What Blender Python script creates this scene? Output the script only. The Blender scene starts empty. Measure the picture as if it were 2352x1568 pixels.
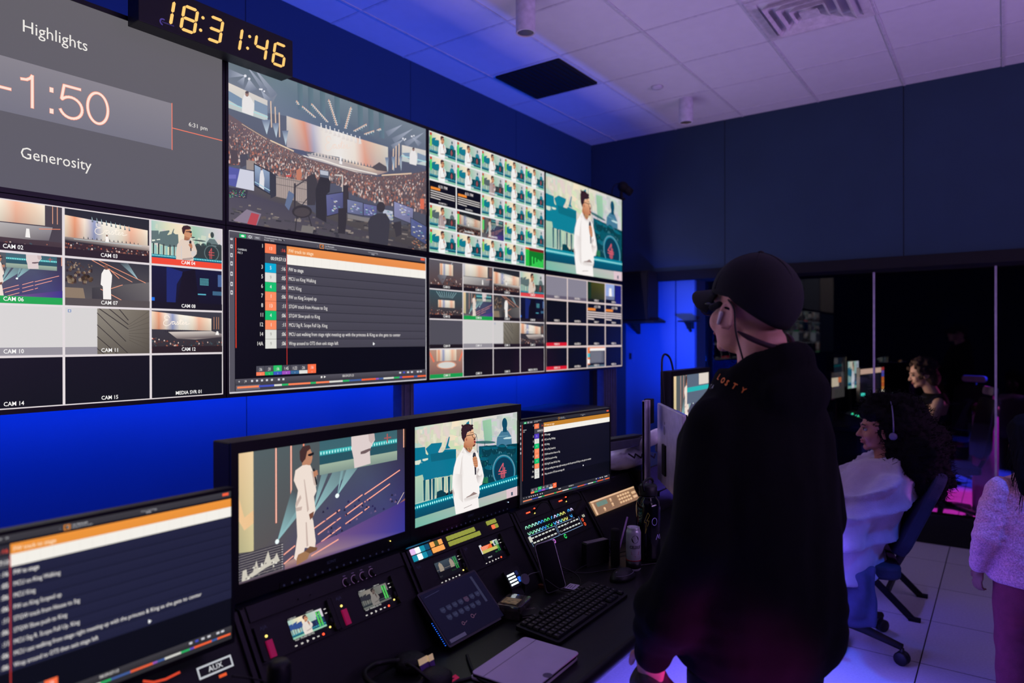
import bpy, math, random
from math import sin, cos, pi, radians
from mathutils import Vector, Matrix, noise

# ---------------------------------------------------------------- camera, light, exposure
SC = bpy.context.scene
COL = SC.collection
TH, PITCH, ROLL, EYE = 0.6262, -0.0023, 0.002, 1.5724
cam_data = bpy.data.cameras.new('camera')
cam = bpy.data.objects.new('camera', cam_data)
COL.objects.link(cam)
SC.camera = cam
_F = Vector((cos(TH) * cos(PITCH), sin(TH) * cos(PITCH), sin(PITCH)))
_R = Vector((sin(TH), -cos(TH), 0))
_U = _R.cross(_F)
_r = (_R * cos(ROLL) - _U * sin(ROLL))
_u = (_R * sin(ROLL) + _U * cos(ROLL))
cam.matrix_world = Matrix(((_r.x, _u.x, -_F.x, 0), (_r.y, _u.y, -_F.y, 0), (_r.z, _u.z, -_F.z, EYE), (0, 0, 0, 1)))
cam_data.sensor_width = 36
cam_data.lens = 36 * 1562.65 / 2352
cam_data.clip_start = 0.02
cam_data.dof.use_dof = True
cam_data.dof.focus_distance = 2.35
cam_data.dof.aperture_fstop = 2.2

world = bpy.data.worlds.new('world')
SC.world = world
world.use_nodes = True
world.node_tree.nodes['Background'].inputs[0].default_value = (0.10, 0.09, 0.16, 1)
world.node_tree.nodes['Background'].inputs[1].default_value = 0.02
SC.view_settings.view_transform = 'Standard'
SC.view_settings.look = 'None'
SC.view_settings.gamma = 1
SC.view_settings.use_curve_mapping = False
SC.view_settings.exposure = 0.0
SC.cycles.use_denoising = True
SC.cycles.max_bounces = 6
SC.cycles.sample_clamp_indirect = 3

def area(name, loc, aim, sx, sy, col, power, spread=180):
    l = bpy.data.lights.new(name, 'AREA')
    l.shape = 'RECTANGLE'; l.size = sx; l.size_y = sy
    l.color = col; l.energy = power; l.spread = radians(spread)
    o = bpy.data.objects.new(name, l); COL.objects.link(o)
    d = Vector(aim) - Vector(loc)
    o.location = loc
    o.rotation_euler = d.to_track_quat('-Z', 'Y').to_euler()
    return o
def spot(name, loc, aim, col, power, size=60, blend=0.5, rad=0.05):
    l = bpy.data.lights.new(name, 'SPOT')
    l.color = col; l.energy = power; l.spot_size = radians(size); l.spot_blend = blend; l.shadow_soft_size = rad
    o = bpy.data.objects.new(name, l); COL.objects.link(o)
    o.location = loc
    o.rotation_euler = (Vector(aim) - Vector(loc)).to_track_quat('-Z', 'Y').to_euler()
    return o
BLUE = (0.0, 0.085, 1.0)
# LED strip along the back of the video wall (blue wash on the wall and ceiling)
area('led_strip_light', (1.9, 3.0, 1.60), (1.9, 3.6, 1.20), 6.9, 0.06, BLUE, 125)
area('led_strip_up_light', (1.9, 3.06, 2.2), (1.9, 3.06, 4.0), 6.9, 0.05, BLUE, 36)
# LED strips below the desks
area('desk_strip_light', (2.2, 1.0, 0.66), (2.2, 0.75, 0.0), 4.0, 0.04, (0.16, 0.12, 1.0), 80)
# added unseen lavender fill for the ceiling, on the side away from the video wall
area('ceiling_fill_light', (2.6, -2.9, 1.9), (3.2, -0.6, 3.5), 4.5, 0.5, (0.66, 0.40, 1.0), 70, 120)
# added area lamp standing in for light the displays throw into the room
area('display_standin_light', (2.6, 2.66, 2.05), (2.6, 0.0, 2.35), 6.4, 1.35, (0.68, 0.50, 1.0), 58).visible_glossy = False
spot('corner_blue_light', (4.7, 1.75, 1.35), (5.95, 2.36, 1.55), BLUE, 250, 62, 1.0)  # added unseen spot that brightens the blue door panels
area('room_fill_light', (0.2, -2.9, 3.2), (3.0, 0.5, 0.6), 1.5, 0.6, (0.80, 0.52, 1.0), 4)
spot('floor_blue_spot', (3.0, -1.2, 3.3), (3.45, 0.52, 0.0), (0.0, 0.12, 1.0), 420, 22, 1.0)
spot('purple_side_spot', (3.5, -1.9, 1.7), (3.92, 0.5, 0.72), (0.72, 0.2, 1.0), 120, 26, 1.0)
spot('magenta_side_spot', (1.0, -1.3, 0.15), (1.53, 0.66, 0.90), (1.0, 0.05, 0.75), 260, 12, 1.0)
area('far_face_fill_light', (6.85, 1.13, 1.25), (7.0, 0.55, 1.25), 0.5, 0.3, (1.0, 0.72, 0.52), 5)  # added area lamp by the far screens, brightens the seated person's face
spot('far_magenta_light', (8.2, -0.6, 1.2), (7.0, 0.5, 1.0), (1.0, 0.1, 0.5), 40, 30, 1.0)
# room behind the glass
spot('magenta_floor_spot', (7.7, -1.0, 3.2), (7.75, 0.55, 0.0), (1.0, 0.04, 0.62), 1100, 32, 0.5)
spot('blue_floor_spot', (9.3, -1.0, 3.2), (9.3, 0.5, 0.0), (0.04, 0.05, 1.0), 900, 32, 0.5)

# ---------------------------------------------------------------- helpers
def lin(c):
    out = []
    for v in c[:3]:
        v = max(0.0, v / 255.0)
        out.append(v / 12.92 if v <= 0.04045 else ((v + 0.055) / 1.055) ** 2.4)
    return (out[0], out[1], out[2], 1.0)

def nt(m):
    m.use_nodes = True
    t = m.node_tree
    return t, t.nodes['Principled BSDF'], t.nodes, t.links

def mat(name, c, rough=0.6, metal=0.0, var=0.12, scale=30.0, bump=0.0, bscale=200.0, emit=None, es=1.0, spec=0.4, coat=0.0, sheen=0.0):
    m = bpy.data.materials.new(name)
    t, b, N, L = nt(m)
    c = lin(c)
    tc = N.new('ShaderNodeTexCoord')
    nz = N.new('ShaderNodeTexNoise'); nz.inputs['Scale'].default_value = scale; nz.inputs['Detail'].default_value = 3
    L.new(tc.outputs['Object'], nz.inputs['Vector'])
    r = N.new('ShaderNodeValToRGB')
    r.color_ramp.elements[0].position = 0.3; r.color_ramp.elements[1].position = 0.7
    r.color_ramp.elements[0].color = (c[0] * (1 - var), c[1] * (1 - var), c[2] * (1 - var), 1)
    r.color_ramp.elements[1].color = (c[0] * (1 + var), c[1] * (1 + var), c[2] * (1 + var), 1)
    L.new(nz.outputs['Fac'], r.inputs['Fac'])
    L.new(r.outputs['Color'], b.inputs['Base Color'])
    b.inputs['Roughness'].default_value = rough
    b.inputs['Metallic'].default_value = metal
    b.inputs['Specular IOR Level'].default_value = spec
    b.inputs['Coat Weight'].default_value = coat
    b.inputs['Sheen Weight'].default_value = sheen
    if bump:
        n2 = N.new('ShaderNodeTexNoise'); n2.inputs['Scale'].default_value = bscale; n2.inputs['Detail'].default_value = 4
        L.new(tc.outputs['Object'], n2.inputs['Vector'])
        bp = N.new('ShaderNodeBump'); bp.inputs['Strength'].default_value = bump; bp.inputs['Distance'].default_value = 0.01
        L.new(n2.outputs['Fac'], bp.inputs['Height']); L.new(bp.outputs['Normal'], b.inputs['Normal'])
    if emit:
        b.inputs['Emission Color'].default_value = lin(emit)
        b.inputs['Emission Strength'].default_value = es
    return m

def screen_mat(name, strength=1.0):
    m = bpy.data.materials.new(name)
    t, b, N, L = nt(m)
    a = N.new('ShaderNodeAttribute'); a.attribute_name = 'Col'
    b.inputs['Base Color'].default_value = (0.004, 0.004, 0.005, 1)
    b.inputs['Roughness'].default_value = 0.35
    b.inputs['Specular IOR Level'].default_value = 0.25
    L.new(a.outputs['Color'], b.inputs['Emission Color'])
    b.inputs['Emission Strength'].default_value = strength
    return m

M = {}
M['screen'] = screen_mat('lit_screen')
M['black'] = mat('black_plastic', (14, 14, 17), 0.45, bump=0.05)
M['blackmatte'] = mat('matt_black', (9, 9, 11), 0.8)
M['bezel'] = mat('black_bezel', (8, 8, 10), 0.35)
M['gunmetal'] = mat('dark_metal', (40, 40, 46), 0.4, 0.7)
M['alu'] = mat('brushed_aluminium', (150, 150, 155), 0.38, 0.8)
M['white'] = mat('white_plastic', (205, 203, 210), 0.5)
M['grey'] = mat('grey_plastic', (110, 108, 116), 0.5)
M['cable'] = mat('black_cable', (10, 10, 12), 0.5)
M['glassy'] = mat('black_glass', (6, 7, 14), 0.12, coat=0.5)

def tag(o, label=None, cat=None, group=None, kind=None):
    if label: o['label'] = label
    if cat: o['category'] = cat
    if group: o['group'] = group
    if kind: o['kind'] = kind
    return o

def thing(name, label, cat, loc=(0, 0, 0), rz=0.0, group=None, rot=None):
    o = bpy.data.objects.new(name, None); COL.objects.link(o)
    o.empty_display_size = 0.05
    o.location = loc
    o.rotation_euler = rot if rot else (0, 0, rz)
    return tag(o, label, cat, group)

class MB:
    def __init__(s):
        s.v = []; s.f = []; s.m = []; s.cur = 0; s.X = Matrix.Identity(4)
    def add(s, vs, fs):
        n = len(s.v)
        s.v += [tuple(s.X @ Vector(v)) for v in vs]
        s.f += [tuple(i + n for i in f) for f in fs]
        s.m += [s.cur] * len(fs)
        return s
    def mi(s, i): s.cur = i; return s
    def xf(s, mtx): s.X = mtx; return s
    def box(s, a, b):
        (x0, y0, z0), (x1, y1, z1) = a, b
        return s.add([(x0, y0, z0), (x1, y0, z0), (x1, y1, z0), (x0, y1, z0), (x0, y0, z1), (x1, y0, z1), (x1, y1, z1), (x0, y1, z1)],
                     [(0, 3, 2, 1), (4, 5, 6, 7), (0, 1, 5, 4), (1, 2, 6, 5), (2, 3, 7, 6), (3, 0, 4, 7)])
    def prism(s, pts, axis, a, b):
        # extrude a 2-D outline along an axis: axis 'x' outline=(y,z), 'y' outline=(x,z), 'z' outline=(x,y)
        n = len(pts)
        def P3(p, t):
            return {'x': (t, p[0], p[1]), 'y': (p[0], t, p[1]), 'z': (p[0], p[1], t)}[axis]
        vs = [P3(p, a) for p in pts] + [P3(p, b) for p in pts]
        fs = [tuple(range(n))[::-1], tuple(range(n, 2 * n))] + [(i, (i + 1) % n, n + (i + 1) % n, n + i) for i in range(n)]
        return s.add(vs, fs)
    def rslab(s, x0, y0, x1, y1, z0, z1, r, n=6, axis='z'):
        pts = []
        for cx, cy, a0 in ((x1 - r, y1 - r, 0), (x0 + r, y1 - r, 90), (x0 + r, y0 + r, 180), (x1 - r, y0 + r, 270)):
            for k in range(n + 1):
                a = radians(a0 + 90 * k / n); pts.append((cx + r * cos(a), cy + r * sin(a)))
        return s.prism(pts, axis, z0, z1)
    def lathe(s, prof, c=(0, 0, 0), n=24, ax=(0, 0, 1)):
        q = Vector((0, 0, 1)).rotation_difference(Vector(ax)) if Vector(ax).normalized() != Vector((0, 0, 1)) else None
        vs = []
        for r, z in prof:
            for k in range(n):
                a = 2 * pi * k / n
                p = Vector((r * cos(a), r * sin(a), z))
                if q: p = q @ p
                vs.append(tuple(p + Vector(c)))
        fs = []
        for i in range(len(prof) - 1):
            for k in range(n):
                fs.append((i * n + k, i * n + (k + 1) % n, (i + 1) * n + (k + 1) % n, (i + 1) * n + k))
        fs.append(tuple(range(n))[::-1]); m = (len(prof) - 1) * n; fs.append(tuple(range(m, m + n)))
        return s.add(vs, fs)
    def cyl(s, p0, p1, r0, r1=None, n=16):
        p0 = Vector(p0); p1 = Vector(p1); d = p1 - p0
        return s.lathe([(r0, 0), (r1 if r1 is not None else r0, d.length)], tuple(p0), n, tuple(d.normalized()))
    def tube(s, pts, r, n=8, closed=False):
        pts = [Vector(p) for p in pts]
        vs = []; prev = None
        for i, p in enumerate(pts):
            a = pts[max(i - 1, 0)]; b = pts[min(i + 1, len(pts) - 1)]
            d = (b - a).normalized()
            if prev is None:
                up = Vector((0, 0, 1)) if abs(d.z) < 0.9 else Vector((1, 0, 0))
                prev = d.cross(up).normalized()
            prev = (prev - d * prev.dot(d)).normalized()
            e = d.cross(prev)
            rr = r[i] if isinstance(r, (list, tuple)) else r
            for k in range(n):
                t = 2 * pi * k / n
                vs.append(tuple(p + prev * cos(t) * rr + e * sin(t) * rr))
        fs = []
        for i in range(len(pts) - 1):
            for k in range(n):
                fs.append((i * n + k, i * n + (k + 1) % n, (i + 1) * n + (k + 1) % n, (i + 1) * n + k))
        fs.append(tuple(range(n))[::-1]); m = (len(pts) - 1) * n; fs.append(tuple(range(m, m + n)))
        return s.add(vs, fs)
    def sph(s, c, r, n=16, m=10):
        r = r if isinstance(r, (tuple, list)) else (r, r, r)
        vs = [(c[0], c[1], c[2] - r[2])]
        for i in range(1, m):
            t = pi * i / m
            for k in range(n):
                a = 2 * pi * k / n
                vs.append((c[0] + r[0] * sin(t) * cos(a), c[1] + r[1] * sin(t) * sin(a), c[2] - r[2] * cos(t)))
        vs.append((c[0], c[1], c[2] + r[2])); e = len(vs) - 1
        fs = [(0, 1 + (k + 1) % n, 1 + k) for k in range(n)]
        for i in range(m - 2):
            for k in range(n):
                a = 1 + i * n
                fs.append((a + k, a + (k + 1) % n, a + n + (k + 1) % n, a + n + k))
        a = 1 + (m - 2) * n
        fs += [(a + k, a + (k + 1) % n, e) for k in range(n)]
        return s.add(vs, fs)
    def build(s, name, mats, parent=None, smooth=False, bevel=0.0, seg=2, loc=None):
        me = bpy.data.meshes.new(name)
        me.from_pydata(s.v, [], s.f)
        if not isinstance(mats, (list, tuple)): mats = [mats]
        for m in mats: me.materials.append(m)
        if len(mats) > 1: me.polygons.foreach_set('material_index', s.m)
        if smooth: me.polygons.foreach_set('use_smooth', [True] * len(me.polygons))
        me.update()
        o = bpy.data.objects.new(name, me); COL.objects.link(o)
        if parent: o.parent = parent
        if loc: o.location = loc
        if bevel:
            md = o.modifiers.new('bevel', 'BEVEL'); md.width = bevel; md.segments = seg; md.limit_method = 'ANGLE'; md.angle_limit = radians(40)
        return o

def curve_pts(ctrl, n=24):
    # Catmull-Rom through control points
    P = [Vector(p) for p in ctrl]; P = [P[0]] + P + [P[-1]]
    out = []
    seg = len(P) - 3
    for i in range(seg):
        a, b, c, d = P[i:i + 4]
        m = max(2, n // seg)
        for k in range(m):
            t = k / m
            out.append(0.5 * ((2 * b) + (c - a) * t + (2 * a - 5 * b + 4 * c - d) * t * t + (3 * b - a - 3 * c + d) * t ** 3))
    out.append(P[-2])
    return out

# organic shapes: overlapping solids fused into one continuous surface by a voxel remesh
def dup_mesh(mb, name, voxel, mats, parent=None, smooth_it=6, folds=None, matfn=None):
    me = bpy.data.meshes.new('tmp'); me.from_pydata(mb.v, [], mb.f); me.update()
    o = bpy.data.objects.new('tmp', me); COL.objects.link(o)
    r = o.modifiers.new('r', 'REMESH'); r.mode = 'VOXEL'; r.voxel_size = voxel
    if smooth_it:
        q = o.modifiers.new('s', 'SMOOTH'); q.factor = 0.5; q.iterations = smooth_it
    dg = bpy.context.evaluated_depsgraph_get(); dg.update()
    nm = bpy.data.meshes.new_from_object(o.evaluated_get(dg))
    bpy.data.objects.remove(o); bpy.data.meshes.remove(me)
    nm.name = name
    if folds:
        nm.update()
        ns = [v.normal.copy() for v in nm.vertices]
        for v, n in zip(nm.vertices, ns):
            v.co = v.co + n * folds(v.co)
        nm.update()
    nm.materials.clear()
    if not isinstance(mats, (list, tuple)): mats = [mats]
    for m in mats: nm.materials.append(m)
    nm.polygons.foreach_set('use_smooth', [True] * len(nm.polygons))
    if matfn:
        for p in nm.polygons: p.material_index = matfn(p.center)
    ob = bpy.data.objects.new(name, nm); COL.objects.link(ob)
    if parent: ob.parent = parent
    return ob

def cap(mb, p0, p1, r0, r1=None, n=14):
    # rounded tapered limb
    r1 = r0 if r1 is None else r1
    p0 = Vector(p0); p1 = Vector(p1)
    d = (p1 - p0)
    L = d.length
    prof = [(r0 * sin(a), -r0 * cos(a)) for a in (0.15, 0.5, 0.9, 1.3)] + [(r0 + (r1 - r0) * t, L * t) for t in (0, 0.33, 0.66, 1)] + [(r1 * cos(a), L + r1 * sin(a)) for a in (0.3, 0.7, 1.1, 1.42)]
    mb.lathe(prof, tuple(p0), n, tuple(d.normalized()) if L > 1e-6 else (0, 0, 1))
    return mb

# ---------------------------------------------------------------- lit screen drawings (one mesh per screen)
_TXT = {}
def text_tris(s, bold=0.0):
    key = (s, bold)
    if key in _TXT: return _TXT[key]
    cu = bpy.data.curves.new('t', 'FONT'); cu.body = s; cu.size = 1.0; cu.resolution_u = 2; cu.offset = bold
    o = bpy.data.objects.new('t', cu); COL.objects.link(o)
    dg = bpy.context.evaluated_depsgraph_get(); dg.update()
    me = bpy.data.meshes.new_from_object(o.evaluated_get(dg))
    vs = [(v.co.x, v.co.y) for v in me.vertices]; fs = [tuple(p.vertices) for p in me.polygons]
    w = max([v[0] for v in vs] or [0])
    bpy.data.objects.remove(o); bpy.data.curves.remove(cu); bpy.data.meshes.remove(me)
    _TXT[key] = (vs, fs, w)
    return _TXT[key]

class Canvas:
    """drawing surface of W x H metres; coordinates 0..1, y downwards"""
    def __init__(s, W, H, eps=2e-5):
        s.W, s.H, s.eps = W, H, eps
        s.v = []; s.f = []; s.c = []
        s.st = (0.0, 0.0, 1.0, 1.0); s.d = 0; s.dim = 1.0; s.tint = None; s.mx = [0]; s.k = 1.0; s.yw = None; s.hm = None; s.hz = None
    def sub(s, x0, y0, x1, y1, dim=None, tint=None):
        ox, oy, sx, sy = s.st
        x0, x1 = s.wx(x0), s.wx(x1)
        n = Canvas.__new__(Canvas); n.__dict__ = dict(s.__dict__)
        n.st = (ox + x0 * sx, oy + y0 * sy, (x1 - x0) * sx, (y1 - y0) * sy)
        n.k = 1.0; n.yw = None; n.hm = None
        if dim is not None: n.dim = s.dim * dim
        if tint: n.tint = tint
        return n
    def over(s): s.d = s.mx[0]
    def warp(s, k, yw=None):
        n = s.sub(0, 0, 1, 1); n.k = k; n.yw = yw; return n
    def quad(s, tl, tr, br, bl):
        # take drawing coordinates from a perspective view of the screen with these corners
        (x0, y0), (x1, y1), (x2, y2), (x3, y3) = tl, tr, br, bl
        dx1, dx2, dx3 = x1 - x2, x3 - x2, x0 - x1 + x2 - x3; dy1, dy2, dy3 = y1 - y2, y3 - y2, y0 - y1 + y2 - y3
        dt = dx1 * dy2 - dx2 * dy1; g = (dx3 * dy2 - dx2 * dy3) / dt; h = (dx1 * dy3 - dx3 * dy1) / dt
        A = Matrix(((x1 - x0 + g * x1, x3 - x0 + h * x3, x0), (y1 - y0 + g * y1, y3 - y0 + h * y3, y0), (g, h, 1)))
        n = s.sub(0, 0, 1, 1); n.hm = A.inverted(); n.wsc = math.hypot(x1 - x0, 0); n.hsc = (y3 - y0 + y2 - y1) / 2; return n
    def wx(s, x): return x * s.k / (x * s.k + 1 - x) if (s.k != 1.0 and -.5 < x < 1.5) else x
    def wy(s, y):
        if not s.yw: return y
        for (a, p), (b, q) in zip(s.yw[:-1], s.yw[1:]):
            if y <= b: return p + (q - p) * (y - a) / (b - a)
        return y
    def asp(s): return 1.0 if s.hm else (s.W * s.st[2]) / (s.H * s.st[3])
    def _clip(s, P):
        for ax in (0, 1):
            for sg, lim in ((1, 0.0), (-1, 1.0)):
                out = []
                for i in range(len(P)):
                    a, b = P[i - 1], P[i]
                    ia = sg * (a[0][ax] - lim) >= -1e-9; ib = sg * (b[0][ax] - lim) >= -1e-9
                    if ia != ib:
                        t = (lim - a[0][ax]) / (b[0][ax] - a[0][ax])
                        out.append(((a[0][0] + t * (b[0][0] - a[0][0]), a[0][1] + t * (b[0][1] - a[0][1])), tuple(a[1][k] + t * (b[1][k] - a[1][k]) for k in range(3))))
                    if ib: out.append(b)
                P = out
                if len(P) < 3: return []
        return P
    def poly(s, pts, col, same=False):
        if not same: s.d += 1
        s.mx[0] = max(s.mx[0], s.d)
        cols = col if isinstance(col, list) else [col] * len(pts)
        if s.hm:
            q = [s.hm @ Vector((x, y, 1)) for x, y in pts]; pts = [(v.x / v.z, v.y / v.z) for v in q]
        if s.k != 1.0 or s.yw: pts = [(s.wx(x), s.wy(y)) for x, y in pts]
        P = list(zip(pts, cols))
        if any(not (-1e-9 <= p[k] <= 1 + 1e-9) for p in pts for k in (0, 1)):
            P = s._clip(P)
        if len(P) < 3: return
        ox, oy, sx, sy = s.st
        n = len(s.v)
        for (x, y), c in P:
            s.v.append(((ox + x * sx) * s.W, -s.d * s.eps, (1 - (oy + y * sy)) * s.H))
            if s.hz: c = tuple(c[i] + (s.hz[i] - c[i]) * s.hz[3] for i in range(3))
            l = lin(c)
            if s.tint:
                g = 0.3 * l[0] + 0.6 * l[1] + 0.1 * l[2]; k = s.tint[3]
                l = [l[i] * (1 - k) + g * k * s.tint[i] for i in range(3)]
            s.c.append((l[0] * s.dim, l[1] * s.dim, l[2] * s.dim, 1))
        s.f.append(tuple(range(n, n + len(P))))
    def rect(s, x0, y0, x1, y1, c, c2=None, hz=False, same=False):
        P = [(x0, y0), (x1, y0), (x1, y1), (x0, y1)]
        if c2 is None: s.poly(P, c, same)
        else: s.poly(P, [c, c2, c2, c] if hz else [c, c, c2, c2], same)
    def ell(s, cx, cy, rx, ry, c, n=18, edge=None, same=False):
        P = [(cx + rx * cos(2 * pi * k / n), cy + ry * sin(2 * pi * k / n)) for k in range(n)]
        if edge:
            s.d += 1
            for k in range(n): s.poly([(cx, cy), P[k], P[(k + 1) % n]], [c, edge, edge], True)
        else: s.poly(P, c, same)
    def ring(s, cx, cy, r, w, c, n=24, a0=0, a1=360):
        a = s.asp(); s.d += 1
        for k in range(n):
            t0 = radians(a0 + (a1 - a0) * k / n); t1 = radians(a0 + (a1 - a0) * (k + 1) / n)
            s.poly([(cx + r / a * cos(t0), cy + r * sin(t0)), (cx + r / a * cos(t1), cy + r * sin(t1)),
                    (cx + (r - w) / a * cos(t1), cy + (r - w) * sin(t1)), (cx + (r - w) / a * cos(t0), cy + (r - w) * sin(t0))], c, True)
    def line(s, pts, w, c, same=False, c2=None):
        a = s.asp()
        if not same: s.d += 1
        for (x0, y0), (x1, y1) in zip(pts[:-1], pts[1:]):
            dx, dy = (x1 - x0) * a, y1 - y0; L = math.hypot(dx, dy) or 1
            nx, ny = -dy / L * w / 2, dx / L * w / 2; nx /= a
            ex, ey = dx / L * w * 0.3 / a, dy / L * w * 0.3
            x0e, y0e, x1e, y1e = x0 - ex, y0 - ey, x1 + ex, y1 + ey
            s.poly([(x0e + nx, y0e + ny), (x1e + nx, y1e + ny), (x1e - nx, y1e - ny), (x0e - nx, y0e - ny)], c if c2 is None else [c, c2, c2, c], True)
    def text(s, t, x, y, h, c, al='l', ws=1.0, bold=0.0, fw=None):
        vs, fs, w = text_tris(t, bold)
        k = h / 0.70; a = s.asp(); kx = k / a * ws if fw is None else fw / w
        x0 = x - (w * kx if al == 'r' else w * kx / 2 if al == 'c' else 0)
        s.d += 1
        for f in fs:
            s.poly([(x0 + vs[i][0] * kx, y - vs[i][1] * k) for i in f], c, True)
    def build(s, name, parent, loc=(0, 0, 0), mtx=None, material=None):
        me = bpy.data.meshes.new(name)
        X = mtx or Matrix.Translation(loc)
        me.from_pydata([tuple(X @ Vector(v)) for v in s.v], [], s.f)
        at = me.color_attributes.new('Col', 'FLOAT_COLOR', 'POINT')
        at.data.foreach_set('color', [q for c in s.c for q in c])
        me.materials.append(material or M['screen'])
        me.update()
        o = bpy.data.objects.new(name, me); COL.objects.link(o)
        if parent: o.parent = parent
        return o
# ---------------------------------------------------------------- pictures shown on the screens
WHT = (244, 240, 236)
def pic_speaker(c, full=True, teal=(6, 118, 146), body=(246, 241, 236), bar=True):
    c = c.warp(.845)
    T = teal; D = tuple(int(v * 0.62) for v in T); Lt = (150, 196, 190)
    # painted backdrop
    c.poly([(0, 0), (0.25, 0), (0.45, 0), (0.45, 1), (0.25, 1), (0, 1)], [(170, 205, 195), (225, 222, 190), (246, 226, 196), (240, 222, 190), (205, 214, 180), (160, 200, 180)])
    c.poly([(0.45, 0), (0.62, 0), (1, 0), (1, 1), (0.62, 1), (0.45, 1)], [(246, 226, 196), (165, 200, 175), (216, 206, 214), (205, 205, 215), (130, 185, 160), (240, 222, 190)], True)
    if full:
        for k in range(26):
            x = random.random(); y = random.random() * 0.7; w = 0.02 + 0.05 * random.random()
            b = random.choice([(205, 215, 195), (236, 222, 200), (180, 206, 192), (214, 206, 200)])
            c.poly([(x, y), (x + w, y + 0.01), (x + w * 0.8, y + 0.12), (x - 0.01, y + 0.1)], b, same=k > 0)
    # piano and keyboards
    c.poly([(0, .24), (.11, .22), (.115, .36), (.14, .40), (.0, .40)], T)
    c.poly([(0, .40), (.17, .40), (.17, .50), (0, .53)], T)
    c.poly([(.10, .38), (.13, .24), (.27, .18), (.275, .21), (.24, .29), (.25, .30), (.29, .27), (.40, .25), (.41, .55), (.25, .58), (.10, .52)], T)
    if full:
        c.poly([(.30, .27), (.335, .13), (.345, .13), (.33, .22), (.36, .26)], T)
        c.poly([(.01, .45), (.06, .44), (.055, .47), (.01, .49)], (226, 232, 215))
        c.poly([(.08, .43), (.13, .41), (.135, .435), (.08, .45)], (226, 232, 215))
    for x in (.02, .10, .175, .27, .33, .38):
        c.poly([(x, .52), (x + .022, .52), (x + .02, .80), (x, .80)], D, same=False)
    for x in (.045, .135, .21, .30, .355):
        c.poly([(x, .56), (x + .035, .56), (x + .035, .78), (x, .78)], Lt)
    # drummer and kit
    c.ell(.875, .16, .024, .075, D)
    c.poly([(.80, .56), (.80, .36), (.84, .26), (.91, .26), (.95, .36), (.955, .56)], tuple(int(v * .9) + 18 for v in T))
    if full:
        c.line([(.56, 0), (.56, .12)], .006, T)
        for cx, cy, rx in ((.70, .34, .09), (.93, .40, .07), (.61, .28, .03)):
            c.ell(cx, cy, rx, .016, D)
            c.line([(cx, cy), (cx + .005, .6)], .006, D)
        for cx, cy, r in ((.68, .50, .045), (.76, .47, .04), (.83, .42, .035), (.97, .45, .04)):
            c.ell(cx, cy, r, r * 1.9, D)
        for k in range(26):
            x = .60 + .38 * random.random(); y = .35 + .38 * random.random()
            c.line([(x, y), (x + .02 * (random.random() - .5), y + .05)], .004, random.choice([(120, 190, 190), (20, 150, 120), D]), same=k > 0)
    c.poly([(.60, .48), (1, .44), (1, .78), (.60, .78)], tuple(int(v * .55) for v in T))
    c.ell(.865, .62, .10, .20, T, 24)
    c.ell(.865, .62, .088, .178, tuple(int(v * .5) for v in T), 24)
    r = (214, 92, 92)
    c.line([(.865, .50), (.865, .76)], .014, r)
    c.line([(.845, .60), (.845, .76)], .014, r)
    c.line([(.825, .665), (.90, .665)], .014, r)
    c.line([(.83, .60), (.90, .60)], .014, r)
    c.line([(.865, .50), (.83, .62)], .014, r)
    # stage edge with its row of lamps
    c.rect(0, .775, 1, .845, (0, 130, 150), (0, 92, 118))
    n = 44 if full else 18
    for k in range(n):
        c.ell((k + .5) / n, .805, .007, .017, (170, 255, 250), 6, same=k > 0)
    c.rect(0, .84, 1, .90, (2, 84, 110), (4, 70, 96))
    c.rect(0, .90, 1, 1, (120, 190, 165), (160, 205, 175))
    if full:
        c.rect(.90, .87, 1, 1, (216, 190, 190)); c.rect(.955, .92, .967, .98, (40, 60, 70))
    # the speaker
    sh = (214, 206, 202)
    c.poly([(.37, .97), (.365, .70), (.385, .50), (.43, .38), (.485, .33), (.56, .33), (.615, .38), (.64, .47), (.665, .60), (.66, .68), (.63, .74), (.615, .76), (.62, .99), (.58, 1.0), (.40, 1.0)], body)
    c.poly([(.48, .345), (.50, .30), (.585, .31), (.575, .36), (.53, .40)], sh)
    c.poly([(.485, .37), (.49, .24), (.57, .27), (.565, .34), (.53, .375)], (178, 118, 84))
    c.poly([(.475, .22), (.47, .12), (.52, .085), (.575, .10), (.592, .17), (.60, .205), (.592, .225), (.595, .27), (.575, .295), (.535, .295), (.495, .27)], (206, 146, 108))
    c.poly([(.458, .17), (.452, .09), (.475, .03), (.53, .005), (.575, .03), (.585, .08), (.545, .10), (.505, .115), (.495, .17), (.482, .23), (.468, .22)], (62, 38, 40))
    c.poly([(.51, .155), (.592, .13), (.594, .17), (.575, .185), (.56, .165), (.51, .17)], (30, 24, 30))
    c.poly([(.585, .22), (.597, .225), (.592, .245), (.58, .245)], (120, 40, 44))
    c.poly([(.555, .40), (.575, .36), (.588, .38), (.588, .62), (.574, .62), (.57, .5)], (34, 30, 36))
    c.poly([(.545, .47), (.575, .43), (.60, .46), (.603, .53), (.59, .56), (.565, .52)], (188, 124, 92))
    c.poly([(.588, .62), (.655, .60), (.64, .72), (.60, .745), (.585, .70)], sh)
    c.poly([(.46, .82), (.52, .80), (.60, .77), (.615, .80), (.56, .84), (.50, .855), (.46, .86)], (176, 158, 152))
    c.poly([(.44, .52), (.452, .52), (.452, .84), (.445, .95), (.435, .8)], sh)
    if full:
        for k in range(7):
            c.line([(.50 + .012 * k, .33 + .004 * k), (.503 + .012 * k, .35 + .006 * k)], .006, (60, 50, 44), same=k > 0)

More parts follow.
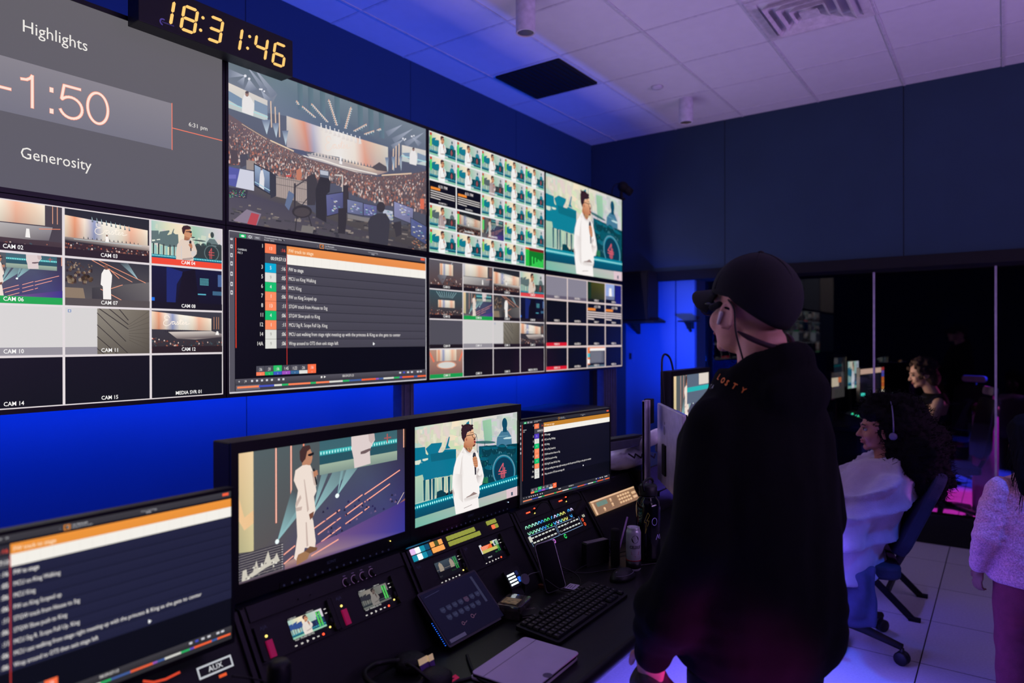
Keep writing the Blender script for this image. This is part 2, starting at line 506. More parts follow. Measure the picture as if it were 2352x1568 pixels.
def crowd(c, pts, n, s, pal, seed=1):
    rn = random.Random(seed); c.d += 1
    # pts = polygon as (x, ytop, ybottom) columns
    for k in range(n):
        t = rn.random() * (len(pts) - 1); i = int(t); f = t - i
        x = pts[i][0] * (1 - f) + pts[i + 1][0] * f
        a = pts[i][1] * (1 - f) + pts[i + 1][1] * f; b = pts[i][2] * (1 - f) + pts[i + 1][2] * f
        u = rn.random(); y = a + (b - a) * u
        q = s * (0.5 + 1.0 * u)
        if k % 250 == 0: c.d += 1
        col = rn.choice(pal)
        c.poly([(x, y - q), (x + q * .5, y - q * .3), (x + q * .4, y + q), (x - q * .4, y + q), (x - q * .5, y - q * .3)], col, same=True)

CR = [(60, 44, 44), (86, 54, 48), (120, 74, 62), (48, 42, 48), (150, 96, 78), (204, 178, 166), (176, 84, 62), (70, 66, 72), (220, 200, 190), (60, 80, 86), (100, 60, 50)]
def stripes(c, x0, y0, x1, y1, y0b=None, y1b=None):
    y0b = y0 if y0b is None else y0b; y1b = y1 if y1b is None else y1b
    P = [(246, 224, 196), (240, 160, 120), (250, 232, 214), (150, 160, 200), (250, 240, 224), (250, 244, 232), (250, 236, 214), (250, 190, 160), (248, 214, 186), (250, 236, 214)]
    n = len(P) - 1; c.d += 1
    for k in range(n):
        a, b = k / n, (k + 1) / n
        c.poly([(x0 + (x1 - x0) * a, y0 + (y0b - y0) * a), (x0 + (x1 - x0) * b, y0 + (y0b - y0) * b), (x0 + (x1 - x0) * b, y1 + (y1b - y1) * b), (x0 + (x1 - x0) * a, y1 + (y1b - y1) * a)],
               [P[k], P[k + 1], tuple(int(v * .85) for v in P[k + 1]), tuple(int(v * .85) for v in P[k])], True)

def beam(c, x, y, dx, dy, w, col, bg):
    a = c.asp(); L = math.hypot(dx * a, dy); nx, ny = -dy / L * w / a, dx * a / L * w
    c.poly([(x, y), (x + dx + nx, y + dy + ny), (x + dx - nx, y + dy - ny)], [col, bg, bg])

def script_word(c, x, y, w, h, col, lw):
    # a flowing handwritten "Easter"
    L = [[(.22, .25), (.16, .05), (.04, .12), (.05, .38), (.16, .44), (.02, .56), (.0, .86), (.12, .98), (.26, .80)],
         [(.26, .80), (.30, .60), (.40, .58), (.33, .66), (.33, .84), (.42, .72), (.42, .60), (.44, .86), (.50, .74)],
         [(.50, .74), (.53, .58), (.56, .80), (.50, .86), (.58, .78), (.66, .34), (.63, .80), (.70, .78)],
         [(.58, .52), (.74, .48)], [(.70, .78), (.77, .66), (.73, .60), (.72, .82), (.80, .78), (.84, .60), (.87, .64), (.86, .84), (1.0, .74)]]
    for s in L:
        c.line([(x + w * p[0], y + h * p[1]) for p in [(q.x, q.y) for q in curve_pts([(a, b, 0) for a, b in s], 36)]], lw, col)

def pic_arena(c):
    c = c.quad((48, 50), (1545, 595), (1540, 1505), (42, 1280)); c.hz = (168, 160, 172, .20)
    c.poly([(30, 30), (1560, 590), (1560, 1520), (30, 1300)], [(84, 98, 118), (70, 80, 106), (56, 58, 70), (60, 62, 80)])
    c.poly([(40, 40), (400, 180), (800, 320), (1200, 460), (1550, 590), (1545, 900), (1250, 740), (800, 590), (480, 490), (40, 420)],
           [(84, 104, 112), (96, 122, 132), (104, 150, 154), (112, 148, 152), (108, 124, 138), (66, 76, 104), (66, 82, 108), (72, 92, 120), (92, 110, 134), (110, 120, 138)])
    c.poly([(40, 40), (230, 110), (420, 330), (350, 460), (40, 300)], [(90, 112, 118), (84, 104, 116), (120, 132, 148), (110, 120, 140), (106, 116, 134)])
    for k, (x, y) in enumerate(((575, 240), (655, 268), (745, 300), (855, 340), (1030, 400), (1110, 430), (1190, 455))):
        c.poly([(x, y), (x + 40, y + 14), (x + 42, y + 210), (x + 4, y + 200)], [(70, 100, 110), (80, 112, 122), (84, 116, 132), (72, 96, 118)])
    for x, y, dx, dy, w in ((178, 190, -130, -20, 34), (208, 212, 30, 90, 34), (178, 190, -40, 60, 30), (208, 212, -20, 100, 24), (300, 300, 60, 90, 30), (240, 120, 160, 220, 26), (180, 100, 150, 200, 20), (1370, 560, -120, 70, 22), (1450, 590, -150, 90, 22), (1530, 620, -140, 90, 22), (1440, 650, 60, 60, 20), (1380, 668, -90, 60, 20)):
        beam(c, x, y, dx, dy, w, (176, 186, 204), (104, 118, 138))
    for x, y, r in ((178, 190, 11), (208, 212, 10), (290, 290, 7), (303, 292, 8), (322, 306, 7), (1372, 664, 7), (1390, 668, 6), (1438, 648, 7), (1455, 644, 6), (1382, 676, 5)):
        c.ell(x, y, r, r, (244, 246, 252), 10)
    for (x0, y0), (x1, y1) in (((568, 378), (582, 405)), ((612, 420), (708, 502)), ((682, 402), (802, 536)), ((812, 372), (872, 562)), ((980, 430), (935, 586)), ((1000, 606), (1096, 556)), ((1080, 630), (1152, 605)), ((1178, 600), (1202, 590))):
        L = math.hypot(x1 - x0, y1 - y0)
        c.line([(x0, y0), (x1, y1)], 8, (236, 180, 150)); n = max(2, int(L / 16))
        for k in range(n):
            t = (k + .5) / n; c.ell(x0 + (x1 - x0) * t + 7, y0 + (y1 - y0) * t + 6, 5, 5, (226, 236, 232), 6, same=k > 0)
            c.ell(x0 + (x1 - x0) * t - 7, y0 + (y1 - y0) * t + 4, 4, 4, (206, 224, 220), 6, same=True)
    # painted stage wall, bright in the middle
    top = [(490, 490), (555, 513), (620, 532), (690, 556), (760, 580), (880, 612), (1000, 650), (1070, 672), (1170, 702), (1258, 728)]
    bot = [(490, 725), (570, 745), (655, 760), (700, 765), (770, 780), (880, 800), (1010, 850), (1090, 868), (1180, 885), (1258, 908)]
    P = [(220, 212, 200), (236, 196, 172), (236, 150, 116), (200, 196, 214), (246, 238, 226), (255, 250, 242), (252, 242, 226), (240, 176, 146), (232, 206, 180), (226, 220, 204)]
    Q = [(170, 164, 170), (186, 164, 164), (206, 130, 112), (160, 160, 186), (240, 232, 222), (250, 248, 240), (244, 232, 216), (230, 150, 122), (196, 178, 168), (190, 186, 178)]
    for k in range(9): c.poly([top[k], top[k + 1], bot[k + 1], bot[k]], [P[k], P[k + 1], Q[k + 1], Q[k]], same=k > 0)
    script_word(c, 785, 640, 190, 115, (255, 232, 214), 5)
    for x, y in ((752, 575), (790, 590), (820, 598), (855, 615), (885, 624), (920, 640), (950, 650), (980, 658), (1012, 668), (1044, 676)):
        beam(c, x, y - 28, 2, 56, 12, (250, 252, 252), (236, 226, 216)); c.ell(x, y - 24, 5, 5, (250, 252, 255), 6)
    c.poly([(600, 785), (720, 765), (900, 812), (1090, 872), (1255, 912), (1170, 938), (1000, 912), (800, 850), (660, 812)], [(150, 146, 160), (214, 204, 196), (250, 246, 238), (238, 206, 176), (170, 140, 130), (150, 130, 126), (226, 210, 196), (206, 196, 192), (160, 156, 166)])
    c.line([(620, 790), (760, 822), (900, 868), (1060, 905), (1170, 930)], 9, (250, 244, 232)); c.line([(640, 812), (800, 862), (960, 905)], 7, (120, 112, 124))
    c.poly([(888, 850), (892, 796), (906, 796), (910, 856)], (252, 250, 248))
    for k in range(24): x = 640 + 24 * k; y = 775 + 5.2 * k; c.poly([(x, y), (x + 4, y - 26), (x + 12, y)], (86, 96, 110), same=k > 0)
    c.poly([(490, 725), (620, 752), (660, 800), (540, 760)], (66, 74, 104)); c.poly([(1130, 880), (1190, 840), (1255, 880), (1255, 912), (1170, 900)], (64, 60, 66))
    # picture screens at either side
    for q, m, h, f in ((((48, 240), (345, 375), (345, 530), (48, 430)), ((150, 460), (152, 380), (168, 330), (212, 345), (245, 400), (240, 450), (235, 492)), (190, 325), 14),
                    (((1362, 712), (1542, 754), (1542, 868), (1360, 832)), ((1418, 852), (1420, 790), (1434, 752), (1462, 756), (1478, 800), (1470, 866)), (1449, 745), 9)):
        c.poly(list(q), [(236, 226, 212), (222, 216, 206), (196, 214, 210), (190, 204, 200)])
        c.poly([(q[0][0], q[0][1] + 60), (m[1][0], m[1][1] - 20), (m[0][0], m[0][1] - 30), (q[3][0], q[3][1] - 60)], (112, 142, 170)); c.poly([(m[4][0], m[4][1] - 30), (q[1][0], q[1][1] + 40), (q[2][0], q[2][1] - 40), (m[4][0], m[4][1] + 50)], (120, 146, 172))
        c.line([(q[3][0], q[3][1] - 40), (q[2][0], q[2][1] - 30)], 8, (170, 230, 232)); c.poly(list(m), (246, 244, 240)); c.ell(h[0], h[1], f, f * 1.5, (150, 112, 98)); c.ell(h[0], h[1] - f * .8, f, f * .7, (70, 60, 64))
    for a, b in (((370, 382), (375, 575)), ((403, 425), (408, 615)), ((434, 468), (436, 648)), ((1298, 742), (1292, 895)), ((1318, 722), (1315, 880)), ((1341, 705), (1338, 860))): c.line([a, b], 8, (240, 206, 176))
    for x, y, w in ((338, 630, 34), (410, 655, 26), (482, 712, 24), (1252, 915, 14), (1300, 910, 14), (1355, 906, 12)): beam(c, x, y, -4, -110, w, (214, 236, 246), (98, 116, 146))
    # banked crowd
    c.poly([(40, 470), (200, 575), (340, 655), (500, 745), (660, 815), (850, 870), (1000, 915), (1180, 950), (1400, 932), (1545, 905), (1545, 1230), (1200, 1150), (900, 1000), (560, 1000), (240, 860), (40, 860)],
           [(96, 78, 84), (100, 80, 86), (108, 88, 90), (112, 88, 88), (112, 84, 82), (108, 80, 78), (100, 76, 76), (96, 74, 74), (92, 72, 76), (84, 68, 72), (60, 52, 58), (64, 54, 58), (70, 58, 60), (70, 58, 60), (66, 56, 58), (60, 52, 56)])
    pal = [(84, 60, 60), (110, 76, 72), (140, 96, 86), (70, 58, 64), (176, 132, 116), (214, 188, 178), (196, 104, 76), (88, 78, 86), (232, 212, 202), (78, 96, 104), (130, 84, 72), (60, 50, 56)]
    crowd(c, [(44, 500, 850), (200, 590, 850), (340, 665, 900), (480, 740, 980), (620, 800, 960), (800, 868, 960), (1000, 915, 1080), (1200, 950, 1150), (1400, 930, 1180), (1540, 905, 1230)], 2800, 8.5, pal, 3)
    for k in range(34): c.ell(150 + 5.6 * k, 552 + 3.4 * k, 3, 3, (250, 220, 176), 5, same=k > 0)
    c.line([(365, 675), (540, 755)], 9, (244, 214, 176)); c.line([(1210, 938), (1430, 925)], 10, (240, 206, 168))
    c.poly([(60, 740), (110, 750), (120, 850), (60, 850)], (62, 52, 58)); c.poly([(130, 780), (190, 775), (200, 850), (135, 880)], (56, 56, 70))
    # fence and front of house
    c.poly([(400, 940), (640, 985), (640, 1160), (400, 1110)], (176, 158, 148)); c.poly([(180, 820), (250, 830), (245, 900), (180, 890)], (150, 136, 128))
    for k in range(17): c.line([(405 + 14.6 * k, 945 + 2.6 * k), (405 + 14.6 * k, 1112 + 2.6 * k)], 2.5, (90, 80, 80), same=k > 0)
    for y in (950, 1000, 1100): c.line([(400, y), (640, y + 44)], 4, (80, 74, 76))
    c.poly([(40, 1030), (240, 1010), (360, 1085), (560, 1130), (700, 1220), (940, 1225), (1200, 1290), (1545, 1330), (1545, 1510), (1000, 1440), (500, 1350), (40, 1285)], [(56, 54, 72), (70, 66, 70), (66, 62, 62), (60, 56, 56), (60, 56, 54), (58, 54, 52), (60, 56, 54), (62, 56, 60), (46, 42, 44), (72, 68, 62), (88, 80, 74), (70, 66, 74)])
    random.seed(12)
    for k in range(150):
        x = 50 + 1480 * random.random(); y = 1130 + .12 * x + 170 * random.random(); w = 12 + 40 * random.random(); h = 5 + 16 * random.random()
        c.poly([(x, y), (x + w, y + w * .18), (x + w * .9, y + h + w * .15), (x - 4, y + h)], random.choice([(34, 34, 40), (96, 90, 86), (48, 48, 54), (80, 70, 66), (122, 112, 104), (30, 30, 36), (60, 60, 62), (140, 128, 116)]), same=k % 30 > 0)
    c.poly([(75, 1275), (180, 1190), (290, 1225), (255, 1310)], (130, 116, 136)); c.poly([(215, 1215), (275, 1230), (250, 1312), (182, 1298)], (186, 52, 60))
    c.poly([(40, 868), (132, 890), (102, 1022), (40, 1008)], (66, 74, 160)); c.poly([(130, 886), (242, 908), (236, 1052), (98, 1024)], (216, 220, 236)); c.rect(44, 930, 100, 960, (96, 100, 190))
    c.poly([(40, 1022), (190, 1050), (180, 1110), (40, 1090)], (34, 34, 50))
    for k in range(70): c.rect(*(lambda x, y: (x, y, x + 5, y + 3))(46 + 120 * random.random(), 1046 + 52 * random.random()), random.choice([(60, 230, 120), (240, 90, 60), (70, 120, 240), (230, 230, 200), (60, 230, 120)]), same=k > 0)
    c.poly([(236, 843), (362, 905), (362, 1085), (236, 1012)], (22, 26, 36)); c.poly([(243, 856), (356, 913), (356, 1072), (243, 1004)], [(150, 176, 206), (130, 156, 190), (60, 84, 120), (70, 96, 140)])
    c.poly([(275, 1020), (282, 930), (292, 892), (306, 900), (316, 960), (312, 1045)], (240, 240, 242)); c.ell(294, 888, 7, 11, (110, 86, 84)); c.line([(243, 985), (356, 1050)], 6, (170, 220, 236))
    c.poly([(362, 905), (405, 940), (405, 1090), (362, 1110)], (30, 34, 46)); c.poly([(470, 1160), (500, 1050), (545, 1080), (500, 1200)], (84, 104, 140))
    c.line([(545, 1025), (690, 932)], 10, (58, 54, 60)); c.line([(600, 1160), (700, 1040)], 8, (50, 46, 50)); c.line([(548, 1000), (545, 1180)], 14, (36, 34, 40))
    c.poly([(640, 945), (700, 925), (720, 1000), (700, 1160), (642, 1160)], (40, 38, 44)); c.ell(600, 1208, 76, 48, (28, 26, 30), 24); c.ell(600, 1212, 60, 34, (54, 48, 50), 24); c.line([(560, 1250), (545, 1370)], 8, (30, 28, 32)); c.line([(650, 1240), (690, 1380)], 8, (30, 28, 32)); c.poly([(600, 1310), (690, 1320), (680, 1370), (590, 1360)], (110, 106, 100))
    c.poly([(705, 1040), (740, 945), (790, 930), (818, 985), (812, 1060), (786, 1080), (784, 1290), (706, 1250)], (22, 22, 28)); c.ell(775, 962, 32, 36, (20, 20, 26), 16); c.poly([(735, 892), (806, 904), (806, 960), (738, 948)], (70, 80, 96)); c.poly([(740, 898), (802, 909), (802, 940), (742, 930)], (190, 198, 210)); c.poly([(850, 930), (914, 935), (912, 1060), (906, 1060), (905, 945), (850, 940)], (214, 206, 196))
    c.poly([(912, 1010), (955, 1015), (955, 1220), (912, 1215)], (34, 30, 36))
    scr = (((785, 1085), (912, 1065), (912, 1210), (790, 1240), (70, 76, 130)), ((945, 1118), (1062, 1144), (1062, 1238), (945, 1215), (96, 106, 150)), ((1068, 1150), (1166, 1168), (1166, 1248), (1068, 1236), (86, 92, 150)), ((1214, 1192), (1288, 1206), (1288, 1278), (1214, 1264), (186, 196, 214)), ((1298, 1134), (1442, 1188), (1436, 1302), (1298, 1246), (120, 124, 170)), ((1424, 1258), (1540, 1322), (1536, 1452), (1424, 1382), (62, 76, 130)))
    for a, b_, d, e, col in scr:
        q = [a, b_, d, e]; cx = sum(p[0] for p in q) / 4; cy = sum(p[1] for p in q) / 4
        c.poly([(cx + (x - cx) * 1.06, cy + (y - cy) * 1.08) for x, y in q], (20, 22, 32)); c.poly(q, [tuple(min(255, v + 16) for v in col), col, tuple(int(v * .8) for v in col), col])
        for k in range(14):
            u, v = .08 + .78 * random.random(), .08 + .78 * random.random()
            X = a[0] + (b_[0] - a[0]) * u; Y = a[1] + (b_[1] - a[1]) * u + (e[1] - a[1]) * v
            c.poly([(X, Y), (X + 14, Y + 3), (X + 14, Y + 10), (X, Y + 7)], random.choice([(226, 230, 244), (56, 60, 150), (210, 206, 150), (80, 150, 160), (170, 176, 220)]), same=k > 0)
    c.poly([(945, 1226), (1062, 1250), (1160, 1262), (1160, 1290), (1062, 1280), (945, 1258)], (120, 116, 114)); c.poly([(875, 1185), (938, 1180), (936, 1290), (925, 1375), (872, 1370)], (26, 24, 30))
    c.poly([(1098, 1290), (1120, 1245), (1175, 1222), (1235, 1222), (1264, 1270), (1262, 1330), (1248, 1460), (1108, 1440)], (36, 36, 46)); c.ell(1198, 1175, 32, 40, (32, 30, 36), 18)
    c.poly([(1292, 1290), (1350, 1280), (1355, 1380), (1310, 1400)], (34, 32, 38)); c.poly([(1495, 1112), (1525, 1114), (1524, 1192), (1494, 1188)], (232, 96, 60)); c.ell(1509, 1102, 9, 13, (120, 84, 74)); c.poly([(558, 900), (590, 880), (602, 930), (590, 975), (560, 970)], (200, 116, 84)); c.rect(480, 935, 520, 948, (216, 60, 50))
    for k in range(30): x = 1420 + 120 * random.random(); y = 1400 + 90 * random.random(); c.rect(x, y, x + 10, y + 4, random.choice([(200, 150, 90), (150, 140, 140), (220, 120, 70)]), same=k > 0)

def pic_closeup(c, teal=(6, 118, 146)):
    full = c
    c = c.quad((150, 280), (1218, 120), (1210, 985), (150, 1322))
    T = teal; D = tuple(int(v * .68) for v in T); K = tuple(int(v * .5) for v in T); G = (176, 206, 178)
    c.poly([(140, 270), (330, 250), (590, 215), (590, 900), (330, 1060), (140, 1140)], [(176, 206, 200), (222, 224, 200), (246, 228, 198), (232, 214, 186), (200, 210, 180), (160, 200, 184)])
    c.poly([(590, 215), (800, 180), (1225, 110), (1225, 820), (800, 880), (590, 900)], [(246, 228, 198), (182, 208, 186), (216, 212, 222), (196, 204, 210), (140, 186, 160), (232, 214, 186)])
    random.seed(5); c.d += 1
    for k in range(240):
        x = 150 + 1060 * random.random(); y = 280 - (x - 150) * .15 + 560 * random.random(); w = 20 + 70 * random.random(); h = 30 + 120 * random.random()
        b = (214, 214, 190) if x < 800 else (200, 206, 202); j = [random.randint(-16, 16) for _ in range(2)]
        if k % 40 == 0: c.d += 1
        e = (b[0] + j[0], b[1] + j[1], b[2] + j[0])
        c.poly([(x, y), (x + w, y - 10), (x + w * .8, y + h), (x - 8, y + h * .8)], [e, b, e, b], same=True)
    c.poly([(860, 215), (950, 195), (960, 420), (880, 440)], [(150, 196, 160), (160, 206, 168), (150, 196, 170), (140, 186, 160)])
    # piano side
    c.poly([(150, 498), (266, 485), (273, 556), (296, 575), (284, 610), (240, 645), (150, 664)], T); c.poly([(150, 655), (262, 650), (262, 800), (150, 790)], T)
    c.poly([(272, 505), (332, 450), (441, 440), (436, 470), (400, 540), (430, 560), (470, 512), (585, 508), (586, 776), (470, 790), (250, 832), (236, 640), (300, 560)], T)
    c.poly([(472, 508), (512, 380), (522, 380), (504, 470), (528, 500)], T); c.poly([(690, 240), (720, 215), (722, 245), (700, 262)], T); c.line([(752, 190), (750, 260)], 5, T)
    c.poly([(320, 560), (575, 520), (578, 600), (330, 640)], tuple(int(v * .86) for v in T)); c.poly([(160, 632), (222, 618), (224, 640), (205, 668), (164, 672)], (214, 226, 206)); c.poly([(238, 612), (296, 600), (296, 618), (262, 632), (240, 630)], (214, 226, 206))
    for q in (((150, 798), (240, 772), (246, 800), (240, 1045), (150, 1070)), ((272, 838), (300, 828), (300, 1026), (272, 1036)), ((360, 806), (388, 800), (392, 980), (362, 990)), ((398, 800), (430, 795), (430, 930), (402, 950)), ((470, 790), (486, 787), (490, 930), (474, 940)), ((520, 776), (545, 772), (548, 900), (526, 960))): c.poly(list(q), [G] * (len(q) - 2) + [(150, 190, 176)] * 2)
    for x in (246, 306, 340, 436, 498): c.poly([(x, 830 - (x - 246) * .15), (x + 24, 826 - (x - 246) * .15), (x + 20, 1040 - (x - 246) * .2), (x + 4, 1046 - (x - 246) * .2)], D)
    c.poly([(386, 950), (430, 930), (480, 960), (480, 1010), (380, 1020)], K)
    # drummer and drums
    c.poly([(820, 480), (1215, 450), (1220, 800), (860, 880), (820, 820)], [D, D, K, K, D]); c.poly([(1000, 480), (1008, 392), (1054, 322), (1120, 314), (1156, 378), (1162, 500)], (70, 122, 150)); c.ell(1088, 245, 27, 60, (8, 74, 100), 20); c.poly([(1070, 290), (1108, 288), (1112, 330), (1068, 332)], (8, 74, 100)); c.poly([(1070, 398), (1100, 386), (1160, 380), (1150, 402), (1080, 406)], (196, 224, 226))
    c.ell(880, 438, 112, 15, (60, 110, 110), 24); c.ell(1160, 470, 60, 12, K, 18); c.line([(800, 380), (806, 860)], 4, D); c.line([(880, 440), (870, 840)], 5, K); c.line([(940, 380), (1120, 372)], 3, (150, 200, 206))
    for x, y, rx, ry in ((900, 530, 48, 60), (985, 520, 40, 46), (1060, 500, 44, 44), (1150, 520, 52, 54), (870, 640, 50, 60), (930, 740, 60, 80)): c.ell(x, y, rx, ry, K, 20); c.ell(x, y - ry * .5, rx * .9, ry * .3, tuple(int(v * .8) for v in T), 18)
    for k in range(70):
        x = 800 + 410 * random.random(); y = 470 + 320 * random.random(); c.line([(x, y), (x + 16 * (random.random() - .3), y + 26 * random.random())], 3, random.choice([(120, 186, 196), (30, 150, 110), (6, 60, 84), (70, 150, 170), (10, 90, 110)]), same=k > 0)
    for k in range(12): x = 820 + 8 * k; c.line([(x, 860), (x + 10 * (random.random() - .5), 800)], 4, (60, 150, 80), same=k > 0)
    c.ell(1075, 735, 118, 168, (96, 150, 170), 34); c.ell(1075, 738, 108, 158, T, 34); c.ell(1076, 742, 100, 150, (6, 58, 82), 34)
    r = (220, 96, 110)
    for a, b_ in (((1068, 655), (1022, 742)), ((1022, 742), (1098, 732)), ((1068, 655), (1064, 812)), ((1020, 768), (1098, 752)), ((1048, 745), (1048, 806)), ((1082, 700), (1080, 800))): c.line([a, b_], 9, r)
    # stage edge, lamps and floor
    c.poly([(140, 1085), (1225, 772), (1225, 822), (140, 1150)], [(0, 136, 156), (0, 130, 156), (0, 96, 124), (0, 100, 124)])
    for k in range(48):
        t = (k + .5) / 48; x = 150 + 1068 * (t * .80 / (t * .80 + 1 - t) if False else t); y = 1117 - .292 * (x - 150); c.ell(x, y, 8, 17 - 4 * t, (60, 214, 220), 8, same=k > 0); c.ell(x, y, 5, 11 - 3 * t, (206, 255, 252), 8, same=False)
    c.poly([(140, 1148), (1225, 820), (1225, 892), (140, 1232)], [(2, 86, 112), (4, 92, 118), (4, 78, 104), (6, 74, 98)]); c.poly([(140, 1230), (1225, 890), (1225, 990), (140, 1330)], [(126, 182, 160), (206, 190, 190), (190, 196, 180), (112, 184, 166)])
    c.poly([(1098, 928), (1225, 888), (1225, 990), (1098, 1028)], (222, 196, 204)); c.poly([(1146, 955), (1162, 950), (1162, 985), (1146, 990)], (50, 74, 96))
    # the man
    w = (248, 243, 240); sh = (220, 212, 208); s2 = (202, 192, 190)
    c.poly([(664, 478), (630, 540), (585, 610), (560, 700), (545, 800), (540, 905), (552, 1010), (566, 1110), (576, 1182), (700, 1150), (815, 1112), (806, 1000), (822, 962), (818, 892), (848, 872), (866, 780), (850, 700), (820, 590), (792, 530), (750, 498)], w)
    c.poly([(664, 540), (640, 600), (620, 760), (650, 900), (655, 760), (650, 640)], [w, sh, sh, w, sh, w]); c.poly([(556, 760), (640, 770), (650, 1060), (600, 1010), (560, 900)], [w, sh, sh, w, w])
    c.poly([(640, 545), (668, 490), (720, 545), (760, 505), (790, 530), (770, 560), (722, 572), (680, 562)], [sh, w, sh, w, sh, w, sh, w]); c.poly([(664, 500), (690, 540), (722, 556), (700, 520)], s2)
    c.poly([(664, 440), (660, 486), (700, 530), (726, 545), (752, 505), (748, 470)], [(196, 128, 88), (176, 108, 74), (170, 104, 70), (186, 118, 84), (196, 130, 92), (200, 136, 96)])
    for k in range(9): c.line([(682 + 8 * k, 492 + (k % 3) * 6), (690 + 6 * k, 512 + (k % 2) * 10)], 4, random.choice([(60, 50, 40), (220, 200, 130), (90, 80, 70)]), same=k > 0)
    c.poly([(694, 346), (738, 312), (760, 300), (768, 340), (782, 382), (786, 402), (778, 410), (784, 440), (782, 466), (766, 484), (730, 486), (690, 470), (668, 440), (670, 400)], [(226, 170, 130), (236, 184, 144), (240, 192, 150), (238, 190, 150), (240, 196, 156), (230, 176, 136), (214, 150, 112), (206, 140, 106), (196, 130, 96), (190, 126, 90), (196, 132, 96), (196, 128, 92), (200, 134, 96), (214, 152, 114)])
    c.poly([(666, 440), (642, 392), (636, 340), (648, 292), (684, 258), (732, 254), (760, 284), (762, 300), (728, 314), (700, 334), (690, 356), (688, 384), (672, 400)], (52, 30, 40))
    for k in range(40): c.ell(640 + 8 * random.random() + 112 * random.random(), 262 + 60 * random.random() ** 2, 9, 10, random.choice([(44, 26, 36), (60, 36, 44), (50, 30, 38)]), 7, same=k > 0)
    for k in range(26): a = 3.2 + 2.6 * k / 25; c.ell(702 + 60 * cos(a), 320 + 66 * sin(a), 7, 9, (48, 28, 38), 7, same=k > 0)
    c.ell(688, 408, 13, 24, (214, 146, 108), 14); c.ell(690, 410, 7, 15, (170, 104, 78), 12)
    c.line([(694, 370), (757, 358)], 7, (40, 26, 30)); c.ring(772, 370, 24, 5, (44, 28, 32), 20); c.line([(728, 340), (764, 334)], 5, (60, 36, 34))
    c.poly([(764, 398), (784, 396), (782, 412), (766, 418)], (70, 40, 40)); c.poly([(766, 424), (784, 420), (784, 444), (768, 446)], (150, 50, 56)); c.poly([(764, 462), (780, 456), (776, 478), (752, 482)], (90, 56, 48))
    c.poly([(752, 585), (756, 558), (768, 543), (784, 556), (788, 600), (788, 770), (774, 776), (768, 640)], (36, 32, 42)); c.ell(770, 566, 15, 24, (58, 58, 70), 14)
    c.poly([(750, 604), (772, 582), (794, 590), (804, 640), (806, 688), (786, 702), (764, 676)], (206, 142, 104))
    for k in range(4): c.line([(754 + 3 * k, 612 + 22 * k), (798, 606 + 24 * k)], 4, (150, 92, 66)); 
    c.poly([(790, 760), (826, 790), (850, 750), (866, 790), (850, 862), (822, 874), (800, 850), (788, 800)], [sh, s2, w, w, sh, w, sh, s2]); c.poly([(806, 700), (820, 720), (800, 770), (792, 740)], s2)
    c.poly([(664, 1032), (690, 1000), (720, 985), (760, 950), (800, 968), (780, 982), (740, 1002), (710, 1020)], (150, 128, 124)); c.poly([(660, 1020), (820, 960), (812, 1000), (664, 1062)], [sh, w, sh, w]); c.line([(660, 1118), (700, 1100), (740, 1082)], 4, (130, 112, 112)); c.poly([(545, 900), (560, 960), (556, 1010)], (170, 150, 146))

def pic_stage(c, crowdy=True, word=True, seed=5):
    c.rect(0, 0, 1, 1, (36, 40, 46), (46, 40, 42))
    stripes(c, 0.0, .14, .98, .62, .25, .60)
    if word: script_word(c, .34, .20, .38, .28, (255, 244, 230), .012)
    for k in range(9):
        beam(c, .30 + .055 * k, .10 + .012 * k, .01, .12, .018, (190, 226, 232), (90, 90, 96))
    for k in range(14):
        x = .2 + .05 * k; c.poly([(x, .62), (x + .006, .54 + .03 * random.random()), (x + .02, .62)], (50, 60, 66), same=k > 0)
    c.poly([(0, .60), (1, .60), (1, .74), (0, .68)], [(150, 140, 136), (214, 200, 190), (110, 96, 90), (60, 56, 58)])
    c.line([(.1, .63), (.9, .63)], .012, (190, 206, 206))
    c.poly([(.455, .62), (.46, .50), (.49, .50), (.50, .62)], (250, 244, 238)); c.ell(.475, .48, .010, .02, (120, 80, 60))
    c.rect(0, .72, 1, 1, (58, 40, 38), (38, 30, 34))
    if crowdy: crowd(c, [(0, .70, 1), (.5, .74, 1), (1, .74, 1)], 150, .028, CR, seed)

def pic_stage_wide(c):
    c.rect(0, 0, 1, 1, (60, 60, 68), (50, 46, 48))
    stripes(c, .0, .02, .84, .44, .16, .46)
    script_word(c, .16, .10, .36, .26, (255, 242, 228), .014)
    for x in (.88, .92, .95): c.line([(x, .12), (x, .42)], .012, (214, 150, 110))
    for k in range(16): c.poly([(.17 + .03 * k, .50), (.18 + .03 * k, .44), (.195 + .03 * k, .5)], (46, 44, 50), same=k > 0)
    c.poly([(.22, .50), (.84, .47), (1, .54), (1, .62), (.6, .68), (.34, .66)], [(214, 202, 194), (206, 196, 188), (150, 138, 140), (90, 80, 84), (170, 158, 150), (120, 108, 106)])
    c.poly([(.90, .56), (.92, .47), (.945, .48), (.955, .57)], (248, 244, 240))
    c.line([(.3, .68), (.6, .71), (1, .64)], .012, (60, 50, 52))
    crowd(c, [(0, .62, 1), (.35, .72, 1), (1, .72, 1)], 120, .030, CR, 9)

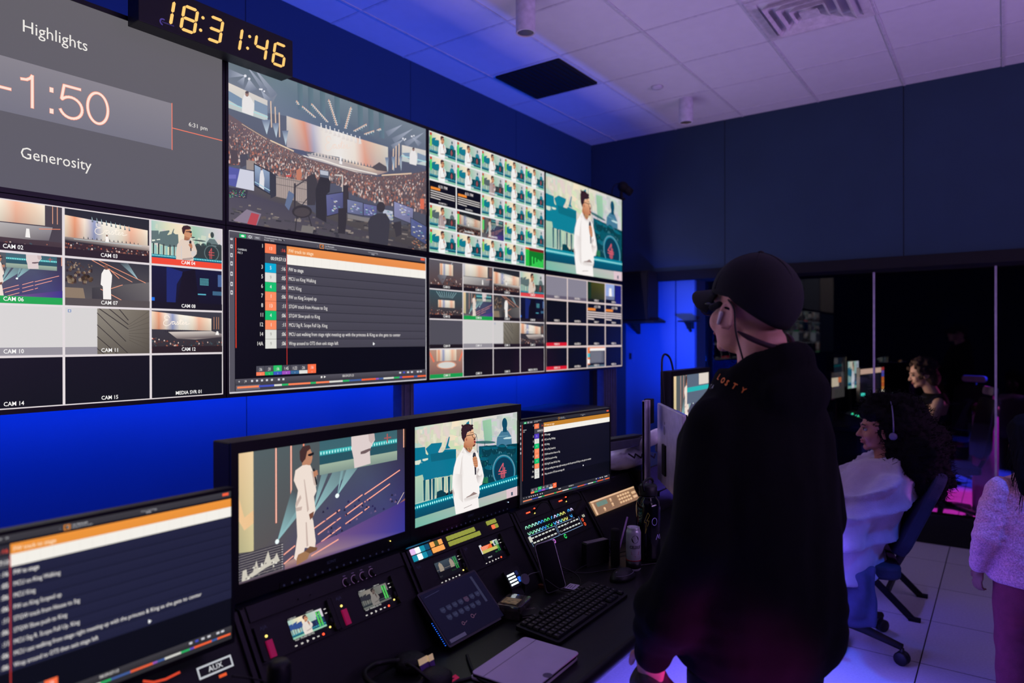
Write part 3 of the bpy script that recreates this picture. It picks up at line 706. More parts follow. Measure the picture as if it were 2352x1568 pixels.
def pic_singer(c, full=False):
    # the same speaker standing full length on the wing of the stage
    c = c.warp(.786)
    c.poly([(0, 0), (.6, 0), (1, 0), (1, 1), (.6, 1), (0, 1)], [(84, 98, 100), (78, 88, 92), (52, 46, 54), (58, 56, 120), (66, 60, 110), (92, 84, 84)])
    c.poly([(0, 0), (.095, 0), (.095, .78), (0, .76)], [(228, 196, 150), (240, 212, 168), (206, 196, 150), (176, 170, 130)])
    if full:
        c.poly([(0, .30), (.04, .50), (.095, .46), (.095, .56), (.04, .60), (0, .50)], (238, 196, 146))
    for x, y in ((.23, .60), (.32, .43)):
        c.line([(x, 0), (x, y)], .016, (250, 130, 100)); c.line([(x, 0), (x, y)], .008, (255, 214, 196))
    c.line([(.395, 0), (.395, .03)], .016, (250, 150, 120)); c.line([(.995, 0), (.995, .18)], .010, (250, 180, 150))
    for x, y, dx, dy, w in ((.235, .755, .13, -.34, .09), (.235, .755, .26, -.42, .05), (.44, .62, .24, -.46, .10), (.44, .62, .12, -.5, .05), (.595, .50, .16, -.40, .09), (.595, .50, .06, -.42, .03)):
        beam(c, x, y, dx, dy, w, (150, 196, 200), (78, 86, 92))
    for x, y in ((.235, .755), (.44, .62), (.595, .50)): c.ell(x, y, .012, .02, (240, 252, 252), 12)
    # stage-side screen
    s = c.sub(.49, 0, .955, .29)
    s.rect(0, 0, 1, 1, (60, 100, 110), (70, 110, 116)); s.rect(0, .30, 1, .44, (60, 190, 190), (40, 140, 146))
    for k in range(30): s.ell((k + .5) / 30, .37 + .0 * k, .008, .05, (190, 250, 246), 6, same=k > 0)
    s.rect(0, .44, 1, .70, (40, 84, 96)); s.rect(0, .70, 1, 1, (160, 180, 160), (130, 150, 140))
    s.poly([(.38, 0), (.66, 0), (.69, .22), (.64, .42), (.62, .50), (.63, .95), (.42, 1), (.41, .7), (.385, .40)], (222, 206, 204))
    s.poly([(.50, .52), (.62, .46), (.64, .52), (.56, .60), (.50, .60)], (110, 90, 92)); s.poly([(.6, .0), (.68, .0), (.69, .2), (.64, .32), (.61, .22)], (200, 180, 178))
    s.line([(.86, .1), (.86, .36)], .05, (170, 90, 90)); s.line([(.82, .22), (.91, .22)], .04, (170, 90, 90))
    c.over()
    # neon lines along the seating rails
    for a, b in (((.44, .74), (.61, .63)), ((.48, .79), (.615, .70)), ((.50, .86), (.615, .785)), ((.645, .62), (.745, .545)), ((.645, .69), (.745, .62)), ((.645, .765), (.745, .70)), ((.76, .545), (.97, .395)),
                 ((.76, .615), (.91, .505)), ((.76, .69), (.785, .67)), ((.275, .875), (.34, .83)), ((.275, .95), (.33, .91))):
        c.line([a, b], .012, (240, 110, 80)); c.line([a, b], .006, (255, 206, 186))
    if full:
        for k in range(60):
            x = .5 + .45 * random.random(); y = .55 + .35 * random.random()
            c.poly([(x, y), (x + .006, y + .002), (x + .01, y + .02), (x - .004, y + .02)], random.choice([(44, 40, 84), (84, 76, 120), (120, 96, 130), (40, 36, 60)]), same=k > 0)
        c.line([(.93, .78), (.995, .62)], .005, (236, 214, 200)); c.poly([(.94, .74), (1, .68), (1, .82), (.95, .80)], (150, 96, 90)); c.poly([(.92, .90), (1, .88), (1, .94), (.92, .94)], (146, 90, 92))
    c.poly([(.28, 1), (.28, .95), (.5, .86), (.60, .84), (1, .70), (1, 1)], [(120, 90, 110), (176, 140, 130), (160, 96, 130), (110, 80, 130), (60, 50, 130), (56, 56, 150)])
    c.line([(.44, .955), (.60, .885)], .012, (250, 170, 150))
    # figure
    w = (238, 222, 210); d = (200, 178, 168)
    c.poly([(.345, .50), (.36, .38), (.335, .29), (.345, .21), (.40, .17), (.435, .19), (.455, .27), (.47, .42), (.455, .46), (.465, .58), (.445, .64), (.45, .66), (.465, .84), (.46, .90), (.40, .87), (.39, .93), (.35, .955), (.335, .93), (.345, .86), (.355, .76), (.35, .60)], w)
    c.poly([(.345, .48), (.375, .42), (.38, .45), (.35, .52)], d); c.poly([(.345, .52), (.385, .52), (.38, .55), (.35, .55)], d)
    c.poly([(.405, .66), (.412, .66), (.42, .86), (.41, .87)], d); c.poly([(.395, .30), (.40, .30), (.425, .56), (.415, .58)], d)
    c.poly([(.44, .24), (.472, .26), (.47, .38), (.455, .36)], d)
    c.poly([(.425, .60), (.455, .585), (.45, .63), (.432, .65)], (120, 76, 60))
    c.poly([(.385, .18), (.385, .10), (.40, .05), (.43, .04), (.444, .09), (.447, .13), (.44, .17), (.43, .19), (.41, .18)], (190, 134, 104))
    c.poly([(.372, .13), (.37, .06), (.39, .02), (.43, .02), (.437, .05), (.415, .07), (.405, .13), (.385, .16)], (70, 46, 44))
    c.poly([(.42, .095), (.455, .085), (.455, .105), (.435, .115), (.42, .108)], (24, 22, 28))
    c.poly([(.45, .23), (.457, .22), (.476, .36), (.468, .37)], (28, 26, 30)); c.poly([(.45, .25), (.475, .24), (.48, .28), (.455, .30)], (186, 128, 98))
    c.poly([(.35, .94), (.36, .91), (.40, .90), (.43, .93), (.415, .97), (.35, .995)], (160, 118, 84)); c.poly([(.40, .90), (.43, .87), (.475, .90), (.47, .92), (.43, .93)], (120, 84, 60))
    # waveform inset
    if full:
        s = c.sub(0, .775, .268, 1.0)
        s.rect(0, 0, 1, 1, (58, 54, 66))
        for k in range(11): s.line([(.05, .06 + .088 * k), (.95, .06 + .088 * k)], .014, (170, 164, 160), same=k > 0)
        for k in range(11): s.rect(.0, .05 + .088 * k, .03, .075 + .088 * k, (230, 226, 222), same=True); s.rect(.97, .05 + .088 * k, 1, .075 + .088 * k, (230, 226, 222), same=True)
        s.poly([(.08, .92), (.10, .58), (.18, .56), (.2, .80), (.32, .72), (.40, .36), (.44, .66), (.55, .60), (.66, .15), (.72, .50), (.80, .46), (.86, .30), (.90, .50), (.93, .62), (.6, .72), (.3, .90), (.1, .98)], (206, 200, 186))
        for k in range(26): x = .1 + .8 * random.random(); y = .5 + .4 * random.random(); s.poly([(x, y), (x + .03, y - .02), (x + .04, y + .03), (x, y + .04)], random.choice([(90, 84, 86), (236, 232, 220), (130, 124, 120)]), same=k > 0)
        s.rect(0, .94, 1, 1, (90, 76, 90))
    else:
        c.rect(0, .80, .25, 1, (110, 108, 112))

ROWS = [('3', (0, 170, 214), '5', ':16', 'FW to stage'), ('5', (224, 224, 218), '9', ':05', 'MCU on King Walking'), ('6', (18, 190, 112), '4', ':06', 'MCU King'), ('7', (252, 140, 96), '1', ':06', 'FW on King Scoped up'),
        ('8', (252, 140, 96), '13', ':11', 'STGW track from House to Stg'), ('11', (18, 190, 112), '4', ':06', 'STGW Slow push to King'), ('12', (252, 140, 96), '1', ':11', 'MCU Stg R. Scope Full Up. King'),
        ('14', (224, 224, 218), '9', ':06', 'MCU cast walking from stage right meeting up with the princess & King as she gets to center'), ('14A', (224, 224, 218), '9', ':06', 'Wrap around to OTS then exit stage left')]
TL = [(.12, (252, 138, 92)), (.20, (70, 84, 190)), (.24, (222, 222, 214)), (.275, (40, 180, 100)), (.39, (250, 130, 88)), (.42, (40, 180, 100)), (.49, (250, 130, 88)), (.56, (222, 222, 214)), (.595, (40, 180, 100)), (.66, (66, 96, 160)), (.735, (240, 100, 60)), (.75, (150, 90, 190)), (.775, (66, 96, 160)), (.83, (222, 222, 214)), (.86, (40, 180, 100)), (.875, (100, 80, 190)), (.935, (250, 100, 56)), (.955, (66, 96, 160)), (1.0, (252, 104, 56))]
def pic_list(c, orange=(238, 146, 78), rowbg=(74, 72, 84), dark=(6, 8, 16), bar=(84, 82, 92), frame=(206, 204, 210), first=(0, 170, 214)):
    c = c.warp(.75, [(-1, -1), (0, 0), (.058, .040), (.095, .052), (.162, .113), (.224, .175), (.7525, .728), (.86, .835), (.922, .898), (.932, .913), (.965, .945), (1, 1), (2, 2)])
    c.rect(0, 0, 1, 1, frame if frame else dark)
    m = .006 if frame else 0
    c.rect(m * .6, m, 1 - m * .6, 1 - m, dark)
    c.rect(m * .6, m, 1 - m * .6, .058, bar, tuple(int(v * .85) for v in bar))
    c.rect(m * .6, .058, .030, 1 - m, bar)
    for k, y in enumerate((.09, .145, .20, .25, .31, .37, .42)):
        c.rect(.009, y - .012, .021, y + .012, (214, 214, 218), same=k > 0)
        c.rect(.012, y - .005, .018, y + .005, bar, same=False)
    c.rect(.055, .018, .088, .052, (22, 186, 104)); c.ell(.0715, .036, .009, .009, (240, 250, 244), 10)
    c.rect(.093, .018, .124, .052, (112, 112, 120)); c.ring(.1085, .035, .013, .004, (236, 236, 240), 14)
    c.rect(.129, .020, .160, .052, (112, 112, 120)); c.rect(.136, .032, .153, .038, (200, 200, 206))
    c.text('Transformation Church', .18, .030, .013, (230, 230, 232)); c.text('Easter 2025', .18, .050, .013, (210, 210, 214))
    c.rect(.268, .022, .278, .034, (20, 20, 26))
    c.text('<', .445, .044, .014, (150, 150, 156)); c.rect(.460, .014, .480, .056, orange); c.rect(.463, .020, .477, .050, (30, 28, 34)); c.text('1', .470, .044, .02, (240, 240, 240), 'c')
    c.text('1st Reveals', .485, .032, .013, (232, 232, 234)); c.text('King & Princess', .485, .052, .012, (200, 200, 204))
    c.text('FOLLOWING', .705, .034, .010, (190, 190, 196)); c.text('DIS', .722, .052, .013, (226, 226, 230)); c.text('>', .748, .046, .018, (180, 180, 186))
    c.rect(.972, .012, .992, .038, (250, 96, 60))
    # left column
    c.rect(.034, .065, .0385, .745, (226, 66, 40))
    c.text('CAMERAS', .045, .165, .013, (230, 230, 232)); c.text('M/E 3', .045, .186, .013, (230, 230, 232))
    # header rows
    c.text('1', .172, .128, .026, WHT, 'r')
    c.rect(.183, .095, .239, .162, (252, 128, 84)); c.text('13', .211, .138, .022, (255, 226, 206), 'c')
    c.rect(.239, .095, .293, .162, (44, 44, 52)); c.text(':16', .286, .142, .024, (250, 84, 60), 'r')
    c.rect(.183, .165, .293, .224, (66, 66, 76)); c.text('00:59:57:13', .288, .204, .022, WHT, 'r', .92, .012)
    c.rect(.293, .095, 1 - m * .6, .156, orange, tuple(int(v * .97) for v in orange)); c.text('FW track to stage', .302, .140, .025, (255, 226, 190), ws=.84, bold=.012)
    c.rect(.293, .156, 1 - m * .6, .222, (244, 240, 232))
    for k in range(16): c.rect(.345 + .041 * k, .158, .3455 + .041 * k, .221, (214, 212, 206), same=k > 0)
    for i, (no, col, ch, du, tx) in enumerate(ROWS):
        y0 = .226 + .0585 * i; y1 = y0 + .056
        if i == 0: col = first
        c.rect(.239, y0, 1 - m * .6, y1, rowbg, tuple(int(v * .94) for v in rowbg))
        c.rect(.183, y0, .239, y1 + .001, col); c.text(ch, .211, y1 - .018, .022, (150, 146, 140) if ch == '9' else (240, 248, 244), 'c')
        c.text(no, .172, y1 - .018, .024, WHT, 'r'); c.text(du, .286, y1 - .018, .024, WHT, 'r', .9, .01)
        c.text(tx, .302, y1 - .018, .023, WHT, ws=.80, bold=.008 if i == 0 else 0)
    c.rect(.2905, .16, .2935, .86, (200, 56, 50))
    c.poly([(.728, .715), (.738, .728), (.733, .73), (.733, .738), (.727, .735)], (250, 250, 250))
    # clips
    x = .137
    for t, a, b in ((':36', (76, 76, 86), (250, 128, 90)), (':31', (76, 76, 86), (30, 180, 100)), (':16', (40, 190, 100), (60, 90, 190)), ('1:45', (70, 70, 80), (160, 80, 190)), ('1:22', (76, 76, 86), (56, 104, 150)), (':26', (70, 70, 80), (226, 226, 220)), (':16', (252, 110, 66), (252, 110, 66))):
        c.rect(x, .862, x + .042, .900, a); c.rect(x, .900, x + .042, .922, b); c.text(t, x + .021, .893, .020, WHT, 'c', .85)
        c.text('1', x + .021, .918, .010, WHT, 'c'); x += .0432
    c.rect(.030, .932, 1 - m * .6, .965, bar, tuple(int(v * .8) for v in bar))
    c.text('+', .045, .958, .020, WHT); c.text(':=', .075, .958, .020, WHT)
    for k, xx in enumerate((.11, .135, .16, .185, .21, .245, .268, .86, .88, .90, .92, .95, .965)): c.rect(xx, .942, xx + .010, .955, (214, 214, 220) if k != 8 else (70, 80, 200), same=k > 0)
    c.poly([(.478, .940), (.488, .948), (.478, .957)], WHT); c.rect(.462, .942, .470, .955, WHT); c.text('00:59:57:13', .60, .957, .017, WHT, 'c', .9)
    c.rect(.030, .965, 1 - m * .6, 1 - m, tuple(int(v * .75) for v in bar)); c.rect(.034, .970, .155, .99, tuple(min(255, v + 20) for v in bar))
    x = .040
    for e, col in TL:
        c.rect(x, .974, .034 + e * .962, .982, col, same=False); x = .034 + e * .962

def pic_countdown(c):
    c.rect(0, 0, 1, 1, (100, 97, 102), (92, 91, 100))
    c.rect(0, .378, .822, .639, (136, 132, 140), (118, 117, 130))
    W = (250, 226, 212); E = (244, 150, 124)
    def stroke(pts, w):
        c.line(pts, w + .005, E); c.line(pts, w, W)
    def arc(cx, cy, rx, ry, a0, a1, n=22):
        return [(cx + rx * cos(radians(a0 + (a1 - a0) * k / n)), cy + ry * sin(radians(a0 + (a1 - a0) * k / n))) for k in range(n + 1)]
    w = .011
    stroke([(.325, .528), (.370, .528)], w)
    stroke([(.396, .464), (.409, .461), (.418, .450), (.4225, .436), (.4225, .590)], w)
    for y in (.480, .585): c.rect(.465, y - .013, .476, y + .013, E); c.rect(.4658, y - .0115, .4752, y + .0115, W)
    stroke([(.546, .440), (.503, .440), (.4965, .508)] + arc(.521, .545, .030, .053, -140, 158), w)
    stroke(arc(.5945, .513, .0285, .079, -90, 270, 40), w)
    c.text('Highlights', .397, .233, .058, (238, 234, 228), fw=.169)
    c.text('Generosity', .392, .846, .056, (238, 234, 228), fw=.184)
    c.rect(.8205, .375, .8230, .642, (250, 128, 100)); c.rect(.823, .5145, 1, .519, (250, 128, 100)); c.text('6:31 pm', .878, .481, .024, (240, 236, 230), fw=.067)

def label_bar(c, txt, col=None, a=.62):
    if col: c.rect(0, .855, 1, 1, col)
    w = .20 if len(txt) < 8 else .37
    c.text(txt, .5 - w / 2, .955, .084, (250, 248, 246), bold=.012, fw=w)

def pic_cams(c, full=True):
    c.rect(0, 0, 1, 1, (226, 218, 220))
    cells = [('s1', 'CAM 01'), ('s2', 'CAM 02'), ('st', 'CAM 03'), ('sp', 'CAM 04'), ('ar', 'CAM 05'), ('sg', 'CAM 06'), ('ss', 'CAM 07'), ('dk', 'CAM 08'),
             ('gr', 'CAM 09'), ('wh', 'CAM 10'), ('wb', 'CAM 11'), ('sw', 'CAM 12'), ('ov', 'CAM 13'), ('bk', 'CAM 14'), ('bk', 'CAM 15'), ('bk', 'MEDIA SVR 01')]
    for i, (k, t) in enumerate(cells):
        x, y = (i % 4) * .25, (i // 4) * .25
        g = .0035; s = c.sub(x + g, y + g * 1.6, x + .25 - g, y + .25 - g * 1.6)
        if k == 's1': s.rect(0, 0, 1, 1, (96, 92, 100), (90, 66, 62)); beam(s, .7, 0, -.4, .7, .2, (170, 176, 190), (96, 90, 96)); stripes(s, .3, .1, .7, .5); crowd(s, [(0, .7, 1), (.5, .6, 1), (1, .5, 1)], 90, .03, CR, 2)
        elif k == 's2':
            s.rect(0, 0, 1, 1, (70, 64, 70)); stripes(s, -.5, 0, .82, .46, 0, .42)
            for x2 in (.90, .95): s.line([(x2, 0), (x2, .36)], .014, (226, 160, 130))
            s.poly([(0, .46), (.9, .44), (.86, .72), (0, .80)], [(200, 196, 192), (150, 146, 150), (110, 104, 108), (170, 164, 160)])
            s.line([(.76, .50), (.98, .46)], .014, (240, 140, 100)); s.poly([(.62, .70), (.63, .52), (.66, .52), (.67, .70)], WHT)
            s.rect(0, .74, 1, 1, (70, 56, 58), (56, 44, 46)); crowd(s, [(0, .82, 1), (1, .80, 1)], 60, .03, CR, 4)
        elif k == 'st': pic_stage(s)
        elif k == 'sp': pic_speaker(s, full, (96, 116, 116), (226, 206, 190))
        elif k == 'ar':
            s.rect(0, 0, 1, 1, (60, 84, 92), (70, 50, 50)); stripes(s, .25, .34, .75, .60)
            for j in range(9): s.line([(.2 + .075 * j, .05), (.32 + .045 * j, .25)], .02, (150, 190, 196))
            crowd(s, [(0, .6, 1), (.5, .75, 1), (1, .6, 1)], 140, .03, CR, 6)
        elif k == 'sg': pic_singer(s, False)
        elif k == 'ss':
            s.rect(0, 0, 1, 1, (50, 52, 58), (90, 86, 84)); crowd(s, [(0, .05, .5), (.3, .1, .5)], 90, .03, [(70, 54, 46), (104, 80, 62), (50, 40, 38), (150, 130, 110)], 8)
            s.poly([(.30, .60), (1, .40), (1, 1), (.3, 1)], [(60, 60, 60), (110, 106, 104), (90, 86, 88), (50, 48, 50)]); s.poly([(0, .62), (.2, .62), (.24, 1), (0, 1)], (140, 122, 100))
            for a, b in (((.30, .0), (.78, .42)), ((.38, 0), (.95, .42)), ((.5, .16), (.62, .36)), ((.4, .62), (.8, .98)), ((.52, .60), (.66, .5))): s.line([a, b], .014, (244, 160, 124))
            beam(s, .86, .36, -.2, -.4, .08, (170, 206, 214), (60, 64, 70))
            s.poly([(.40, .52), (.41, .28), (.44, .18), (.50, .18), (.535, .30), (.53, .44), (.52, .60), (.525, .86), (.43, .86), (.425, .56)], WHT); s.ell(.465, .13, .022, .06, (110, 76, 62))
        elif k == 'dk':
            s.rect(0, 0, 1, 1, (14, 20, 50), (10, 12, 26)); s.poly([(.2, 0), (.44, .1), (.34, .4), (.32, .9), (.2, .9)], (24, 40, 110)); s.poly([(.42, .1), (.6, .0), (.66, .9), (.34, .9)], (12, 12, 22))
            for j in range(6): s.rect(.67, .22 + .03 * j, .80, .235 + .03 * j, (90, 170, 180), same=j > 0)
            s.rect(.94, .10, 1, .40, (70, 100, 150)); s.rect(.86, .52, 1, .62, (60, 100, 130)); s.rect(.64, .60, .76, .63, (90, 180, 200)); s.rect(0, .74, .04, .82, (20, 110, 230))
        elif k == 'gr': s.rect(0, 0, 1, .86, (84, 82, 92)); s.rect(0, .86, 1, 1, (20, 22, 30))
        elif k == 'wh': s.rect(0, 0, 1, 1, (216, 213, 212)); s.rect(0, .84, 1, 1, (150, 146, 154))
        elif k == 'wb':
            s.rect(0, 0, 1, 1, (214, 211, 210)); s.rect(0, .84, .36, 1, (150, 146, 154)); s.poly([(.36, 0), (1, 0), (1, 1), (.36, 1)], [(140, 134, 120), (110, 102, 88), (84, 78, 68), (104, 98, 86)])
            for j in range(5): s.line([(.36, .1 + .26 * j), (.70 + .02 * j, .72 + .26 * j)], .016, (52, 48, 44))
            for j in range(3): s.line([(.38 + .12 * j, .0), (.73, .44 - .1 * j)], .02, (56, 52, 46))
            for j in range(8): s.line([(.74, .34 + .05 * j), (1, .02 + .13 * j)], .008, (84, 78, 66))
            s.rect(.03, .04, .065, .10, (90, 130, 190)); s.rect(.037, .05, .058, .09, (214, 211, 210))
        elif k == 'sw': pic_stage_wide(s)
        elif k == 'ov': s.rect(0, 0, 1, 1, (190, 150, 130), (120, 80, 80)); stripes(s, .2, .0, .8, .4); s.ell(.5, .55, .3, .14, (226, 160, 130)); s.ell(.5, .55, .26, .11, (220, 220, 214)); s.line([(.0, .1), (.12, .4)], .08, (240, 120, 90)); s.line([(1, .1), (.9, .4)], .08, (240, 120, 90))
        else: s.rect(0, 0, 1, 1, (8, 12, 18), (12, 16, 22))
        s.over()
        col = {'sp': (240, 74, 48), 'sg': (24, 164, 76), 'ov': (24, 160, 80)}.get(k)
        if not full and k == 'sp': col = (230, 70, 74)
        if not full and k not in ('bk', 'wh', 'sp', 'sg', 'ov'): s.rect(0, .86, 1, 1, (30, 24, 30))
        if full and k in ('s1', 's2', 'st', 'ss', 'dk', 'sw'): s.rect(0, .84, 1, 1, (40, 30, 32) if k not in ('dk', 'ss') else (14, 15, 22) if k == 'dk' else (84, 78, 76))
        label_bar(s, t, col)

def pic_views(c):
    # five-by-five wall of small feeds
    c.rect(0, 0, 1, 1, (232, 232, 232))
    txt = {(0, 2), (1, 2)}; dimc = {(2, 1), (0, 3)}; other = {(1, 3): 'st', (2, 3): 'sg'}
    for i in range(5):
        for j in range(5):
            g = .004; s = c.sub(i * .2 + g, j * .2 + g * 1.7, i * .2 + .2 - g, j * .2 + .2 - g * 1.7)
            if (i, j) in txt:
                s.rect(0, 0, 1, 1, (8, 12, 24)); s.text('6:31 PM', .5, .24, .13, (210, 200, 200), 'c', 1, .02); s.rect(.05, .26, .4, .37, (240, 140, 50))
                for k in range(4): s.line([(.05, .44 + .1 * k), (.95 if k < 3 else .4, .46 + .1 * k)], .04, (214, 208, 204))
                s.text('PROMPTER 1', .5, .95, .07, (210, 205, 205), 'c', 1, .02)
            elif (i, j) == (4, 4):
                s.rect(0, 0, 1, 1, (16, 120, 40)); s.rect(0, 0, 1, .16, (120, 30, 30)); s.rect(.0, .1, .2, 1, (40, 190, 70)); s.rect(0, 0, .2, .1, (230, 90, 40))
                for k in range(9): s.rect(.26 + .08 * k, .95 - .5 * abs(sin(k * 1.7)), .31 + .08 * k, 1, (60, 230, 90), same=k > 0)
            else:
                if (i, j) in other: s.dim = .75; (pic_stage if other[(i, j)] == 'st' else pic_singer)(s)
                else: pic_speaker(s, False, (8, 120, 140) if (i, j) not in dimc else (84, 100, 104), (240, 240, 238) if (i, j) not in dimc else (170, 150, 150))
                s.dim = 1; s.over()
                s.rect(.02, .05, .09, .62, (80, 214, 110) if (i + j) % 3 else (150, 210, 90)); s.rect(.02, .02, .09, .14, (196, 60, 40))
                s.text(('REC %d' % (i * 5 + j + 1)) if False else 'PROGRAM FEED', .5, .93, .075, (246, 250, 250), 'c', .9, .02)

def pic_inputs(c):
    c.rect(0, 0, 1, 1, (222, 204, 200))
    for i in range(4):
        for j in range(4):
            g = .006; s = c.sub(i * .25 + g, j * .25 + g * 1.6, i * .25 + .25 - g, j * .25 + .25 - g * 1.6)
            s.rect(0, 0, 1, 1, (8, 12, 18))
            if j == 0 and i < 2: s.rect(0, 0, 1, .85, (136, 132, 146)); s.rect(0, .85, 1, 1, (100, 92, 110))
            if j == 0 and i == 2: s.poly([(0, 0), (1, 0), (1, 1), (0, 1)], [(60, 60, 14), (84, 82, 22), (50, 54, 20), (30, 40, 14)]); s.rect(0, 0, .2, 1, (20, 50, 26)); s.rect(0, .84, 1, 1, (20, 24, 20))
            if j == 0 and i == 3: s.rect(0, 0, .55, .8, (150, 170, 220)); s.poly([(.2, .7), (.22, .2), (.36, .2), (.4, .7)], WHT); s.rect(.6, 0, 1, 1, (20, 24, 110)); s.rect(0, .62, .55, .8, (110, 120, 150))
            if j == 1 and i > 1:
                s.text('6:31 PM', .55, .2, .13, (210, 200, 196), 'c', 1, .02); s.rect(.0, .22, .45, .34, (236, 136, 44))
                for k in range(4): s.line([(.02, .42 + .11 * k), (.98 if k < 3 else .35, .44 + .11 * k)], .06, (222, 206, 202))
            if j == 3 and i == 2:
                s.rect(0, 0, 1, .08, (236, 130, 60)); s.rect(0, .05, .12, .85, (240, 120, 50)); s.rect(.0, .3, .12, .5, (60, 190, 200)); s.rect(.0, .6, .12, .8, WHT); s.rect(.12, .05, 1, .18, WHT); s.rect(.14, .2, .95, .8, (96, 98, 108))
                for k in range(8): s.rect(.16, .25 + .065 * k, .8, .265 + .065 * k, (150, 150, 160), same=k > 0)
                s.rect(0, .9, 1, 1, (90, 110, 120))
            if i == 0 and j > 1: s.rect(0, .84, 1, 1, (216, 26, 44))
            s.text('VIDEO %d' % (j * 4 + i + 1) if i != 1 else 'ROUTER %d' % (j + 1), .5, .95, .085, (232, 222, 216), 'c', 1, .03)
random.seed(7)
# ---------------------------------------------------------------- the room
def tiles_mat(name, c, line, size, ox, oy, w, rough, bumps=0.0, var=0.06):
    m = bpy.data.materials.new(name); t, b, N, L = nt(m)
    tc = N.new('ShaderNodeTexCoord'); mp = N.new('ShaderNodeMapping'); mp.inputs['Location'].default_value = (-ox, -oy, 0)
    L.new(tc.outputs['Object'], mp.inputs['Vector'])
    br = N.new('ShaderNodeTexBrick'); br.offset = 0; br.squash = 1
    br.inputs['Scale'].default_value = 1; br.inputs['Brick Width'].default_value = size; br.inputs['Row Height'].default_value = size
    br.inputs['Mortar Size'].default_value = w; br.inputs['Mortar Smooth'].default_value = 0.1
    br.inputs['Color1'].default_value = lin(c); br.inputs['Color2'].default_value = lin(tuple(v * 0.96 for v in c)); br.inputs['Mortar'].default_value = lin(line)
    L.new(mp.outputs[0], br.inputs['Vector'])
    nz = N.new('ShaderNodeTexNoise'); nz.inputs['Scale'].default_value = 90; nz.inputs['Detail'].default_value = 4
    L.new(tc.outputs['Object'], nz.inputs['Vector'])
    r = N.new('ShaderNodeValToRGB'); r.color_ramp.elements[0].position = 0.35; r.color_ramp.elements[1].position = 0.65
    r.color_ramp.elements[0].color = (1 - var * 2, 1 - var * 2, 1 - var * 2, 1); r.color_ramp.elements[1].color = (1, 1, 1, 1)
    L.new(nz.outputs['Fac'], r.inputs['Fac'])
    mx = N.new('ShaderNodeMix'); mx.data_type = 'RGBA'; mx.blend_type = 'MULTIPLY'; mx.inputs[0].default_value = 1
    L.new(br.outputs['Color'], mx.inputs[6]); L.new(r.outputs['Color'], mx.inputs[7]); L.new(mx.outputs[2], b.inputs['Base Color'])
    b.inputs['Roughness'].default_value = rough
    return m
M['floor'] = tiles_mat('raised_floor_tiles', (186, 184, 190), (30, 28, 36), 0.6096, 3.8344, 0.3326, 0.003, 0.38)
M['floor2'] = tiles_mat('far_floor_tiles', (180, 176, 184), (40, 36, 44), 0.6096, 3.8344, 0.3326, 0.003, 0.45)
M['ceil'] = mat('ceiling_tile', (206, 204, 208), 0.9, var=0.02, scale=12, bump=0.15, bscale=260)
M['tbar'] = mat('ceiling_bar_paint', (190, 188, 194), 0.7)
M['paint'] = mat('blue_grey_wall_paint', (20, 60, 108), 0.85, var=0.04, scale=2.0, bump=0.06, bscale=300)
M['paint2'] = mat('dark_grey_wall_fabric', (34, 54, 72), 0.95, var=0.05, scale=3.0, bump=0.1, bscale=400)
M['seam'] = mat('panel_joint', (22, 24, 30), 0.9)
M['door'] = mat('door_panel_paint', (52, 92, 150), 0.75, var=0.03, scale=2)
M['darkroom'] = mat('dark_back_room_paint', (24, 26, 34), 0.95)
M['joint'] = mat('pale_glass_joint', (170, 160, 180), 0.6)

WALL_Y, FAR_X, CEIL = 3.3233, 5.95, 3.5035
def st(o): return tag(o, kind='structure')
st(MB().box((-3, -4, -0.1), (6.1, WALL_Y, 0)).build('floor', M['floor']))
st(MB().box((6.1, -4, -0.1), (13, 3.6, 0)).build('floor_back_room', M['floor2']))
st(MB().box((-3, -4, CEIL), (6.1, WALL_Y + 0.1, CEIL + 0.1)).build('ceiling', M['ceil']))
st(MB().box((6.1, -4, CEIL), (13, 3.6, CEIL + 0.1)).build('ceiling_back_room', M['darkroom']))
# T-bar grid
T = 0.6096; gx, gy = 2.723, 3.0518
b = MB()
k = -9
while gx + k * T < FAR_X:
    x = gx + k * T; b.box((x - .008, -4, CEIL - .003), (x + .008, WALL_Y, CEIL + .001)); k += 1
k = 0
while gy - k * T > -4:
    y = gy - k * T; b.box((-3, y - .008, CEIL - .004), (FAR_X, y + .008, CEIL + .001)); k += 1
st(b.build('trim_1', M['tbar']))
# left wall in panels with dark joints
b = MB().mi(1); b.box((-3, WALL_Y + .004, 0), (FAR_X, WALL_Y + .1, CEIL)); b.mi(0)
xs = [-3, -1.63, -.38, .88, 2.142, 3.404, 4.66, FAR_X]
for i in range(len(xs) - 1): b.box((xs[i] + .0025, WALL_Y, 0), (xs[i + 1] - .0025, WALL_Y + .01, CEIL))
st(b.build('wall_left', [M['paint'], M['seam']]))
# far wall: upper part in panels, door panels below on the left, glass to the right
b = MB().mi(1); b.box((FAR_X + .004, -4, 2.2), (FAR_X + .12, WALL_Y, CEIL)); b.mi(0)
ys = [-4, -3.49, -2.12, -.75, .62, 1.99, WALL_Y]
for i in range(len(ys) - 1): b.box((FAR_X, ys[i] + .003, 2.2), (FAR_X + .01, ys[i + 1] - .003, CEIL))
b.box((FAR_X, 2.95, 0), (FAR_X + .12, WALL_Y, 2.2)); b.box((FAR_X + .13, 3.3, 0), (6.3, WALL_Y, CEIL))
st(b.build('wall_far', [M['paint2'], M['seam']]))
b = MB(); b.box((FAR_X - .06, -4, 2.115), (6.28, 2.985, 2.2)); st(b.build('trim_2', M['blackmatte']))
b = MB(); b.box((6.12, -4, 0), (6.28, 2.26, .215)); st(b.build('baseboard_far', M['blackmatte']))
d = MB().rslab(2.452, .01, 2.95, 2.112, FAR_X, FAR_X + .05, .002, 2, 'x').build('door_1', M['door']); st(d)
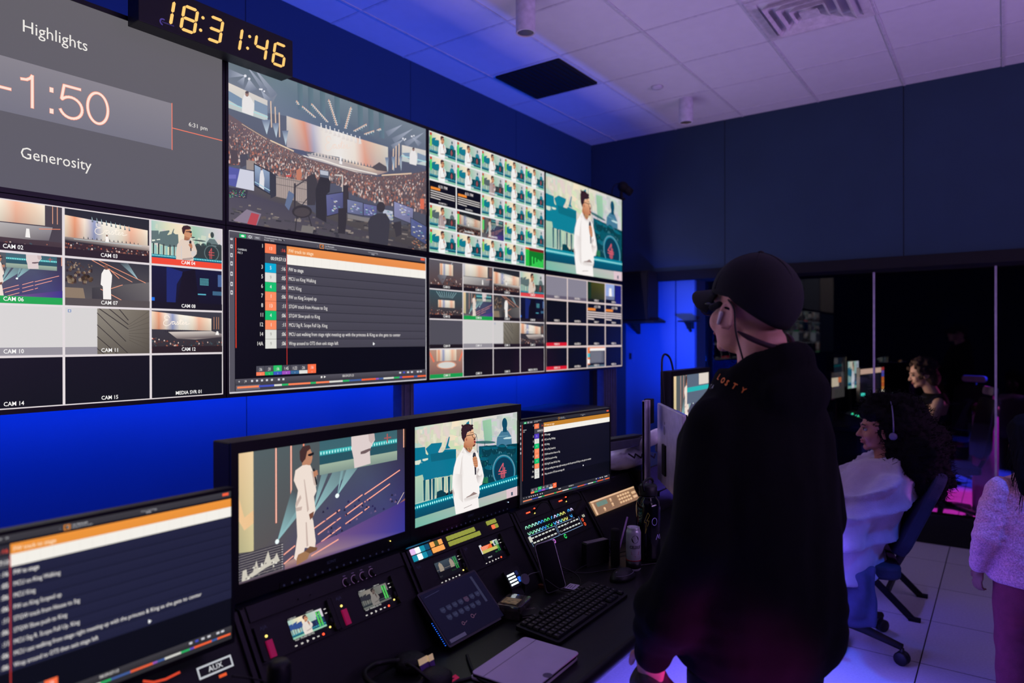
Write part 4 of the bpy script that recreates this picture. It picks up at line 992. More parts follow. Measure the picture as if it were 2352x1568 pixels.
d = MB().rslab(2.268, .01, 2.440, 2.112, FAR_X, FAR_X + .05, .002, 2, 'x').build('door_2', M['door']); st(d)
b = MB().box((FAR_X + .05, 2.26, 0), (6.28, 2.97, 2.115)); st(b.build('wall_far_return', M['darkroom']))
# glass
m = bpy.data.materials.new('tinted_partition_glass'); t_, b_, N_, L_ = nt(m)
N_.remove(b_); out = N_['Material Output']; tr = N_.new('ShaderNodeBsdfTransparent'); tr.inputs[0].default_value = (.72, .76, .82, 1)
gl = N_.new('ShaderNodeBsdfGlossy'); gl.inputs['Roughness'].default_value = 0.012; gl.inputs[0].default_value = (.8, .85, 1, 1)
fr = N_.new('ShaderNodeFresnel'); fr.inputs[0].default_value = 1.5
mx = N_.new('ShaderNodeMixShader'); L_.new(fr.outputs[0], mx.inputs[0]); L_.new(tr.outputs[0], mx.inputs[1]); L_.new(gl.outputs[0], mx.inputs[2]); L_.new(mx.outputs[0], out.inputs[0])
M['glass'] = m
gy_ = [2.26, 1.706, .876 - .02, .05, -.77, -1.6, -2.4, -3.2, -4]
for i in range(len(gy_) - 1):
    st(MB().box((6.2, gy_[i + 1] + .005, .215), (6.212, gy_[i] - .005, 2.115)).build('window_%d' % (i + 1), M['glass']))
for i in range(1, len(gy_) - 1):
    st(MB().box((6.194, gy_[i] - .007, .215), (6.215, gy_[i] + .007, 2.115)).build('trim_%d' % (i + 2), M['joint']))
st(MB().box((-3, -4.1, 0), (13, -4, CEIL)).build('wall_right', M['paint2']))
st(MB().box((-3.1, -4, 0), (-3, WALL_Y, CEIL)).build('wall_near', M['paint2']))
st(MB().box((13, -4, 0), (13.1, 3.6, CEIL)).build('wall_back_room_far', M['darkroom']))
st(MB().box((6.28, 3.5, 0), (13, 3.6, CEIL)).build('wall_back_room_left', M['darkroom']))

# ---------------------------------------------------------------- ceiling fixtures
t = thing('ceiling_vent', 'dark square return grille set in the blue-lit ceiling above the video wall', 'vent', (gx + 2.5 * T, gy - .5 * T, CEIL))
MB().rslab(-.275, -.275, .275, .275, -.012, .012, .01).build('grille', M['blackmatte'], t)
b = MB()
for k in range(12): b.box((-.26, -.25 + k * .043, -.018), (.26, -.246 + k * .043, -.006))
b.build('louvre', M['blackmatte'], t)
t = thing('ceiling_diffuser', 'white stepped square air diffuser in the ceiling at the upper right', 'air diffuser', (gx + 2.5 * T, gy - 3.5 * T, CEIL))
M['diff'] = mat('white_diffuser_paint', (196, 190, 194), 0.5)
def frame_ring(b, r0, z0, r1, z1, th=.004):
    o = [(-r0, -r0), (r0, -r0), (r0, r0), (-r0, r0)]; i = [(-r1, -r1), (r1, -r1), (r1, r1), (-r1, r1)]
    vs = [(x, y, z0) for x, y in o] + [(x, y, z1) for x, y in i] + [(x, y, z0 + th) for x, y in o] + [(x, y, z1 + th) for x, y in i]
    fs = []
    for k in range(4):
        j = (k + 1) % 4
        fs += [(k, j, 4 + j, 4 + k), (8 + k, 12 + k, 12 + j, 8 + j), (k, 8 + k, 8 + j, j), (4 + k, 4 + j, 12 + j, 12 + k)]
    b.add(vs, fs)
b = MB(); frame_ring(b, .297, -.008, .245, -.008); frame_ring(b, .245, -.008, .24, .05); b.build('frame', M['diff'], t)
for r in (.215, .155, .095):
    b = MB(); frame_ring(b, r, -.035, r - .045, .02); b.build('louvre', M['diff'], t)
MB().box((-.05, -.05, -.035), (.05, .05, -.03)).build('centre_plate', M['diff'], t)
MB().box((-.28, -.28, .045), (.28, .28, .055)).build('duct', M['blackmatte'], t)
M['lampwhite'] = mat('white_lamp_housing', (190, 186, 200), 0.45)
M['reflector'] = mat('gold_reflector', (220, 200, 150), 0.15, 0.9)
def downlight(x, y, label):
    t = thing('ceiling_light', label, 'ceiling light', (x, y, CEIL), group='cylinder downlights')
    MB().lathe([(.056, 0), (.056, -.19), (.054, -.192), (.047, -.192), (.045, -.18), (.02, -.12)], n=32).build('housing', M['lampwhite'], t, smooth=True).modifiers.new('e', 'EDGE_SPLIT')
    b = MB()
    for k in range(6):
        a = k * pi / 3; b.add([(0, 0, -.125), (.043 * cos(a), .043 * sin(a), -.189), (.043 * cos(a + .5), .043 * sin(a + .5), -.189)], [(0, 1, 2)])
    b.lathe([(.044, -.188), (.012, -.13)], n=20); b.build('reflector', M['reflector'], t)
    return t
downlight(3.18, 2.20, 'white cylinder ceiling light at the top edge, nearer of two')
downlight(5.25, 2.07, 'white cylinder ceiling light near the far wall, farther of two')
t = MB().lathe([(.045, 0), (.045, -.008), (.03, -.018), (0.005, -.02)], n=24).build('smoke_detector', M['lampwhite'], smooth=True); t.location = (4.865, 2.147, CEIL)
tag(t, 'small round white detector disc on the lavender ceiling', 'smoke detector')

# ---------------------------------------------------------------- video wall
M['bluebezel'] = mat('display_bezel', (10, 10, 13), 0.4)
DX0, DP, SW, SH = .4194, 1.2386, 1.2126, .7045
TOPZ, VY = 2.789, 2.70
DXS = {-2: (-2.06, 1.2126), -1: (-.82, 1.2126), 0: (.4177, 1.2126), 1: (1.658, 1.235), 2: (2.917, 1.222), 3: (4.157, 1.216)}
def wall_display(col, row, label, fn, dim=1.0):
    x, SW = DXS[col]; z1 = TOPZ - row * (SH + .037); z0 = z1 - SH
    t = thing('wall_display', label, 'display', (x, VY, z0), group='displays of the video wall')
    g = .012
    b = MB(); b.box((-g, .004, -g - .005), (SW + g, .05, SH + g + .005)); b.box((.1, .05, .1), (SW - .1, .085, SH - .1)); b.build('body', M['bluebezel'], t, bevel=.002)
    for q in ((-g, -g - .005, 0, SH + g + .005), (SW, -g - .005, SW + g, SH + g + .005)):
        pass
    b = MB(); b.box((-g, 0, -g - .005), (0, .004, SH + g + .005)); b.box((SW, 0, -g - .005), (SW + g, .004, SH + g + .005)); b.box((0, 0, SH), (SW, .004, SH + g + .005)); b.box((0, 0, -g - .005), (SW, .004, 0))
    b.build('bezel', M['bezel'], t)
    c = Canvas(SW, SH); c.dim = dim; fn(c); c.build('screen', t, (0, .0035, 0))
    return t
def blank(col): return lambda c: c.rect(0, 0, 1, 1, col, tuple(int(v * .8) for v in col))
wall_display(0, 0, 'grey countdown display reading -1:50 between Highlights and Generosity', pic_countdown)
wall_display(0, 1, 'camera multiviewer display with large CAM labels below the grey countdown', pic_cams)
wall_display(1, 0, 'display showing the wide arena view below the orange clock', pic_arena)
wall_display(1, 1, 'display showing the shot list with long orange and white bands, on the video wall', lambda c: pic_list(c))
wall_display(2, 0, 'display filled with a five by five grid of small teal feeds', pic_views)
wall_display(2, 1, 'camera multiviewer display with small blurred labels below the five by five grid', lambda c: pic_cams(c, False), .92)
wall_display(3, 0, 'display with one large picture of a speaker in white, on the video wall', lambda c: pic_closeup(c, (10, 128, 150)))
wall_display(3, 1, 'input grid display of mostly black cells, lowest at the end of the video wall', pic_inputs)
wall_display(-1, 0, 'plain grey display left of the countdown', blank((110, 106, 110)))
wall_display(-1, 1, 'second multiviewer display, left of the one with large CAM labels', lambda c: pic_cams(c, False))
wall_display(-2, 0, 'display with pale arena picture two places left of the countdown', blank((150, 130, 120)))
wall_display(-2, 1, 'dark display two places left of the camera grid', blank((40, 44, 60)))

# clock
M['led'] = mat('amber_led', (60, 30, 6), 0.5, emit=(255, 200, 112), es=1.1)
M['dimled'] = mat('unlit_led', (26, 10, 8), 0.6)
t = thing('digital_clock', 'black LED clock reading 18:31:46 in amber digits on top of the video wall', 'clock', (1.236, 2.60, 2.760))
CW, CH = .676, .163
MB().box((0, 0, 0), (CW, .085, CH)).build('case', M['black'], t, bevel=.003)
SEG = {'0': 'abcdef', '1': 'bc', '3': 'abcdg', '4': 'bcfg', '6': 'acdefg', '8': 'abcdefg', '5': 'acdfg'}
def seg7(b, ch, x, z, w, h, th, sk=.16):
    def P(u, v): return (x + u + sk * v, z + v)
    g = th * .12; hh = h / 2
    def hz(v): return [P(g + th * .5, v), P(g + th, v + th / 2), P(w - g - th, v + th / 2), P(w - g - th * .5, v), P(w - g - th, v - th / 2), P(g + th, v - th / 2)]
    def vt(u, v0, v1): return [P(u, v0 + g), P(u + th / 2, v0 + g + th / 2), P(u + th / 2, v1 - g - th / 2), P(u, v1 - g), P(u - th / 2, v1 - g - th / 2), P(u - th / 2, v0 + g + th / 2)]
    S = {'a': hz(h), 'g': hz(hh), 'd': hz(0), 'f': vt(th * .3, hh, h), 'b': vt(w - th * .3, hh, h), 'e': vt(th * .3, 0, hh), 'c': vt(w - th * .3, 0, hh)}
    for s in SEG[ch]: b.prism(S[s], 'y', -.003, .001)
zb = .028; dh = .095; dw = .060
for ch, x in (('1', .062), ('8', .156), ('3', .264), ('1', .352), ('4', .474), ('6', .566)):
    b = MB(); seg7(b, ch, x, zb, dw, dh, .0108); b.build('digit', M['led'], t)
for x in (.240, .448):
    for dx, dz in ((0, .023), (.010, .076)): MB().lathe([(.006, 0), (.006, .003)], (x + dx, 0, zb + dz), 14, (0, -1, 0)).build('colon_dot', M['led'], t)
c = Canvas(.075, .03); 
for r_ in (.46, .40, .33): c.ring(.25, .5, r_, .05, (80, 66, 150), 20, 100, 300)
c.text('masterclock', .2, .58, .22, (84, 70, 150)); c.build('maker_mark', t, (.072, -.001, .012))

# posts that carry the video wall
M['post'] = mat('blue_grey_post_paint', (96, 98, 112), 0.5, 0.3)
def post(x0, x1, y0, y1, label, m, flutes=True):
    t = thing('support_post', label, 'post', ((x0 + x1) / 2, (y0 + y1) / 2, 0))
    w, d = (x1 - x0) / 2, (y1 - y0) / 2
    b = MB(); b.box((-w, -d, .01), (w, d, 2.7))
    if flutes:
        n = max(2, int(w * 2 / .045))
        for k in range(n):
            xx = -w + (k + .5) * 2 * w / n; b.box((xx - .008, -d - .008, .012), (xx + .008, -d - .0005, 2.698))
    b.build('upright', m, t, bevel=.002)
    MB().box((-w - .02, -d - .03, 0), (w + .02, d + .03, .01)).build('foot_plate', M['gunmetal'], t)
post(2.79, 2.89, 2.80, 2.87, 'fluted upright under the middle of the video wall', M['post'])
post(5.02, 5.09, 2.79, 2.83, 'flat black upright under the end of the video wall', M['blackmatte'], False)
post(5.21, 5.44, 2.79, 2.93, 'wide fluted upright at the end of the video wall, right of the black one', M['post'])
# small camera on top of the last display
t = thing('gooseneck_camera', 'small black camera with a looped cable on top of the last display', 'camera', (5.40, 2.72, 2.80))
b = MB(); b.cyl((0, 0, 0), (0, 0, .075), .016, .012); b.cyl((0, 0, .0), (0, 0, .012), .035); b.build('stand', M['blackmatte'], t)
b = MB(); b.sph((.01, -.01, .115), (.055, .045, .045)); b.cyl((.02, -.02, .105), (.085, -.05, .07), .038, .034); b.build('head', M['blackmatte'], t, smooth=True)
MB().tube(curve_pts([(-.02, 0, .13), (-.08, .0, .125), (-.14, .01, .08), (-.16, .01, 0)], 16), .004).build('cable', M['cable'], t, smooth=True)

# speakers on wall brackets at the far wall
def wspk(y0, y1, z0, z1, x0, label, shelf):
    t = thing('wall_speaker', label, 'speaker', (x0, (y0 + y1) / 2, z0))
    w = (y1 - y0) / 2
    MB().box((0, -w, 0), (.22, w, z1 - z0)).build('cabinet', M['blackmatte'], t, bevel=.006)
    b = MB(); b.box((-.01, -w + .01, .02), (-.0005, w - .01, z1 - z0 - .02)); b.build('grille', M['black'], t)
    b = MB(); b.box((-.03, -w - shelf, -.02), (.235, w, 0)); b.build('shelf', M['blackmatte'], t)
    b = MB(); b.prism([(.235, -.02), (.08, -.02), (.12, -.06), (.235, -.12)], 'y', w - .07, w - .04); b.build('bracket', M['blackmatte'], t)
wspk(2.60, 2.86, 1.745, 2.20, 5.70, 'large black speaker on a wall bracket beside the video wall', .06)
t = thing('wall_bracket', 'empty black wall bracket on the blue door panel by the cap brim', 'bracket', (5.94, 2.30, 1.70))
b = MB(); b.box((-.18, -.09, .03), (0, .05, .042)); b.build('shelf', M['blackmatte'], t)
b = MB(); b.box((-.02, -.03, -.03), (0.01, .03, .03)); b.prism([(0, -.06), (0, .03), (-.14, .03)], 'y', -.01, .01); b.build('arm', M['blackmatte'], t)
t = thing('wall_switch', 'small wall plate with a dark key slot on the blue panel', 'wall plate', (FAR_X, 2.90, 1.415))
MB().rslab(-.036, -.06, .036, .06, -.006, 0, .006, 4, 'x').build('plate', M['door'], t)
MB().rslab(-.012, -.03, .012, .03, -.010, -.006, .003, 3, 'x').build('rocker', M['seam'], t)
# ---------------------------------------------------------------- desk, turrets and monitors
M['desk'] = mat('black_desk_laminate', (12, 13, 15), 0.42, var=0.2, scale=60, bump=0.05)
M['turret'] = mat('turret_black_metal', (13, 13, 16), 0.5, bump=0.04)
M['faceplate'] = mat('black_faceplate', (11, 11, 14), 0.42)
M['deskedge'] = mat('desk_edge_vinyl', (12, 12, 15), 0.35)
DZ = .75
t = thing('desk', 'long black control desk below the video wall with a rounded front edge', 'desk', (0, 0, 0))
MB().box((-.6, .835, DZ - .035), (3.35, 2.05, DZ)).build('desktop', M['desk'], t, bevel=.003)
b = MB(); b.tube([(-.6, .835, DZ - .018), (3.35, .835, DZ - .018)], .0185, 12); b.build('front_edge', M['deskedge'], t, smooth=True)
for x in (-.4, 1.1, 2.6): MB().box((x, 1.50, 0), (x + .05, 1.95, DZ - .036)).build('leg', M['turret'], t, bevel=.003)
MB().box((-.55, 1.55, .25), (3.3, 1.57, DZ - .036)).build('modesty_panel', M['turret'], t)
SLA = math.atan(1 / 1.6)
def turret(x0, x1, label):
    t = thing('rack_turret', label, 'rack', (x0, 0, DZ), group='sloping rack turrets on the desk')
    w = x1 - x0
    prof = [(1.245, .001), (1.385, .222), (1.385, .2232), (1.95, .2232), (1.95, .001)]
    b = MB(); b.prism([(y, z) for y, z in prof], 'x', 0, w); b.build('housing', M['turret'], t)
    for x in (0, w - .012):
        b = MB(); b.prism([(1.232, .001), (1.376, .2225), (1.40, .2235), (1.40, .001)], 'x', x, x + .012); b.build('side_cheek', M['deskedge'], t, bevel=.001)
    return t
turret(.30, 0.862, 'black sloping rack turret behind the blurred list monitor at the left')
turret(.868, 1.382, 'black sloping rack turret below the left broadcast monitor')
turret(1.388, 1.902, 'black sloping rack turret below the monitor with the speaker close-up')
turret(1.908, 2.36, 'black sloping rack turret with red lights and ringed keys')
turret(2.366, 2.82, 'black sloping rack turret with the beige keypad, farthest along the desk')

def on_slope(name, label, cat, x, zt, h, off=.004, group=None):
    # device whose lower left corner lies on the sloping face; top edge at height zt; local -Y is the face normal, local Z runs up the slope
    dz = zt - .975; y = 1.385 + dz / 1.6
    nx = Vector((0, -1.6, 1)).normalized(); up = Vector((0, 1, 1.6)).normalized()
    p = Vector((x, y, zt)) - up * h + nx * off
    return thing(name, label, cat, p, rot=(-SLA, 0, 0), group=group)

# broadcast monitors
M['monbez'] = mat('monitor_bezel', (12, 12, 14), 0.38)
M['montop'] = mat('monitor_top_casing', (27, 23, 25), 0.45)
M['mark'] = mat('faint_silver_lettering', (60, 62, 74), 0.4, emit=(30, 34, 60), es=.5)
M['bluedot'] = mat('white_blue_led', (20, 20, 20), 0.4, emit=(190, 220, 255), es=2)
M['yeldot'] = mat('yellow_led', (40, 36, 10), 0.4, emit=(250, 220, 110), es=2)
M['reddot'] = mat('red_led', (50, 8, 6), 0.4, emit=(255, 70, 40), es=3)
M['whitekey'] = mat('backlit_white_key', (60, 60, 60), 0.5, emit=(226, 222, 216), es=.9)
def flat_text(s, size, name, m, parent, loc, rot=(pi / 2, 0, 0), bold=0.0):
    vs, fs, w = text_tris(s, bold); k = size / .70
    me = bpy.data.meshes.new(name); me.from_pydata([(x * k, y * k, 0) for x, y in vs], [], fs); me.materials.append(m)
    o = bpy.data.objects.new(name, me); COL.objects.link(o); o.parent = parent; o.location = loc; o.rotation_euler = rot
    return o
def broadcast(x0, x1, label, fn, dot):
    W, H = x1 - x0, .297
    t = thing('broadcast_monitor', label, 'monitor', (x0, 1.40, 1.020), group='broadcast monitors')
    bz = .0185
    b = MB(); b.box((-bz, .006, -.040), (W + bz, .075, H + .026)); b.box((.08, .075, .02), (W - .08, .11, H - .03)); b.build('casing', M['montop'], t, bevel=.003)
    b = MB()
    for q in (((-bz, 0, -.040), (0, .006, H + .026)), ((W, 0, -.040), (W + bz, .006, H + .026)), ((0, 0, H), (W, .006, H + .026)), ((0, 0, -.040), (W, .006, 0))): b.box(*q)
    b.build('bezel', M['monbez'], t)
    c = Canvas(W, H, 1e-5); fn(c); c.build('screen', t, (0, .005, 0))
    flat_text('SONY', .008, 'maker_mark', M['mark'], t, (W * .5 - .02, -.0008, -.019))
    b = MB(); b.box((W * .2, -.002, -.039), (W * .9, 0, -.026)); b.build('control_strip', M['faceplate'], t)
    for k in range(16):
        x = W * (.22 + .043 * k); MB().lathe([(.0028, 0), (.0028, .002)], (x, -.002, -.034), 8, (0, -1, 0)).build('button', M['mark'], t)
    MB().lathe([(.0016, 0), (.0016, .002)], (W * .88, -.0008, -.012), 8, (0, -1, 0)).build('power_light', dot, t)
    b = MB(); b.box((W * .3, .02, -.0455), (W * .7, .10, -.0405)); b.build('foot', M['monbez'], t)
    return t
broadcast(.882, 1.411, 'broadcast monitor showing the full-length figure in white, left of the close-up', lambda c: pic_singer(c, True), M['yeldot'])
broadcast(1.449, 1.972, 'broadcast monitor showing the speaker close-up with teal piano', lambda c: pic_closeup(c), M['bluedot'])

def thin_monitor(name, label, W, H, loc, rz, fn, mat_=None):
    t = thing(name, label, 'monitor', loc, rz, group='thin list monitors')
    b = MB(); b.rslab(-.006, -.010, W + .006, H + .007, .003, .022, .004, 4, 'y'); b.box((W * .25, .022, H * .2), (W * .75, .05, H * .75)); b.build('casing', M['monbez'], t)
    b = MB()
    for q in (((-.006, 0, -.010), (0, .003, H + .007)), ((W, 0, -.010), (W + .006, .003, H + .007)), ((0, 0, H), (W, .003, H + .007)), ((0, 0, -.010), (W, .003, 0))): b.box(*q)
    b.build('bezel', M['bezel'], t)
    c = Canvas(W, H, 1e-5); fn(c); c.build('screen', t, (0, .0025, 0), material=mat_)
    return t
def stand(t, W, H, z):
    b = MB(); b.cyl((W / 2, .075, z), (W / 2, .075, H * .5), .016); b.box((W / 2 - .03, .02, H * .4), (W / 2 + .03, .08, H * .6)); b.build('stand_pole', M['gunmetal'], t)
    MB().rslab(W / 2 - .11, -.02, W / 2 + .11, .17, z - .002, z + .010, .02, 4, 'z').build('stand_base', M['gunmetal'], t)
dk = dict(rowbg=(34, 36, 62), dark=(10, 12, 22), bar=(62, 60, 66), frame=None, orange=(240, 150, 58))
t = thin_monitor('desk_monitor', 'blurred shot-list monitor in the near left corner, orange band across it', .500, .302, (.290, 1.28, .963), 0,
    lambda c: pic_list(c, **dk))
b = MB(); b.cyl((.25, .055, -.062), (.25, .055, .16), .013); b.box((.23, .05, .08), (.31, .068, .18)); b.build('stand_pole', M['gunmetal'], t)
dk2 = dict(rowbg=(12, 14, 30), dark=(6, 9, 20), bar=(48, 48, 56), frame=None, orange=(196, 130, 40), first=(84, 60, 190))
t = thin_monitor('desk_monitor', 'dark shot-list monitor right of the speaker close-up, angled inward', .575, .297, (1.976, 1.395, .984), radians(-5.7), lambda c: pic_list(c, **dk2))
b = MB(); b.cyl((.29, .07, -.002 - .002), (.29, .07, .15), .014); b.build('stand_pole', M['gunmetal'], t)
MB().lathe([(.08, -.002), (.08, .006)], (.29, .09, 0), 24).build('stand_base', M['gunmetal'], t)

# ---------------------------------------------------------------- recorders in the turret faces
M['pink'] = mat('magenta_lit_drive', (120, 20, 60), 0.4, emit=(150, 16, 70), es=.6)
def mini(c, kind):
    c.rect(0, 0, 1, 1, (10, 12, 18))
    if kind in (0, 1):
        s = c.sub(0, .09, 1, .90)
        if kind == 0: pic_speaker(s, False, (50, 80, 140), (226, 216, 206))
        else: s.tint = (1.0, .92, .84, .75); s.dim = .30; pic_speaker(s, False, (50, 80, 120), (226, 216, 206)); s.tint = None; s.dim = 1
        c.over()
        for a in (.80, .88): c.rect(a, .16, a + .05, .80, (90, 220, 100) )
        for k in range(9): c.rect(.795, .18 + .07 * k, .935, .195 + .07 * k, (14, 30, 14), same=k > 0)
        c.text('1 REPLAY', .02, .08, .07, (220, 220, 214)); c.text('1080i59.94', .55, .07, .06, (200, 200, 196)); c.text('PLAY  PRORES 422 HQ', .03, .985, .07, (226, 226, 220)); 
    elif kind == 2:
        s = c.sub(0, .10, 1, .62); s.rect(0, 0, 1, 1, (60, 74, 84), (40, 46, 56)); s.dim = .6
        for x in (.12, .62): s.poly([(x, 1), (x + .02, .3), (x + .09, .05), (x + .17, .3), (x + .20, .7), (x + .18, 1)], (196, 180, 160))
        s.rect(0, .78, 1, .82, (170, 160, 150)); c.over(); c.text('PLAY', .02, .9, .07, (70, 70, 76)); c.text('00:14:22', .6, .82, .07, (30, 80, 40))
    else:
        s = c.sub(0, .08, 1, .62); s.rect(0, .0, .12, 1, (210, 210, 214)); s.rect(.05, .22, .62, .66, (240, 100, 40)); s.rect(.05, .66, .9, 1, (196, 190, 100)); s.rect(.6, .0, .75, .3, (200, 196, 110)); s.rect(.72, 0, .98, .6, (214, 214, 214)); s.ell(.82, .35, .05, .2, (80, 90, 110))
        for k in range(4): s.line([(.08, .3 + .1 * k), (.5 - .05 * k, .3 + .1 * k)], .03, (250, 214, 190))
        c.over(); c.text('REPLAY', .2, .95, .08, (230, 230, 230)); c.text('02:11', .66, .80, .08, (60, 170, 80))
    if kind > 1:
        for a in (.84, .92): c.rect(a, .12, a + .035, .78, (50, 180, 80))
        for k in range(12): c.rect(.83, .14 + .055 * k, .97, .15 + .055 * k, (10, 24, 12), same=k > 0)
def recorder(x, label, kind, drive, knob_lit):
    t = on_slope('video_recorder', label, 'recorder', x, .935, .086, group='half-width video recorders')
    W, H = .212, .084
    MB().rslab(0, 0, W, H, 0, .0035, .003, 3, 'y').build('casing', M['faceplate'], t)
    for q in (0, W - .012): MB().rslab(q, .004, q + .012, H - .004, -.010, 0, .003, 3, 'y').build('side_grip', M['black'], t)
    c = Canvas(.095, .054, 5e-6); mini(c, kind); c.build('screen', t, (.088, -.0015, .018))
    flat_text('AJA', .008, 'maker_mark', M['mark'], t, (.018, -.0015, H - .014))
    x0 = .090
    for k, xx in enumerate((0, .016, .032, .048, .062, .077)):
        b = MB(); z = .009
        if k == 5: b.lathe([(.0026, 0), (.0026, .0015)], (x0 + xx, 0, z), 12, (0, -1, 0))
        elif k == 2: b.prism([(x0 + xx - .002, z - .003), (x0 + xx + .003, z), (x0 + xx - .002, z + .003)], 'y', -.0015, 0)
        elif k in (1, 3): 
            for d in (0, .003): b.prism([(x0 + xx - .002 + d, z - .002), (x0 + xx + .001 + d, z), (x0 + xx - .002 + d, z + .002)], 'y', -.0015, 0)
        else: b.box((x0 + xx - .0025, -.0015, z - .0012), (x0 + xx + .0025, 0, z + .0012))
        b.build('transport_key', M['reddot'] if k == 5 and kind != 2 else M['whitekey'], t)
    for i in range(2):
        for j in range(2):
            MB().rslab(.190 + .010 * i, .061 - .010 * j, .1955 + .010 * i, .0628 - .010 * j, -.0015, 0, .0008, 2, 'y').build('function_key', M['whitekey'], t)
    MB().lathe([(.008, 0), (.008, .006), (.006, .008)], (.200, 0, .03), 20, (0, -1, 0)).build('jog_knob', M['black'], t)
    if knob_lit: MB().lathe([(.0022, 0), (.0022, .002)], (.1905, 0, .018), 10, (0, -1, 0)).build('status_light', M['yeldot'], t)
    if drive:
        MB().box((.022, -.006, .006), (.036, 0, .044)).build('media_drive', M['pink'], t)
        MB().lathe([(.0028, 0), (.0028, .002)], (.028, 0, .054), 12, (0, -1, 0)).build('drive_light', M['yeldot'], t)
recorder(.882, 'video recorder with a bright blue-tinted picture, leftmost of the four', 0, True, True)
recorder(1.094 + .001, 'video recorder with a dim sepia picture, left of the cyan keys', 1, True, True)
recorder(1.400 - .018, 'video recorder with two small figures on screen, below the orange keys', 2, False, True)
recorder(1.590, 'video recorder with an orange and olive picture, right of the sepia ones', 3, False, False)

# knob panel in the first turret
t = on_slope('knob_panel', 'dark panel with a row of four ring-marked knobs above the recorders', 'control panel', .885, .972, .036)
MB().box((0, 0, 0), (.48, .0035, .036)).build('faceplate', M['faceplate'], t)
M['ring'] = mat('violet_ring_mark', (70, 50, 90), 0.4, emit=(74, 56, 92), es=.6)
for x in (.277, .305, .334, .365):
    MB().lathe([(.0085, 0), (.0085, .010), (.007, .012)], (x, 0, .010), 20, (0, -1, 0)).build('knob', M['black'], t)
    c = Canvas(.024, .024, 5e-6); c.ring(.5, .5, .49, .06, (104, 74, 120), 22, -240, 60); c.build('knob_ring', t, (x - .012, -.0008, -.002))
    MB().box((x - .004, -.0008, .026), (x + .004, 0, .028)).build('legend', M['ring'], t)
for x in (.13, .165): MB().lathe([(.0012, 0), (.0012, .006)], (x, 0, .012), 8, (0, -1, 0)).build('switch', M['gunmetal'], t)

# lit key panel in the second turret
t = on_slope('router_key_panel', 'long panel of lit cyan, orange and yellow-green keys under the close-up monitor', 'control panel', 1.396, .977, .048)
MB().box((0, 0, 0), (.49, .0035, .048)).build('faceplate', M['faceplate'], t)
def keymat(n, c, e=1.0): M[n] = mat(n, tuple(v * .3 for v in c), 0.5, emit=c, es=e); return M[n]
keymat('key_orange', (250, 168, 86)); keymat('key_olive', (150, 156, 62), .95); keymat('key_dim_olive', (84, 88, 36), .8); keymat('key_coral', (250, 116, 74)); keymat('key_cyan', (20, 150, 176), .9); keymat('key_dim_cyan', (10, 84, 120), .8); keymat('key_white', (226, 240, 246), 1.3); keymat('key_pink', (230, 190, 236), 1.0)
def key(x, z, m, s=.0135): MB().rslab(x, z, x + s, z + s, -.004, 0, .0015, 2, 'y').build('key', M[m], t)
cy = [['key_pink', 'key_white', 'key_cyan', 'key_dim_cyan'], ['key_cyan', 'key_white', 'key_cyan', 'key_dim_cyan']]
for r in range(2):
    for k in range(4): key(.006 + k * .0195, .023 - r * .0195, cy[r][k], .0165)
for r in range(2):
    for k in range(3): key(.089 + k * .0175, .025 - r * .0175, 'key_dim_olive' if (r, k) == (0, 1) else 'key_orange', .0148)
for r in range(2):
    for k in range(8 if r == 0 else 9): key(.163 + k * .0170, .0265 - r * .0172, 'key_olive', .0138)
for k in range(3): key(.362 + k * .017, .030, 'key_olive')
key(.379, .013, 'key_coral'); key(.396, .013, 'key_olive')
MB().box((-.006, -.012, .0445), (.086, -.002, .0465)).build('hood', M['key_dim_cyan'], t)

# audio boxes with red lights, third turret
for i, x in enumerate((1.925, 2.142)):
    t = on_slope('audio_interface', ('half-width black unit with a red light bar, nearer the close-up monitor', 'half-width black unit with a red light bar, beside the beige keypad')[i], 'audio unit', x, .972, .040, group='units with red lights')
    MB().rslab(0, 0, .205, .040, 0, .0035, .002, 3, 'y').build('casing', M['faceplate'], t)
    for k in range(4): MB().lathe([(.0024, 0), (.0024, .002)], (.055 + .0062 * k, 0, .022), 10, (0, -1, 0)).build('status_light', M['reddot'], t)
    MB().lathe([(.006, 0), (.006, .007)], (.102, 0, .020), 16, (0, -1, 0)).build('socket', M['gunmetal'], t)
    MB().lathe([(.003, 0), (.003, .003)], (.108, 0, .028), 10, (0, -1, 0)).build('socket_light', M['reddot'], t)
    MB().lathe([(.0018, 0), (.0018, .003)], (.098, 0, .012), 10, (0, -1, 0)).build('link_light', M['yeldot'], t)
    flat_text('clear', .005, 'maker_mark', M['mark'], t, (.012, -.0008, .026))
    MB().tube(curve_pts([(.102, -.004, .02), (.115, -.04, .035), (.14, -.045, .015), (.145, -.03, -.03), (.13, -.008, -.05)], 20), .0022).build('plug_cable', M['cable'], t, smooth=True)

# intercom key panel
t = on_slope('intercom_panel', 'intercom key panel with rows of coloured light rings and white-framed labels', 'intercom', 1.925, .927, .100)
W, H = .40, .098
MB().rslab(0, 0, W, H, 0, .0035, .002, 3, 'y').build('faceplate', M['faceplate'], t)
cw = Canvas(W, H, 5e-6)
def ringkey(x, y, col, r=.085):
    cw.ring(x, y, r, .042, col, 16, -200, 20)
    cw.ring(x, y + r * 2.0, r, .042, col, 16, -20, 200)
G = [(40, 200, 110), (40, 200, 120), (60, 200, 210), (50, 150, 240), (60, 140, 230), (40, 210, 110), (40, 200, 120)]
for k in range(8): ringkey(.045 + .050 * k, .12, [(150, 220, 190), (120, 230, 170), (180, 240, 220), (170, 240, 230), (90, 190, 250), (60, 150, 240), (80, 220, 150), (70, 230, 120)][k])
for k in range(5): ringkey(.46 + .051 * k, .12, [(70, 180, 250), (220, 210, 250), (110, 220, 230), (226, 240, 130), (240, 230, 120)][k])
